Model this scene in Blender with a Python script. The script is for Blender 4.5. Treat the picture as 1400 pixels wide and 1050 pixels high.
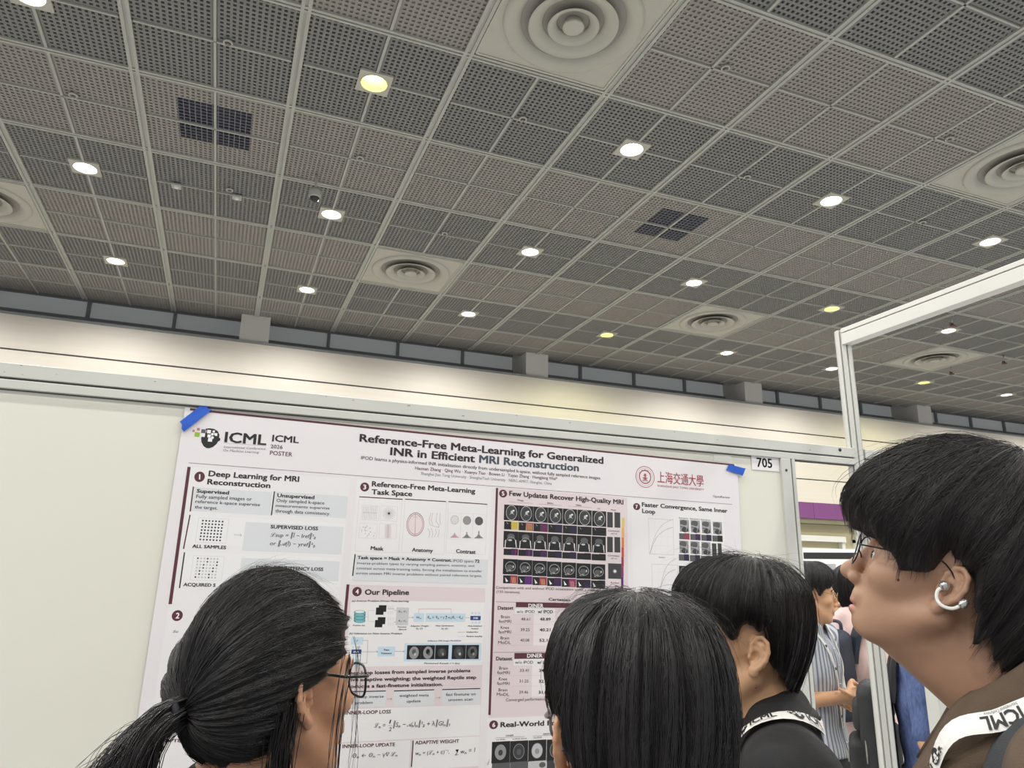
import bpy, math, random
import numpy as np
from mathutils import Vector, Matrix

for o in list(bpy.data.objects):
    bpy.data.objects.remove(o, do_unlink=True)
SC = bpy.context.scene
COL = SC.collection
PI = math.pi

# ------------------------------------------------------------------ camera
cam_data = bpy.data.cameras.new('camera')
cam_data.sensor_fit = 'HORIZONTAL'
cam_data.sensor_width = 36.0
cam_data.lens = 36.0 * 983.24 / 1400.0
cam_data.clip_start = 0.05
cam = bpy.data.objects.new('camera', cam_data)
COL.objects.link(cam)
CAM_Z = 1.62
c_right = Vector((0.92881434, -0.37021449, 0.01565767))
c_up = Vector((-0.10835364, -0.23094936, 0.96691359))
c_fwd = Vector((0.35434929, 0.89977977, 0.25462316))
m = Matrix((c_right, c_up, -c_fwd)).transposed().to_4x4()
m.translation = Vector((0, 0, CAM_Z))
cam.matrix_world = m
SC.camera = cam

# ------------------------------------------------------------------ world, exposure
world = bpy.data.worlds.new('hall_air')
SC.world = world
world.use_nodes = True
bg = world.node_tree.nodes['Background']
bg.inputs[0].default_value = (0.97, 0.98, 1.0, 1)
bg.inputs[1].default_value = 0.64
SC.view_settings.view_transform = 'Standard'
SC.view_settings.look = 'None'
SC.view_settings.exposure = 0.0
SC.view_settings.gamma = 1.0
SC.view_settings.use_curve_mapping = False
LAMP_POWER = 206.0

# ------------------------------------------------------------------ materials
def lin(c):
    return tuple(((v / 255.0) / 12.92 if v / 255.0 <= 0.04045 else ((v / 255.0 + 0.055) / 1.055) ** 2.4) for v in c)

def mat(name, rgb, rough=0.6, metal=0.0, noise=0.0, nscale=20.0, bump=0.0, bscale=200.0, emit=0.0, spec=0.5, stretch=None, alpha=1.0, sss=0.0, coat=0.0):
    M = bpy.data.materials.new(name)
    M.use_nodes = True
    nt = M.node_tree
    b = nt.nodes['Principled BSDF']
    col = (*lin(rgb), 1)
    b.inputs['Base Color'].default_value = col
    b.inputs['Roughness'].default_value = rough
    b.inputs['Metallic'].default_value = metal
    b.inputs['Specular IOR Level'].default_value = spec
    if alpha < 1: b.inputs['Alpha'].default_value = alpha
    if coat: b.inputs['Coat Weight'].default_value = coat
    if sss:
        b.inputs['Subsurface Weight'].default_value = sss
        b.inputs['Subsurface Radius'].default_value = (1.0, 0.4, 0.2)
        b.inputs['Subsurface Scale'].default_value = 0.006
    if emit:
        b.inputs['Emission Color'].default_value = col
        b.inputs['Emission Strength'].default_value = emit
    if noise or bump:
        tc = nt.nodes.new('ShaderNodeTexCoord')
        mp = nt.nodes.new('ShaderNodeMapping')
        nt.links.new(tc.outputs['Object'], mp.inputs['Vector'])
        if stretch: mp.inputs['Scale'].default_value = stretch
    if noise:
        n = nt.nodes.new('ShaderNodeTexNoise')
        n.inputs['Scale'].default_value = nscale
        n.inputs['Detail'].default_value = 5
        nt.links.new(mp.outputs['Vector'], n.inputs['Vector'])
        r = nt.nodes.new('ShaderNodeMapRange')
        r.inputs['From Min'].default_value = 0.25; r.inputs['From Max'].default_value = 0.75
        r.inputs['To Min'].default_value = 1 - noise; r.inputs['To Max'].default_value = 1 + noise
        nt.links.new(n.outputs['Fac'], r.inputs['Value'])
        mx = nt.nodes.new('ShaderNodeVectorMath'); mx.operation = 'SCALE'
        mx.inputs[0].default_value = col[:3]
        nt.links.new(r.outputs['Result'], mx.inputs['Scale'])
        nt.links.new(mx.outputs['Vector'], b.inputs['Base Color'])
    if bump:
        n2 = nt.nodes.new('ShaderNodeTexNoise')
        n2.inputs['Scale'].default_value = bscale
        n2.inputs['Detail'].default_value = 4
        nt.links.new(mp.outputs['Vector'], n2.inputs['Vector'])
        bp = nt.nodes.new('ShaderNodeBump')
        bp.inputs['Strength'].default_value = bump
        bp.inputs['Distance'].default_value = 0.002
        nt.links.new(n2.outputs['Fac'], bp.inputs['Height'])
        nt.links.new(bp.outputs['Normal'], b.inputs['Normal'])
    return M

# ------------------------------------------------------------------ object helpers
def new_mesh(name, V, F, mats, mi=None, parent=None, smooth=False):
    me = bpy.data.meshes.new(name)
    V = np.asarray(V, dtype=np.float32).reshape(-1, 3)
    if isinstance(F, np.ndarray):
        k = F.shape[1]
        me.vertices.add(len(V)); me.vertices.foreach_set('co', V.ravel())
        me.loops.add(F.size); me.loops.foreach_set('vertex_index', F.astype(np.int32).ravel())
        me.polygons.add(len(F))
        me.polygons.foreach_set('loop_start', np.arange(0, F.size, k, dtype=np.int32))
    else:
        me.from_pydata(V.tolist(), [], F)
    for M in (mats if isinstance(mats, (list, tuple)) else [mats]): me.materials.append(M)
    if mi is not None: me.polygons.foreach_set('material_index', np.asarray(mi, dtype=np.int32))
    if smooth: me.polygons.foreach_set('use_smooth', np.ones(len(me.polygons), dtype=bool))
    me.update(calc_edges=True); me.validate()
    o = bpy.data.objects.new(name, me)
    COL.objects.link(o)
    if parent is not None: o.parent = parent
    return o

def tag(o, label=None, cat=None, group=None, kind=None):
    if label: o['label'] = label
    if cat: o['category'] = cat
    if group: o['group'] = group
    if kind: o['kind'] = kind
    return o

def thing(name, label, cat, loc=(0, 0, 0), rz=0.0, group=None):
    o = bpy.data.objects.new(name, None)
    o.empty_display_size = 0.1
    COL.objects.link(o)
    o.location = loc; o.rotation_euler = (0, 0, rz)
    return tag(o, label, cat, group)

def dup(root, loc, label=None, group=None, swap=None):
    r = root.copy(); COL.objects.link(r); r.location = loc
    if label: r['label'] = label
    if group: r['group'] = group
    for ch in list(root.children):
        c = ch.copy(); COL.objects.link(c); c.parent = r
        for g in ch.children:
            d = g.copy(); COL.objects.link(d); d.parent = c
    return r

class MB:
    """collects shapes that become ONE mesh"""
    def __init__(s): s.V = []; s.F = []; s.I = []; s.S = []
    def add(s, V, F, mi=0, sm=False):
        b = len(s.V); s.V += [tuple(v) for v in V]
        s.F += [[i + b for i in f] for f in F]; s.I += [mi] * len(F); s.S += [sm] * len(F)
        return s
    def box(s, x0, x1, y0, y1, z0, z1, mi=0):
        V = [(x, y, z) for z in (z0, z1) for y in (y0, y1) for x in (x0, x1)]
        return s.add(V, [(0, 2, 3, 1), (4, 5, 7, 6), (0, 1, 5, 4), (2, 6, 7, 3), (0, 4, 6, 2), (1, 3, 7, 5)], mi)
    def prism(s, pts, z0, z1, mi=0, axis='z'):
        n = len(pts)
        def P(a, b, c): return {'z': (a, b, c), 'x': (c, a, b), 'y': (a, c, b)}[axis]
        V = [P(a, b, z0) for a, b in pts] + [P(a, b, z1) for a, b in pts]
        return s.add(V, [tuple(range(n))[::-1], tuple(range(n, 2 * n))] + [(i, (i + 1) % n, n + (i + 1) % n, n + i) for i in range(n)], mi)
    def lathe(s, prof, n=32, c=(0, 0, 0), mi=0, sm=True, cap=False):
        V = []; F = []
        for r, z in prof:
            for k in range(n):
                a = 2 * PI * k / n
                V.append((c[0] + r * math.cos(a), c[1] + r * math.sin(a), c[2] + z))
        for i in range(len(prof) - 1):
            for k in range(n):
                F.append((i * n + k, i * n + (k + 1) % n, (i + 1) * n + (k + 1) % n, (i + 1) * n + k))
        if cap: F.append(tuple(range(n))[::-1]); F.append(tuple((len(prof) - 1) * n + k for k in range(n)))
        return s.add(V, F, mi, sm)
    def tube(s, pts, rad, n=8, mi=0, closed=False, flat=None):
        pts = [Vector(p) for p in pts]; N = len(pts)
        if not hasattr(rad, '__len__'): rad = [rad] * N
        V = []; F = []; ref = None
        for i, p in enumerate(pts):
            a = pts[(i - 1) % N] if (i or closed) else pts[0]
            b = pts[(i + 1) % N] if (i < N - 1 or closed) else pts[-1]
            t = (b - a).normalized()
            if ref is None: ref = t.orthogonal()
            ref = (ref - t * ref.dot(t)).normalized(); bi = t.cross(ref)
            for k in range(n):
                q = 2 * PI * k / n
                V.append(p + (ref * math.cos(q) + bi * math.sin(q)) * rad[i])
        for i in range(N if closed else N - 1):
            j = (i + 1) % N
            for k in range(n):
                F.append((i * n + k, i * n + (k + 1) % n, j * n + (k + 1) % n, j * n + k))
        if not closed: F.append(tuple(range(n))[::-1]); F.append(tuple((N - 1) * n + k for k in range(n)))
        return s.add(V, F, mi, True)
    def build(s, name, mats, parent=None):
        o = new_mesh(name, s.V, s.F, mats, s.I, parent)
        o.data.polygons.foreach_set('use_smooth', s.S)
        return o

def bevel(o, w, seg=2):
    b = o.modifiers.new('bevel', 'BEVEL'); b.width = w; b.segments = seg; b.limit_method = 'ANGLE'
    return o

# printed lettering: flat mesh of a string, cached text datablock
_txt = bpy.data.curves.new('lettering', 'FONT')
_txt.resolution_u = 2
def text_mesh(body, bold=0.0, shear=0.0):
    """bold: width in ems by which every stroke is thickened (shifted copies)"""
    _txt.body = body; _txt.offset = 0.0; _txt.shear = shear
    o = bpy.data.objects.new('lettering', _txt); COL.objects.link(o)
    dg = bpy.context.evaluated_depsgraph_get(); dg.update()
    me = bpy.data.meshes.new_from_object(o.evaluated_get(dg))
    V = np.array([v.co[:2] for v in me.vertices]).reshape(-1, 2)
    F = [tuple(p.vertices) for p in me.polygons]
    bpy.data.objects.remove(o); bpy.data.meshes.remove(me)
    if bold and len(V):
        n = len(V); W = []; G = []
        sh = [(bold * i / 3 - bold / 2, j * bold * 0.28) for i in range(4) for j in ((0,) if bold < 0.03 else (-1, 1))]
        for k, (dx, dy) in enumerate(sh):
            W.append(V + (dx, dy)); G += [tuple(i + k * n for i in f) for f in F]
        V, F = np.concatenate(W), G
        text_mesh.copies = len(sh)
    else: text_mesh.copies = 1
    return V, F

# ------------------------------------------------------------------ the hall
MOD = 1.5                      # ceiling module
U0, V0 = 0.204, 7.119          # where module (0, 0) starts
CEIL = 6.41
def cu(u): return u * MOD + U0
def cv(v): return v * MOD + V0
WALL_Y = 14.2
GLAZE_Y = 15.08
UA, UB = -6, 17                # modules built across
VA = -7
m_bar = mat('ceiling_bar_paint', (174, 174, 165), 0.55)
m_egg_shaded = mat('open_louvre_shaded', (125, 125, 121), 0.7)  # same louvre in every row; shade of the open rows put into the colour
m_egg_lit = mat('backed_louvre_lit', (147, 142, 135), 0.7)  # paler copy of that louvre, for the brighter look under backing
m_back = mat('panel_backing', (150, 145, 138), 0.8)
m_plenum = mat('plenum_grey', (72, 72, 71), 0.9)
m_ceilwhite = mat('ceiling_white_metal', (182, 179, 166), 0.5, noise=0.03, nscale=3)
m_floor = mat('hall_floor', (163, 164, 168), 0.5, noise=0.06, nscale=2)
m_wall = mat('beige_wall_panel', (226, 218, 204), 0.55, noise=0.035, nscale=1.2, stretch=(0.4, 1, 14))
m_seam = mat('wall_seam', (70, 66, 60), 0.8)
m_purple = mat('purple_band', (128, 70, 128), 0.5)
m_frame = mat('dark_glazing_bar', (140, 142, 142), 0.5)
m_glaze = mat('clerestory_pane_glow', (205, 208, 208), 0.25, emit=0.12)  # faint emission added so the panes look brighter in their recess
m_column = mat('column_paint', (205, 202, 196), 0.6)
m_olive = mat('wall_below_band', (196, 186, 150), 0.55, noise=0.03, nscale=2)
m_white = mat('white_trim', (225, 224, 216), 0.5)

fl = MB(); fl.box(-30, 34, -16, 15.5, -0.1, 0); tag(fl.build('floor', m_floor), kind='structure')

# ceiling: slab of the void above, the bars, the open louvre cells, the backing of the pale rows
ce = MB()
x0, x1, y0, y1 = cu(UA), cu(UB), cv(VA), 14.55
ce.box(x0, x1, y0, GLAZE_Y + 0.1, CEIL + 0.75, CEIL + 0.85)
ceiling = tag(ce.build('ceiling', m_plenum), kind='structure')
VB = (y1 - V0) / MOD
diff_cells = {(1 + 4 * i, 2 + 4 * j) for i in range(-2, 4) for j in (-2, -1, 0)}
bars = MB()
LAMP_CUT = 0.158
def vbar(x, w, z0=-0.012, z1=0.03, ya=y0, yb=y1): bars.box(x - w / 2, x + w / 2, ya, yb, CEIL + z0, CEIL + z1)
def ubar(y, w, z0=-0.0112, z1=0.0292): bars.box(x0, x1, y - w / 2, y + w / 2, CEIL + z0, CEIL + z1)
for u in range(UA, UB + 1):
    vbar(cu(u) - 0.030, 0.032); vbar(cu(u) + 0.030, 0.032); vbar(cu(u), 0.030, 0.002, 0.03)
for u in range(UA, UB):
    for v in range(VA, int(VB) + 1):
        if (u, v) in diff_cells: continue
        ya, yb = cv(v) + 0.04, min(cv(v + 1) - 0.04, y1)
        lamp = u % 2 == 0 and v % 2 == 1 and v <= 3
        yc, xc = cv(v + .5), cu(u + .5)
        for a, b in (((ya, yc - LAMP_CUT), (yc + LAMP_CUT, yb)) if lamp else ((ya, yb),)): vbar(xc, 0.026, -0.008, 0.028, a, b)
        if yc < y1:
            for a, b in (((cu(u) + 0.06, xc - LAMP_CUT), (xc + LAMP_CUT, cu(u + 1) - 0.06)) if lamp else ((cu(u) + 0.06, cu(u + 1) - 0.06),)):
                bars.box(a, b, yc - 0.009, yc + 0.009, CEIL - 0.008, CEIL + 0.028)
for v in range(VA, int(VB) + 1):
    ubar(cv(v) - 0.023, 0.025); ubar(cv(v) + 0.023, 0.025); ubar(cv(v), 0.024, 0.0030, 0.0292)
bars.build('ceiling_grid', m_bar, ceiling)

# louvre slats, vectorised: every tile 13 + 13 slats, open upwards
NS = 13
SLAT = 0.0122
QV = []; QM = []; ROW = [0]
def slat_x(xa, xb, y, t, za, zb):    # runs along x
    QM.extend(ROW * 3)
    QV.append([(xa, y - t, za), (xb, y - t, za), (xb, y + t, za), (xa, y + t, za)])
    QV.append([(xa, y - t, za), (xa, y - t, zb), (xb, y - t, zb), (xb, y - t, za)])
    QV.append([(xa, y + t, za), (xb, y + t, za), (xb, y + t, zb), (xa, y + t, zb)])
def slat_y(x, ya, yb, t, za, zb):
    QM.extend(ROW * 3)
    QV.append([(x - t, ya, za), (x - t, yb, za), (x + t, yb, za), (x + t, ya, za)])
    QV.append([(x - t, ya, za), (x - t, ya, zb), (x - t, yb, zb), (x - t, yb, za)])
    QV.append([(x + t, ya, za), (x + t, yb, za), (x + t, yb, zb), (x + t, ya, zb)])
VLOW = -5
holes = {(-1, 0), (3, 0)}
for u in range(UA, UB):
    for v in range(VLOW, int(VB) + 1):
        if (u, v) in diff_cells: continue
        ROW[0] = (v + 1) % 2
        for hu in (0, 1):
            for hv in (0, 1):
                xa, xb = cu(u + hu / 2) + 0.03, cu(u + hu / 2 + .5) - 0.03
                ya, yb = cv(v + hv / 2) + 0.03, cv(v + hv / 2 + .5) - 0.03
                if ya >= y1: continue
                lamp = u % 2 == 0 and v % 2 == 1 and v <= 3
                xc, yc = cu(u + .5), cv(v + .5)
                for k in range(NS + 1):
                    f = k / NS
                    yy = ya + (yb - ya) * f; xx = xa + (xb - xa) * f
                    a, b, c, d = xa, xb, ya, min(yb, y1)
                    if lamp and abs(yy - yc) < LAMP_CUT: a, b = (a, xc - LAMP_CUT) if hu == 0 else (xc + LAMP_CUT, b)
                    if lamp and abs(xx - xc) < LAMP_CUT: c, d = (c, yc - LAMP_CUT) if hv == 0 else (yc + LAMP_CUT, d)
                    if (u, v) in holes:      # the louvre stops round a return opening
                        ho = (cu(u + .25), cu(u + .75), cv(v + .2), cv(v + .73))
                        if ho[2] < yy < ho[3]: a, b = (a, ho[0]) if hu == 0 else (ho[1], b)
                        if ho[0] < xx < ho[1]: c, d = (c, ho[2]) if hv == 0 else (ho[3], d)
                    zt = CEIL + (0.06 if v % 2 else 0.024)
                    if yy < y1: slat_x(a, b, yy, SLAT, CEIL + 0.010, zt)
                    slat_y(xx, c, d, SLAT, CEIL + 0.0105, zt)
QV = np.array(QV, dtype=np.float32).reshape(-1, 3)
new_mesh('louvre_panel', QV, np.arange(len(QV), dtype=np.int32).reshape(-1, 4), [m_egg_shaded, m_egg_lit], QM, parent=ceiling)
# backing boards close above the louvre in every second row; two of them are cut out for return air
bk = MB()
for v in range(VLOW, int(VB) + 1):
    if v % 2: continue
    for u in range(UA, UB):
        xa, xb, ya, yb = cu(u), cu(u + 1), cv(v), min(cv(v + 1), y1)
        za, zb = CEIL + 0.0245, CEIL + 0.034
        if (u, v) in holes:
            hx0, hx1, hy0, hy1 = xa + .25 * MOD, xb - .25 * MOD, ya + .2 * MOD, yb - .27 * MOD
            bk.box(xa, hx0, ya, yb, za, zb); bk.box(hx1, xb, ya, yb, za, zb)
            bk.box(hx0, hx1, ya, hy0, za, zb); bk.box(hx0, hx1, hy1, yb, za, zb)
        else:
            bk.box(xa, xb, ya, yb, za, zb)
bk.build('panel_backing', m_back, ceiling)
ho0 = None
for (u, v), w in (((-1, 0), 'upper left, left of the yellow lamp'), ((3, 0), 'right of centre, below the brightest white lamp')):
    lb = 'dark return air opening in ceiling, ' + w
    loc = (cu(u + .25), cv(v + .2), CEIL)
    if ho0 is None:
        ho0 = thing('return_air_grille', lb, 'air vent', loc, 0, 'dark return air openings')
        wx, wy = .5 * MOD, .53 * MOD
        q = MB(); q.box(0, wx, 0, wy, .30, .31); q.box(0, .004, 0, wy, .03, .31); q.box(wx - .004, wx, 0, wy, .03, .31); q.box(0, wx, 0, .004, .03, .31); q.box(0, wx, wy - .004, wy, .03, .31); q.build('duct', mat('return_duct_shade', (66, 70, 84), .8), ho0)  # dark-coloured box added above the opening, its colour stands for shade
        q = MB()
        for k in range(14): q.box(k * wx / 13 - .0045, k * wx / 13 + .0045, 0, wy, .010, .030); q.box(0, wx, k * wy / 13 - .0045, k * wy / 13 + .0045, .0105, .0295)
        q.build('louvre', mat('return_louvre', (112, 113, 120), .6), ho0)
    else: dup(ho0, loc, lb)

# far wall: beige panelling with seams, the purple band, recess and framed shutters under it
def jz(z): return z
wl = MB()
X0, X1 = -24, 34
for za, zb in ((3.467, 4.032), (4.060, 5.205), (5.235, 5.84)):
    wl.box(X0, X1, WALL_Y, WALL_Y + 0.9, za, zb)
wl.box(X0, X1, WALL_Y + 0.012, WALL_Y + 0.9, 3.46, 5.83, 1)
wl.box(X0, X1, WALL_Y - 0.02, WALL_Y + 0.9, 5.84, 5.885, 2)
wall_far = tag(wl.build('wall_far', [m_wall, m_seam, m_frame]), kind='structure')
pb = MB()
x = X0
while x < X1:
    pb.box(x + 0.004, x + 1.8 - 0.004, WALL_Y - 0.006, WALL_Y + 0.3, 3.07, 3.466); x += 1.8
tag(pb.build('trim_1', m_purple), kind='structure')
lo = MB()
lo.box(X0, X1, WALL_Y + 0.30, WALL_Y + 0.6, 0, 3.30)
lo.box(X0, X1, WALL_Y + 0.02, WALL_Y + 0.30, 2.95, 3.07, 1)
lo.build('wall_far_base', [m_olive, mat('soffit', (128, 122, 98), 0.7)], wall_far)
dr = MB()
xx = 9.3
while xx < 24:
    for a, b, c, d, y in ((xx, xx + 5.6, 2.52, 2.66, .12), (xx + .1, xx + 5.5, 2.31, 2.36, .2), (xx + .55, xx + 5.1, 2.17, 2.21, .22), (xx + .7, xx + 5.0, 2.05, 2.08, .24)):
        dr.box(a, b, WALL_Y + y, WALL_Y + 0.3, c, d)
    for a in (xx, xx + 5.5): dr.box(a, a + .1, WALL_Y + .16, WALL_Y + .3, 0, 2.6)
    for a in (xx + .55, xx + 5.06): dr.box(a, a + .05, WALL_Y + .22, WALL_Y + .3, 0, 2.2)
    xx += 6.0
tag(dr.build('door_1', m_white), kind='structure')
# clerestory: panes in dark bars, columns in front
cl = MB()
cl.box(X0, X1, GLAZE_Y, GLAZE_Y + 0.05, 5.83, 6.60, 1)
cl.box(X0, X1, GLAZE_Y - 0.05, GLAZE_Y + 0.04, 6.53, 7.2, 0)
cl.box(X0, X1, GLAZE_Y - 0.06, GLAZE_Y + 0.04, 6.13, 6.205, 0)
for k in range(-15, 23):
    if k % 4: cl.box(0.2 + 1.5 * k - 0.032, 0.2 + 1.5 * k + 0.032, GLAZE_Y - 0.07, GLAZE_Y + 0.03, 5.85, 6.60, 0)
tag(cl.build('window_1', [m_frame, m_glaze]), kind='structure')
for k in range(-3, 6):
    c = MB(); c.box(0.2 + 6 * k - 0.27, 0.2 + 6 * k + 0.27, WALL_Y + 0.02, GLAZE_Y, 5.885, CEIL + 0.25)
    tag(c.build('column', m_column), kind='structure')

# ------------------------------------------------------------------ ceiling fittings
m_can = mat('lamp_reflector', (236, 234, 226), 0.3)
m_canw = mat('lamp_reflector_warm', (242, 240, 158), 0.3)
def emitter(name, rgb, s):
    M = bpy.data.materials.new(name); M.use_nodes = True; nt = M.node_tree; nt.nodes.clear()
    e = nt.nodes.new('ShaderNodeEmission'); e.inputs[0].default_value = (*rgb, 1); e.inputs[1].default_value = s
    nt.links.new(e.outputs[0], nt.nodes.new('ShaderNodeOutputMaterial').inputs[0]); return M
m_lampw = emitter('lamp_white', (1, 0.98, 0.93), 30)
m_lampy = emitter('lamp_yellowish', (1, 1, 0.66), 6)
def make_lamp(kind):
    warm = kind == 'warm'
    t = thing('downlight', 'downlight', 'ceiling light')
    f = MB()
    R = 0.135; H = 0.165
    ring = [(R * math.cos(2 * PI * k / 32), R * math.sin(2 * PI * k / 32)) for k in range(32)]
    V = [(a, b, -0.016) for a, b in ring]; F = []
    sq = []
    for a, b in ring:
        s = H / max(abs(a), abs(b)); sq.append((a * s, b * s, -0.016))
    V += sq; V += [(a, b, 0.01) for a, b, _ in sq]
    for k in range(32):
        j = (k + 1) % 32
        F.append((k, 32 + k, 32 + j, j)); F.append((32 + k, 64 + k, 64 + j, 32 + j))
    f.add(V, F)
    f.build('frame', m_ceilwhite, t)
    r = MB(); r.lathe([(R, -0.018), (R - 0.004, -0.02), (R - 0.012, 0.02), (R - 0.030, 0.085), (R - 0.030, 0.15), (0.001, 0.155)], 32)
    r.build('reflector', m_canw if warm else m_can, t)
    e = MB(); e.lathe([(0.001, 0.066), (0.05, 0.068), (0.092, 0.082), (0.104, 0.098)], 32)
    e.build('bulb', m_lampy if warm else m_lampw, t)
    L = bpy.data.lights.new('lamp_glow', 'SPOT')
    L.energy = LAMP_POWER * (0.75 if warm else 1.0)
    L.color = (1, 0.99, 0.66) if warm else (1, 0.985, 0.955)
    L.spot_size = math.radians(158); L.spot_blend = 0.48; L.shadow_soft_size = 0.10
    lo_ = bpy.data.objects.new('lamp_glow', L); COL.objects.link(lo_); lo_.parent = t
    lo_.location = (0, 0, -0.03)
    return t
proto_w, proto_y = make_lamp('cool'), make_lamp('warm')
warm_at = {(0, -1), (4, 3), (6, 1), (10, 3), (-2, -7), (2, -5)}
order = {-3: 'first', -1: 'second', 1: 'third', 3: 'fourth'}
names_v = {3: 'in the row nearest the far wall', 1: 'in the second row from the far wall', -1: 'in the third row from the far wall', -3: 'at the top edge of the photo'}
done = {}
for v in (-7, -5, -3, -1, 1, 3):
    n = 0
    for u in range(-6, 16, 2):
        vis = {3: -2 <= u <= 12, 1: -2 <= u <= 8, -1: -2 <= u <= 6, -3: u == 2}.get(v, False)
        warm = (u, v) in warm_at
        if vis:
            n += 1
            lab = ('yellowish' if warm else 'white') + ' downlight ' + names_v[v] + ', ' + ['leftmost', 'second', 'third', 'fourth', 'fifth', 'sixth', 'seventh', 'eighth'][n - 1] + ('' if n == 1 else ' from left')
        else:
            lab = 'round ceiling downlight outside the view, further along the hall'
        key = 'y' if warm else 'w'
        pr_ = proto_y if warm else proto_w
        loc = (cu(u + .5), cv(v + .5), CEIL)
        if key not in done:
            pr_.location = loc; pr_['label'] = lab; pr_['group'] = 'recessed ceiling downlights'; done[key] = 1
        else:
            dup(pr_, loc, lab, 'recessed ceiling downlights')

def make_diffuser():
    t = thing('air_diffuser', 'x', 'air vent')
    p = MB()
    H = MOD / 2 - 0.065; R = 0.61
    ring = [(math.cos(2 * PI * k / 48), math.sin(2 * PI * k / 48)) for k in range(48)]
    V = []; F = []
    for a, b in ring: V.append((a * R, b * R, -0.004))
    for a, b in ring:
        s = H / max(abs(a), abs(b)); V.append((a * s, b * s, -0.004))
    for k in range(48): F.append((k, 48 + k, 48 + (k + 1) % 48, (k + 1) % 48))
    p.add(V, F)
    for a in (-H, H): p.box(a - 0.012, a + 0.012, -H, H, -0.012, 0.02); p.box(-H, H, a - 0.012, a + 0.012, -0.012, 0.02)
    p.build('plate', m_ceilwhite, t)
    for nm, prof in (('rim', [(0.635, -0.006), (0.625, -0.03), (0.59, -0.036), (0.535, -0.022), (0.50, -0.004), (0.475, 0.025)]),
                     ('cone', [(0.405, -0.038), (0.398, -0.044), (0.34, -0.020), (0.285, 0.010), (0.262, 0.035), (0.268, 0.038), (0.29, 0.018), (0.345, -0.010), (0.405, -0.038)]),
                     ('cone', [(0.232, -0.045), (0.226, -0.050), (0.19, -0.030), (0.155, -0.004), (0.142, 0.025), (0.148, 0.028), (0.162, 0.004), (0.195, -0.022), (0.232, -0.045)]),
                     ('core', [(0.001, -0.052), (0.085, -0.052), (0.098, -0.046), (0.09, -0.02), (0.075, 0.02)])):
        q = MB(); q.lathe(prof, 48); q.build(nm, m_ceilwhite, t)
    d = MB(); d.lathe([(0.001, 0.24), (0.46, 0.24), (0.474, 0.024)], 32); d.build('duct', mat('duct_shade', (26, 27, 30), 0.8), t)  # near-black colour paints the shade of a deep throat
    return t
dif = make_diffuser()
dl = {(1, -2): 'large round air diffuser in square plate at the top edge of the photo', (1, 2): 'round air diffuser in square plate left of centre, above the far wall', (5, 2): 'round air diffuser in square plate right of centre, left of the overhead beam',
      (9, 2): 'round air diffuser in square plate seen under the overhead beam', (-3, 2): 'round air diffuser cut by the left edge of the photo', (5, -2): 'round air diffuser cut by the right edge, above the overhead beam'}
for i, ((u, v), lb) in enumerate(dl.items()):
    loc = (cu(u + .5), cv(v + .5), CEIL)
    if i == 0: dif.location = loc; dif['label'] = lb; dif['group'] = 'round ceiling air diffusers'
    else: dup(dif, loc, lb, 'round ceiling air diffusers')

m_chrome = mat('sprinkler_metal', (170, 168, 160), 0.4, 0.5)
m_brown = mat('sprinkler_drop_brown', (110, 80, 70), 0.6)
sp = [(1.54, -.53, 'between the top diffuser and the white lamp'), (-.46, -.53, 'near the top left, left of the yellow lamp'), (-1.46, .45, 'left of the left dark return opening'), (.54, .45, 'below the yellow lamp'),
      (3.54, -.53, 'between the two brightest lamps right of centre'), (5.53, -.53, 'right of the bright lamp on the right'), (2.54, -1.54, 'right of the top diffuser'), (4.56, -1.55, 'above the bright lamp on the right'), (-.42, 1.40, 'beside the small square box on the left'), (1.54, 1.45, 'above the diffuser left of centre')]
s0 = None
for u, v, w in sp:
    loc = (cu(u) + 0.055, cv(v), CEIL - 0.01)
    lb = 'small round sprinkler head in ceiling ' + w
    if s0 is None:
        s0 = thing('sprinkler', lb, 'sprinkler', loc, 0, 'flush sprinkler heads')
        q = MB(); q.lathe([(0.045, 0.0), (0.045, -0.012), (0.032, -0.016), (0.028, -0.008)], 20); q.build('collar', m_ceilwhite, s0)
        q = MB(); q.lathe([(0.014, 0.0), (0.014, -0.025), (0.02, -0.028), (0.001, -0.03)], 12); q.build('nozzle', m_frame, s0)
    else: dup(s0, loc, lb)
d0 = None
for u, v, w in ((8.05, 1.11, 'above the lamp under the beam'), (10.04, 2.66, 'in front of the diffuser under the beam'), (10.2, 1.95, 'near the right edge under the beam')):
    loc = (cu(u), cv(v), CEIL)
    lb = 'brown hanging sprinkler drop ' + w
    if d0 is None:
        d0 = thing('sprinkler_drop', lb, 'sprinkler', loc, 0, 'hanging sprinkler drops')
        q = MB(); q.tube([(0, 0, 0.02), (0, 0, -0.14)], 0.014); q.build('pipe', m_chrome, d0)
        q = MB(); q.lathe([(0.018, -0.14), (0.02, -0.18), (0.05, -0.185), (0.055, -0.2), (0.012, -0.205)], 14)
        q.box(-0.06, -0.03, -0.01, 0.01, -0.20, -0.14); q.build('nozzle', m_brown, d0)
    else: dup(d0, loc, lb)
t = thing('security_camera', 'small grey dome camera hanging on a short rod below the ceiling', 'camera', (cu(.29), cv(.87), CEIL))
q = MB(); q.tube([(0, 0, 0.05), (0, 0, -0.20)], 0.016); q.build('rod', m_bar, t)
q = MB(); q.lathe([(0.07, -0.20), (0.075, -0.23), (0.07, -0.30), (0.06, -0.31)], 24, cap=True); q.build('housing', m_bar, t)
q = MB(); q.lathe([(0.06, -0.30), (0.055, -0.33), (0.035, -0.355), (0.001, -0.362)], 20); q.build('dome', mat('dark_dome', (40, 42, 46), 0.15), t)
b0 = None
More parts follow.
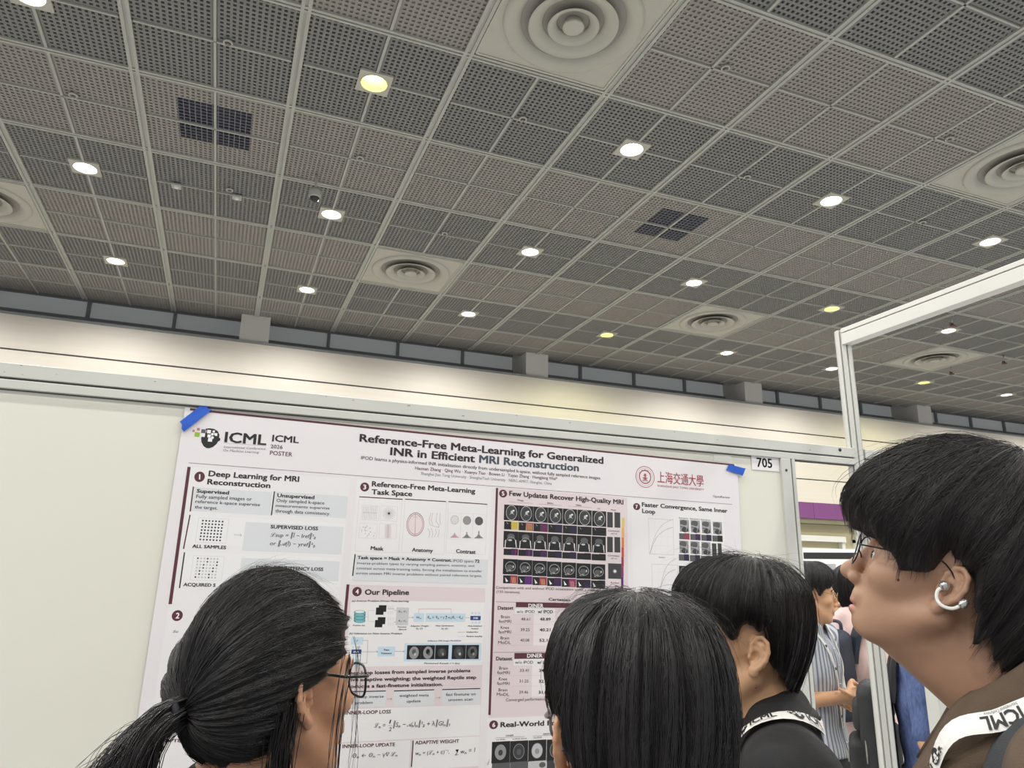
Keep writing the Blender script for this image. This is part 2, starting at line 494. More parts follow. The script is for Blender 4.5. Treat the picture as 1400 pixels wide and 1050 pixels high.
for u, v, w in ((-.81, 1.5, 'left one of two, nearer the left white lamp'), (-.32, 1.5, 'right one of two, below the left dark return opening')):
    loc = (cu(u), cv(v), CEIL - 0.01); lb = 'small white ceiling sensor box, ' + w
    if b0 is None:
        b0 = thing('sensor_box', lb, 'sensor', loc, 0, 'ceiling sensor boxes')
        q = MB(); q.box(-0.06, 0.06, -0.06, 0.06, -0.03, 0.005); bevel(q.build('housing', m_bar, b0), 0.01)
        q = MB(); q.lathe([(0.03, -0.03), (0.025, -0.045), (0.001, -0.05)], 16); q.build('lens', m_white, b0)
    else: dup(b0, loc, lb)

# ------------------------------------------------------------------ exhibition stand
WY = 1.945
m_alu = mat('aluminium_profile', (212, 212, 206), 0.42, 0.25, noise=0.03, nscale=8)
m_groove = mat('profile_groove', (92, 94, 92), 0.6)
m_scuff = mat('scuff', (120, 118, 112), 0.7)
m_panel = mat('cream_panel', (229, 227, 215), 0.55, noise=0.012, nscale=1.5)
m_whitem = mat('painted_beam', (224, 222, 216), 0.4, noise=0.02, nscale=6)
m_screw = mat('screw_dark', (60, 62, 60), 0.4, 0.6)

p = thing('display_panel', 'wide cream display panel carrying the research poster', 'display panel', (0.40, WY + 0.012, 0))
q = MB(); q.box(-1.75, 1.375, 0, 0.006, 0.05, 2.022); q.build('board', m_panel, p)
q = MB(); q.box(-1.75, 1.375, -0.014, 0.02, 0.03, 0.055); q.build('base_rail', m_alu, p)
p2 = thing('display_panel', 'cream display panel right of the open gap, behind the man in brown', 'display panel', (3.3, WY + 0.012, 0))
q = MB(); q.box(-0.865, 1.0, 0, 0.006, 0.05, 2.022); q.build('board', m_panel, p2)
q = MB(); q.box(-0.865, 1.0, -0.014, 0.02, 0.03, 0.055); q.build('base_rail', m_alu, p2)

def rail(xa, xb, label):
    t = thing('upper_rail', label, 'rail', (xa, WY, 2.016))
    L = xb - xa
    q = MB(); q.box(0, L, 0, 0.03, 0.030, 0.064); q.box(0, L, 0, 0.03, 0.003, 0.0245); bevel(q.build('profile', m_alu, t), 0.0015)
    q = MB(); q.box(0, L, 0.010, 0.028, 0, 0.062); q.build('groove', m_groove, t)
    q = MB()
    for k in range(22):
        sx = random.Random(k).uniform(0.1, max(0.2, L - 0.1)); sz = random.Random(k + 99).uniform(0.034, 0.06); w = random.Random(k + 5).uniform(0.001, 0.004)
        if sx < L: q.box(sx, sx + w * 2, -0.0003, 0.001, sz, sz + w * .5)
    q.build('scuff', m_scuff, t)
    return t
r1 = rail(-1.35, 2.108, 'long grey aluminium rail along the top of the poster panel')
q = MB(); q.lathe([(0.0065, 0.0), (0.006, 0.002), (0.001, 0.0022)], 14); s = q.build('screw', m_screw, r1); s.rotation_euler = (PI / 2, 0, 0); s.location = (2.037 + 1.35, 0, 0.052)
rail(2.158, 4.3, 'short aluminium rail right of the tall post, behind the man in brown')

def panel_post(x, label, w=0.0605, screw=True, mirror=False):
    t = thing('panel_post', label, 'post', (x, WY, 0))
    q = MB(); q.box(0, w * .68, 0, 0.05, 0, 2.019); q.box(w * .78, w, 0, 0.05, 0, 2.019); bevel(q.build('profile', m_alu, t), 0.0015)
    q = MB(); q.box(0.002, w - 0.002, 0.010, 0.048, 0, 2.017); q.build('groove', m_groove, t)
    if screw:
        q = MB(); q.lathe([(0.0045, 0.0), (0.004, 0.002), (0.001, 0.0022)], 12); s = q.build('screw', m_screw, t); s.rotation_euler = (PI / 2, 0, 0); s.location = (0.019, 0, 1.978)
    q = MB(); q.box(-0.03, w + 0.03, -0.03, 0.08, 0, 0.006); q.build('foot', m_alu, t)
    return t
panel_post(1.766, 'slim aluminium post at the right end of the poster panel')
panel_post(2.37, 'slim aluminium post right of the tall post, beside the blue shirt', 0.065, False)

def tall_post(x, y, label):
    t = thing('tall_post', label, 'post', (x, y, 0))
    # octagonal extrusion: eight white ribs round a dark grooved core
    R = 0.0275
    q = MB()
    for k in range(8):
        an = k * PI / 4 + PI / 8 * 0; c_, s_ = math.cos(an), math.sin(an)
        pts = [(-0.0082, -R), (0.0082, -R), (0.0070, -R + 0.010), (-0.0070, -R + 0.010)]
        q.prism([(px * c_ - py * s_, px * s_ + py * c_) for px, py in pts], 0.0, 2.535)
    bevel(q.build('profile', m_alu, t), 0.001)
    q = MB(); q.prism([((R - 0.006) * math.cos(k * PI / 4 + PI / 8), (R - 0.006) * math.sin(k * PI / 4 + PI / 8)) for k in range(8)], 0.0, 2.53); q.build('groove', m_groove, t)
    q = MB(); q.box(-0.06, 0.06, -0.06, 0.06, 0, 0.008); q.build('foot', m_alu, t)
    return t
tall_post(2.129, WY + 0.02, 'tall white grooved post at the booth corner, carrying the overhead beam')
tall_post(2.129, -1.2, 'tall grooved post at the other end of the overhead beam, outside the view')
t = thing('overhead_beam', 'white overhead booth beam running from the tall post to the upper right', 'beam', (2.108, 0, 2.474))
q = MB(); q.box(-0.0045, 0.0355, -1.16, WY + 0.002, 0, 0.044); q.box(-0.0045, 0.0355, -1.16, WY + 0.002, 0.0475, 0.064); bevel(q.build('profile', m_whitem, t), 0.0015)
q = MB(); q.box(0.003, 0.03, -1.158, WY, 0.002, 0.062); q.build('groove', m_groove, t)

# stand number
m_paper = mat('white_paper', (238, 236, 236), 0.45)
m_ink = mat('black_print', (34, 34, 36), 0.6)
t = thing('number_card', 'white card with stand number at the top right of the poster panel', 'sign', (1.706, WY + 0.0095, 1.9995), 0)
q = MB(); q.box(-0.0585, 0.0585, 0, 0.0008, -0.027, 0.0265); q.build('card', m_paper, t)
V, F = text_mesh('705', 0.03)
w = V[:, 0].max() - V[:, 0].min()
VV = [((x_ - V[:, 0].min()) / w * 0.065 - 0.037, -0.0004, (y_ / 0.69) * 0.031 - 0.016) for x_, y_ in V]
new_mesh('number_print', VV, F, m_ink, parent=t)
# tapes
m_tape = mat('blue_masking_tape', (38, 92, 200), 0.6, noise=0.06, nscale=60, bump=0.25, bscale=120)
m_clear = mat('clear_tape', (236, 235, 226), 0.25)
def tape(pts, label, M, y=WY + 0.0006):
    q = MB(); n = 8
    a, b, c, d = [np.array((x_, 0, z_)) for x_, z_ in pts]
    V = []
    for i in range(n + 1):
        f = i / n
        for j in range(4):
            g = j / 3
            e = (a * (1 - f) + d * f) * (1 - g) + (b * (1 - f) + c * f) * g
            jag = 0.0025 * ((j % 2) - .5) * (1 if i in (0, n) else 0)
            V.append((e[0] + jag, y + 0.0008 * math.sin(3 * f + j), e[2] + jag))
    F = [(i * 4 + j, i * 4 + j + 1, i * 4 + j + 5, i * 4 + j + 4) for i in range(n) for j in range(3)]
    nv = len(V); V += [(x_, y_ + 0.0012, z_) for x_, y_, z_ in V]; F += [tuple(k + nv for k in f[::-1]) for f in F]
    q.add(V, F)
    return tag(q.build('tape', M), label, 'tape')
tape([(-.076, 2.025), (-.055, 2.010), (-.113, 1.948), (-.123, 1.975)], 'blue tape stuck slanting over the poster\'s upper left corner', m_tape, WY + 0.0015)
tape([(1.536, 1.963), (1.548, 1.982), (1.613, 1.972), (1.600, 1.948)], 'blue tape stuck on the poster\'s upper right corner', m_tape, WY + 0.0015)
tape([(1.494, 1.992), (1.495, 2.015), (1.566, 2.015), (1.565, 1.988)], 'pale clear tape on the panel above the poster\'s right corner', m_clear, WY + 0.0105)

# ------------------------------------------------------------------ poster: sheet and its printed sections
# every item: section, kind, millimetres from the sheet's top left corner (right, down), style
ITEMS = [(0, 'r', 12.0, 0.6, 1689.0, 6.2, 'mar', 1),
(0, 't', 102.2, 78.4, 203.7, 76.7, 26.1, 'B', 'ink', 'ICML'),
(0, 'l', 100.8, 80.8, 203.3, 79.0, 0.4, 'gray', 3),
(0, 't', 102.5, 93.8, 203.4, 89.7, 5.9, 'I', 'gray', 'International Conference'),
(0, 't', 102.5, 102.4, 189.1, 99.9, 5.9, 'I', 'gray', 'On Machine Learning'),
(0, 't', 216.9, 65.4, 284.2, 64.0, 16.8, 'B', 'ink2', 'ICML'),
(0, 't', 215.3, 83.6, 245.2, 83.2, 9.5, 'M', 'ink2', '2026'),
(0, 't', 215.5, 101.2, 271.4, 100.9, 11.0, 'M', 'mar', 'POSTER'),
('title', 't', 441.9, 44.0, 1193.8, 41.4, 20.5, 'X', 'ink2', 'Reference-Free Meta-Learning for Generalized'),
('title', 't', 528.6, 73.5, 775.8, 72.5, 21.1, 'X', 'ink2', 'INR in Efficient'),
('title', 't', 788.2, 72.2, 1109.4, 71.6, 21.7, 'X', 'slate', 'MRI Reconstruction'),
('title', 't', 450.8, 92.5, 1185.0, 90.5, 9.1, 'M', 'ink2', 'IPOD learns a physics-informed INR initialization directly from undersampled k-space, without fully sampled reference images.'),
('title', 't', 601.8, 107.8, 1037.7, 104.1, 8.9, 'M', 'mar', 'Haonan Zhang · Qing Wu · Xuanyu Tian · Bowen Li · Yuyao Zhang · Hongjiang Wei*'),
('title', 't', 619.4, 121.0, 1019.4, 119.3, 7.9, 'N', 'gray', 'Shanghai Jiao Tong University · ShanghaiTech University · NERC-AMRT, Shanghai, China'),
('title', 'l', 27.3, 138.3, 1672.9, 135.1, 0.9, 'mar', 3),
('emblem', 'c', 1342.4, 70.3, 34.5, 33.9, 'red', 3, 0.05),
('emblem', 'c', 1342.4, 70.3, 22.0, 22.1, 'red', 3, 0.14),
('emblem', 'c', 1342.4, 70.3, 28.0, 27.6, 'red', 3, 0.02),
('cjk', 't', 1387.5, 81.8, 1562.5, 82.4, 27.9, 'M', 'red', '上海交通大學'),
('cjk', 't', 1387.2, 97.3, 1563.7, 97.8, 6.3, 'N', 'red', 'SHANGHAI JIAO TONG UNIVERSITY'),
('review', 't', 1597.5, 116.8, 1664.5, 116.4, 6.9, 'N', 'mar', 'OpenReview'),
(1, 'r', 31.9, 148.1, 426.0, 502.2, 'panel', 1),
(1, 'l', 29.4, 148.4, 32.2, 474.5, 7.409999999999999, 'mar', 3),
(1, 'c', 56.5, 170.9, 12.0, 13.0, 'mar', 2, 0),
(1, 't', 55.7, 177.6, 58.9, 177.3, 13.0, 'N', 'white', '1'),
(1, 't', 76.2, 167.5, 295.5, 165.1, 13.8, 'X', 'ink2', 'Deep Learning for MRI'),
(1, 't', 75.8, 187.6, 226.2, 186.5, 13.0, 'X', 'ink2', 'Reconstruction'),
(1, 'r', 46.9, 197.0, 232.9, 255.3, 'gpan', 2),
(1, 'l', 45.7, 196.0, 46.6, 256.7, 3, 'mar', 3),
(1, 't', 54.6, 209.8, 129.7, 209.6, 8.6, 'X', 'ink2', 'Supervised'),
(1, 't', 55.4, 223.4, 185.6, 221.5, 8.6, 'M', 'ink2', 'Fully sampled images or'),
(1, 't', 55.3, 235.2, 206.4, 233.8, 7.8, 'M', 'ink2', 'reference k-space supervise'),
(1, 't', 55.4, 248.7, 108.0, 248.6, 7.8, 'M', 'ink2', 'the target.'),
(1, 'r', 237.9, 194.2, 425.0, 251.6, 'gpan', 2),
(1, 'l', 237.5, 194.3, 236.7, 255.0, 3, 'ink', 3),
(1, 't', 245.5, 207.9, 338.7, 207.2, 9.3, 'X', 'ink2', 'Unsupervised'),
(1, 't', 245.1, 220.6, 365.3, 219.5, 8.5, 'M', 'ink2', 'Only sampled k-space'),
(1, 't', 244.7, 232.8, 380.3, 231.5, 7.0, 'M', 'ink2', 'measurements supervise'),
(1, 't', 245.1, 246.8, 382.8, 246.0, 8.4, 'M', 'ink2', 'through data consistency.'),
(1, 'r', 45.2, 265.6, 424.9, 335.3, 'panel2', 2),
(1, 'l', 47.3, 264.8, 43.7, 346.6, 3, 'mar', 3),
(1, 'b', 67.6, 270.3, 137.9, 329.6, 0.6, 'line', 2),
(1, 'c', 78.1, 277.1, 2.1, 2.2, 'ink', 4, 0),
(1, 'c', 78.2, 284.7, 2.0, 2.2, 'ink', 4, 0),
(1, 'c', 78.2, 292.3, 2.0, 2.2, 'ink', 4, 0),
(1, 'c', 78.2, 299.9, 2.0, 2.1, 'ink', 4, 0),
(1, 'c', 78.1, 307.4, 2.1, 2.2, 'ink', 4, 0),
(1, 'c', 78.1, 314.9, 2.1, 2.2, 'ink', 4, 0),
(1, 'c', 78.2, 322.5, 2.1, 2.1, 'ink', 4, 0),
(1, 'c', 85.6, 277.1, 2.1, 2.2, 'ink', 4, 0),
(1, 'c', 85.7, 284.7, 2.0, 2.2, 'ink', 4, 0),
(1, 'c', 85.7, 292.3, 2.0, 2.2, 'ink', 4, 0),
(1, 'c', 85.6, 299.9, 2.1, 2.2, 'ink', 4, 0),
(1, 'c', 85.6, 307.5, 2.1, 2.1, 'ink', 4, 0),
(1, 'c', 85.6, 315.0, 2.0, 2.2, 'ink', 4, 0),
(1, 'c', 85.7, 322.6, 2.0, 2.1, 'ink', 4, 0),
(1, 'c', 93.1, 277.2, 2.1, 2.1, 'ink', 4, 0),
(1, 'c', 93.2, 284.8, 2.1, 2.2, 'ink', 4, 0),
(1, 'c', 93.2, 292.4, 2.0, 2.2, 'ink', 4, 0),
(1, 'c', 93.1, 300.0, 2.1, 2.1, 'ink', 4, 0),
(1, 'c', 93.1, 307.5, 2.1, 2.2, 'ink', 4, 0),
(1, 'c', 93.1, 315.1, 2.0, 2.2, 'ink', 4, 0),
(1, 'c', 93.1, 322.6, 2.1, 2.2, 'ink', 4, 0),
(1, 'c', 100.7, 277.2, 2.0, 2.2, 'ink', 4, 0),
(1, 'c', 100.7, 284.8, 2.1, 2.2, 'ink', 4, 0),
(1, 'c', 100.7, 292.4, 2.1, 2.2, 'ink', 4, 0),
(1, 'c', 100.6, 300.0, 2.1, 2.2, 'ink', 4, 0),
(1, 'c', 100.6, 307.6, 2.1, 2.2, 'ink', 4, 0),
(1, 'c', 100.6, 315.2, 2.0, 2.2, 'ink', 4, 0),
(1, 'c', 100.6, 322.7, 2.1, 2.2, 'ink', 4, 0),
(1, 'c', 108.2, 277.1, 2.1, 2.2, 'ink', 4, 0),
(1, 'c', 108.3, 284.7, 2.1, 2.2, 'ink', 4, 0),
(1, 'c', 108.2, 292.4, 2.1, 2.2, 'ink', 4, 0),
(1, 'c', 108.2, 300.0, 2.1, 2.2, 'ink', 4, 0),
(1, 'c', 108.1, 307.6, 2.1, 2.2, 'ink', 4, 0),
(1, 'c', 108.1, 315.2, 2.1, 2.1, 'ink', 4, 0),
(1, 'c', 108.1, 322.7, 2.1, 2.2, 'ink', 4, 0),
(1, 'c', 115.8, 277.1, 2.1, 2.2, 'ink', 4, 0),
(1, 'c', 115.9, 284.8, 2.1, 2.2, 'ink', 4, 0),
(1, 'c', 115.8, 292.4, 2.1, 2.2, 'ink', 4, 0),
(1, 'c', 115.7, 300.0, 2.1, 2.2, 'ink', 4, 0),
(1, 'c', 115.7, 307.6, 2.1, 2.2, 'ink', 4, 0),
(1, 'c', 115.6, 315.2, 2.1, 2.2, 'ink', 4, 0),
(1, 'c', 115.7, 322.8, 2.0, 2.2, 'ink', 4, 0),
(1, 'c', 123.4, 277.1, 2.1, 2.2, 'ink', 4, 0),
(1, 'c', 123.5, 284.8, 2.1, 2.2, 'ink', 4, 0),
(1, 'c', 123.4, 292.5, 2.1, 2.2, 'ink', 4, 0),
(1, 'c', 123.3, 300.1, 2.1, 2.2, 'ink', 4, 0),
(1, 'c', 123.3, 307.7, 2.1, 2.2, 'ink', 4, 0),
(1, 'c', 123.2, 315.3, 2.1, 2.2, 'ink', 4, 0),
(1, 'c', 123.2, 322.9, 2.1, 2.2, 'ink', 4, 0),
(1, 't', 62.5, 342.7, 139.5, 342.9, 7.6, 'X', 'ink2', 'ALL SAMPLES'),
(1, 'l', 153.8, 307.5, 171.6, 307.8, 0.7, 'gray', 3),
(1, 'l', 167.1, 304.0, 171.6, 307.8, 0.7, 'gray', 3),
(1, 'l', 167.9, 311.1, 171.6, 307.8, 0.7, 'gray', 3),
(1, 'r', 177.3, 274.8, 420.9, 344.8, 'gpan', 3),
(1, 't', 238.2, 287.4, 355.7, 286.2, 8.7, 'X', 'ink2', 'SUPERVISED LOSS'),
(1, 't', 239.8, 308.1, 352.2, 306.7, 9.4, 'S', 'ink2', 'ℒsup = ‖Î − Iref‖²₂'),
(1, 't', 241.2, 328.9, 352.5, 327.7, 9.3, 'S', 'ink2', 'or ‖𝒜(Î) − yref‖²₂'),
(1, 'r', 45.9, 353.0, 420.3, 430.0, 'panel2', 2),
(1, 'l', 47.1, 354.5, 47.4, 437.5, 3, 'ink', 3),
(1, 'b', 68.1, 360.9, 138.9, 419.0, 0.6, 'line', 2),
(1, 'c', 78.7, 367.2, 2.0, 2.1, 'ink', 4, 0),
(1, 'c', 78.8, 374.6, 1.9, 2.1, 'lgray', 4, 0),
(1, 'c', 78.8, 382.0, 1.9, 2.0, 'lgray', 4, 0),
(1, 'c', 78.8, 389.3, 2.0, 2.1, 'lgray', 4, 0),
(1, 'c', 78.9, 396.7, 1.9, 2.0, 'lgray', 4, 0),
(1, 'c', 78.9, 404.0, 1.9, 2.0, 'lgray', 4, 0),
(1, 'c', 78.9, 411.3, 2.0, 2.0, 'ink', 4, 0),
(1, 'c', 86.1, 367.3, 2.0, 2.0, 'lgray', 4, 0),
(1, 'c', 86.1, 374.7, 2.0, 2.0, 'lgray', 4, 0),
(1, 'c', 86.2, 382.0, 1.9, 2.1, 'lgray', 4, 0),
(1, 'c', 86.2, 389.4, 2.0, 2.0, 'lgray', 4, 0),
(1, 'c', 86.2, 396.7, 2.0, 2.1, 'ink', 4, 0),
(1, 'c', 86.2, 404.1, 2.0, 2.0, 'ink', 4, 0),
(1, 'c', 86.3, 411.4, 1.9, 2.0, 'lgray', 4, 0),
(1, 'c', 93.5, 367.3, 2.0, 2.1, 'lgray', 4, 0),
(1, 'c', 93.5, 374.7, 2.0, 2.1, 'lgray', 4, 0),
(1, 'c', 93.6, 382.1, 1.9, 2.1, 'ink', 4, 0),
(1, 'c', 93.6, 389.5, 1.9, 2.0, 'ink', 4, 0),
(1, 'c', 93.6, 396.8, 2.0, 2.1, 'lgray', 4, 0),
(1, 'c', 93.6, 404.2, 2.0, 2.0, 'lgray', 4, 0),
(1, 'c', 93.6, 411.5, 2.0, 2.0, 'lgray', 4, 0),
(1, 'c', 100.9, 367.4, 2.0, 2.0, 'ink', 4, 0),
(1, 'c', 101.0, 374.8, 1.9, 2.0, 'ink', 4, 0),
(1, 'c', 101.0, 382.2, 1.9, 2.0, 'lgray', 4, 0),
(1, 'c', 101.0, 389.6, 2.0, 2.0, 'lgray', 4, 0),
(1, 'c', 101.0, 396.9, 2.0, 2.1, 'lgray', 4, 0),
(1, 'c', 101.0, 404.3, 2.0, 2.0, 'lgray', 4, 0),
(1, 'c', 101.0, 411.6, 2.0, 2.1, 'lgray', 4, 0),
(1, 'c', 108.4, 367.4, 2.0, 2.1, 'lgray', 4, 0),
(1, 'c', 108.4, 374.8, 2.0, 2.1, 'lgray', 4, 0),
(1, 'c', 108.4, 382.2, 2.0, 2.1, 'lgray', 4, 0),
(1, 'c', 108.4, 389.6, 2.0, 2.1, 'lgray', 4, 0),
(1, 'c', 108.4, 397.0, 2.0, 2.1, 'lgray', 4, 0),
(1, 'c', 108.4, 404.4, 2.0, 2.0, 'ink', 4, 0),
(1, 'c', 108.5, 411.7, 2.0, 2.1, 'ink', 4, 0),
(1, 'c', 115.9, 367.4, 2.0, 2.0, 'lgray', 4, 0),
(1, 'c', 115.9, 374.8, 2.0, 2.1, 'lgray', 4, 0),
(1, 'c', 115.9, 382.2, 2.0, 2.1, 'lgray', 4, 0),
(1, 'c', 115.9, 389.6, 1.9, 2.1, 'ink', 4, 0),
(1, 'c', 115.8, 397.0, 2.0, 2.1, 'ink', 4, 0),
(1, 'c', 115.8, 404.4, 2.0, 2.0, 'lgray', 4, 0),
(1, 'c', 115.9, 411.7, 2.0, 2.1, 'lgray', 4, 0),
(1, 'c', 123.4, 367.4, 2.0, 2.1, 'lgray', 4, 0),
(1, 'c', 123.4, 374.9, 2.0, 2.0, 'ink', 4, 0),
(1, 'c', 123.3, 382.3, 2.0, 2.1, 'ink', 4, 0),
(1, 'c', 123.3, 389.7, 2.0, 2.1, 'lgray', 4, 0),
(1, 'c', 123.3, 397.1, 2.0, 2.1, 'lgray', 4, 0),
(1, 'c', 123.3, 404.5, 2.0, 2.1, 'lgray', 4, 0),
(1, 'c', 123.4, 411.9, 2.0, 2.0, 'lgray', 4, 0),
(1, 't', 55.0, 432.8, 126.7, 432.7, 7.5, 'X', 'ink2', 'ACQUIRED S'),
(1, 'r', 178.4, 362.5, 418.7, 412.6, 'gpan', 3),
(1, 't', 214.8, 387.6, 378.7, 387.6, 8.0, 'X', 'ink2', 'DATA CONSISTENCY LOSS'),
(2, 'r', 28.7, 483.8, 469.7, 1231.2, 'panel', 1),
(2, 'c', 51.3, 500.3, 11.9, 12.4, 'mar', 2, 0),
(2, 't', 48.1, 506.5, 56.2, 506.4, 12.4, 'X', 'white', '2'),
(2, 't', 46.7, 538.6, 58.5, 538.6, 5.4, 'I', 'ink2', 'Su'),
(2, 't', 41.0, 655.3, 53.9, 655.6, 7.1, 'B', 'ink2', 'Co'),
(2, 't', 40.8, 670.3, 56.0, 670.7, 6.1, 'B', 'ink2', 'op'),
(2, 't', 60.6, 774.2, 107.6, 776.5, 6.4, 'X', 'mar', 'OPTIMI'),
(2, 'r', 315.5, 827.1, 419.5, 866.3, 'mar', 2),
(2, 't', 303.6, 839.8, 388.7, 841.4, 8.7, 'B', 'white', 'optimizes Θ'),
(3, 'r', 445.4, 145.2, 829.1, 405.5, 'panel', 1),
(3, 'c', 466.9, 166.2, 12.1, 12.1, 'mar', 2, 0),
(3, 't', 463.2, 172.6, 471.4, 171.9, 12.1, 'X', 'white', '3'),
(3, 't', 485.4, 162.5, 780.8, 161.1, 13.3, 'X', 'ink2', 'Reference-Free Meta-Learning'),
(3, 't', 486.3, 184.0, 598.5, 181.9, 13.2, 'X', 'ink2', 'Task Space'),
(3, 'b', 454.6, 193.2, 572.0, 335.0, 0.6, 'line', 2),
(3, 'l', 454.6, 193.2, 572.7, 192.0, 2.6, 'mar', 3),
(3, 'b', 579.6, 191.1, 698.1, 333.8, 0.6, 'line', 2),
(3, 'l', 579.6, 191.1, 696.0, 190.1, 2.6, 'mar', 3),
(3, 'b', 702.7, 189.7, 818.8, 329.9, 0.6, 'line', 2),
(3, 'l', 702.7, 189.7, 818.7, 189.9, 2.6, 'mar', 3),
(3, 'b', 464.9, 213.9, 511.2, 252.8, 0.6, 'line', 2),
(3, 'b', 515.2, 213.0, 560.8, 252.0, 0.6, 'line', 2),
(3, 'b', 461.9, 261.7, 509.5, 300.4, 0.6, 'line', 2),
(3, 'b', 514.9, 259.9, 562.3, 299.4, 0.6, 'line', 2),
(3, 'l', 468.2, 216.7, 468.9, 252.1, 0.5, 'gray', 3),
(3, 'l', 472.7, 216.4, 473.4, 251.8, 0.5, 'gray', 3),
(3, 'l', 477.2, 216.2, 477.8, 251.6, 0.5, 'gray', 3),
(3, 'l', 481.7, 215.9, 482.3, 251.4, 0.5, 'gray', 3),
(3, 'l', 486.2, 215.6, 486.8, 251.1, 0.5, 'gray', 3),
(3, 'l', 490.7, 215.4, 491.2, 250.8, 0.5, 'gray', 3),
(3, 'l', 495.2, 215.1, 495.7, 250.6, 0.5, 'gray', 3),
(3, 'l', 499.7, 214.7, 500.2, 250.3, 0.5, 'gray', 3),
(3, 'l', 504.2, 214.4, 504.7, 250.0, 0.5, 'gray', 3),
(3, 'l', 468.9, 233.7, 506.5, 233.0, 0.5, 'gray', 3),
(3, 'l', 520.3, 233.3, 555.3, 231.2, 0.5, 'gray', 3),
(3, 'l', 520.7, 228.0, 554.8, 236.6, 0.5, 'gray', 3),
(3, 'l', 522.9, 223.1, 552.6, 241.5, 0.5, 'gray', 3),
(3, 'l', 526.5, 219.1, 549.1, 245.4, 0.5, 'gray', 3),
(3, 'l', 531.1, 216.3, 544.3, 248.1, 0.5, 'gray', 3),
(3, 'l', 536.4, 215.1, 539.1, 249.3, 0.5, 'gray', 3),
(3, 'l', 541.9, 215.7, 533.6, 248.8, 0.5, 'gray', 3),
(3, 'l', 547.0, 217.8, 528.5, 246.7, 0.5, 'gray', 3),
(3, 'l', 551.2, 221.3, 524.5, 243.1, 0.5, 'gray', 3),
(3, 'l', 554.0, 226.0, 521.6, 238.5, 0.5, 'gray', 3),
(3, 'c', 537.8, 232.2, 2.7, 2.8, 'ink', 4, 0),
(3, 'c', 488.4, 288.4, 0.9, 0.9, 'gray', 4, 0),
(3, 'c', 478.3, 282.2, 0.9, 0.9, 'gray', 4, 0),
(3, 'c', 501.5, 294.2, 0.9, 0.9, 'gray', 4, 0),
(3, 'c', 471.3, 272.1, 0.9, 0.9, 'gray', 4, 0),
(3, 'c', 469.3, 280.2, 0.8, 0.9, 'gray', 4, 0),
(3, 'c', 468.5, 280.8, 0.9, 0.8, 'gray', 4, 0),
(3, 'c', 490.7, 273.6, 0.9, 0.8, 'gray', 4, 0),
(3, 'c', 492.6, 284.1, 0.9, 0.9, 'gray', 4, 0),
(3, 'c', 468.6, 284.3, 0.9, 0.8, 'gray', 4, 0),
(3, 'c', 476.8, 279.0, 0.9, 0.8, 'gray', 4, 0),
(3, 'c', 478.5, 288.4, 0.9, 0.9, 'gray', 4, 0),
(3, 'c', 482.8, 269.8, 0.9, 0.8, 'gray', 4, 0),
(3, 'c', 488.3, 290.9, 0.9, 0.8, 'gray', 4, 0),
(3, 'c', 478.0, 272.3, 0.9, 0.9, 'gray', 4, 0),
(3, 'c', 483.0, 296.5, 0.9, 0.8, 'gray', 4, 0),
(3, 'c', 503.9, 286.4, 0.9, 0.9, 'gray', 4, 0),
(3, 'c', 501.7, 292.5, 0.9, 0.8, 'gray', 4, 0),
(3, 'c', 480.2, 267.6, 0.9, 0.9, 'gray', 4, 0),
(3, 'c', 491.7, 283.0, 0.9, 0.9, 'gray', 4, 0),
(3, 'c', 480.0, 272.2, 0.9, 0.9, 'gray', 4, 0),
(3, 'c', 482.3, 280.5, 0.9, 0.9, 'gray', 4, 0),
(3, 'c', 476.9, 274.7, 0.9, 0.9, 'gray', 4, 0),
(3, 'c', 485.4, 293.7, 0.9, 0.9, 'gray', 4, 0),
(3, 'c', 488.4, 273.8, 0.9, 0.9, 'gray', 4, 0),
(3, 'c', 477.6, 280.3, 0.9, 0.8, 'gray', 4, 0),
(3, 'c', 474.2, 271.7, 0.9, 0.9, 'gray', 4, 0),
(3, 'l', 530.1, 262.1, 532.0, 297.8, 0.4, 'pinkl', 3),
(3, 'l', 531.7, 262.1, 533.6, 297.7, 0.4, 'pinkl', 3),
(3, 'l', 533.3, 262.0, 535.2, 297.7, 0.4, 'pinkl', 3),
(3, 'l', 534.9, 262.0, 536.7, 297.5, 0.4, 'pinkl', 3),
(3, 'l', 536.4, 261.8, 538.3, 297.5, 0.9, 'pinkl', 3),
(3, 'l', 538.0, 261.7, 539.9, 297.4, 0.9, 'pinkl', 3),
(3, 'l', 539.6, 261.7, 541.5, 297.4, 0.9, 'pinkl', 3),
(3, 'l', 541.2, 261.6, 543.0, 297.2, 0.4, 'pinkl', 3),
(3, 'l', 542.8, 261.4, 544.6, 297.2, 0.4, 'pinkl', 3),
(3, 'l', 544.4, 261.4, 546.2, 297.1, 0.4, 'pinkl', 3),
(3, 'l', 546.0, 261.3, 547.8, 297.1, 0.4, 'pinkl', 3),
(3, 't', 495.9, 329.8, 530.2, 330.2, 9.4, 'X', 'ink2', 'Mask'),
(3, 't', 607.7, 329.3, 666.4, 329.7, 9.6, 'X', 'ink2', 'Anatomy'),
(3, 't', 732.2, 328.2, 789.7, 328.7, 10.2, 'X', 'ink2', 'Contrast'),
(3, 'c', 612.6, 257.0, 24.5, 31.9, 'pinkf', 3, 0),
(3, 'c', 612.6, 257.0, 24.5, 31.9, 'mar2', 4, 0.05),
(3, 'c', 612.6, 257.0, 20.4, 27.3, 'mar2', 4, 0.04),
(3, 'l', 611.4, 228.3, 613.6, 285.3, 0.8, 'mar', 3),
(3, 'l', 609.7, 238.2, 594.7, 233.9, 0.4, 'mar2', 3),
(3, 'l', 612.9, 238.0, 627.4, 233.2, 0.4, 'mar2', 3),
(3, 'l', 610.2, 246.1, 595.3, 243.0, 0.4, 'mar2', 3),
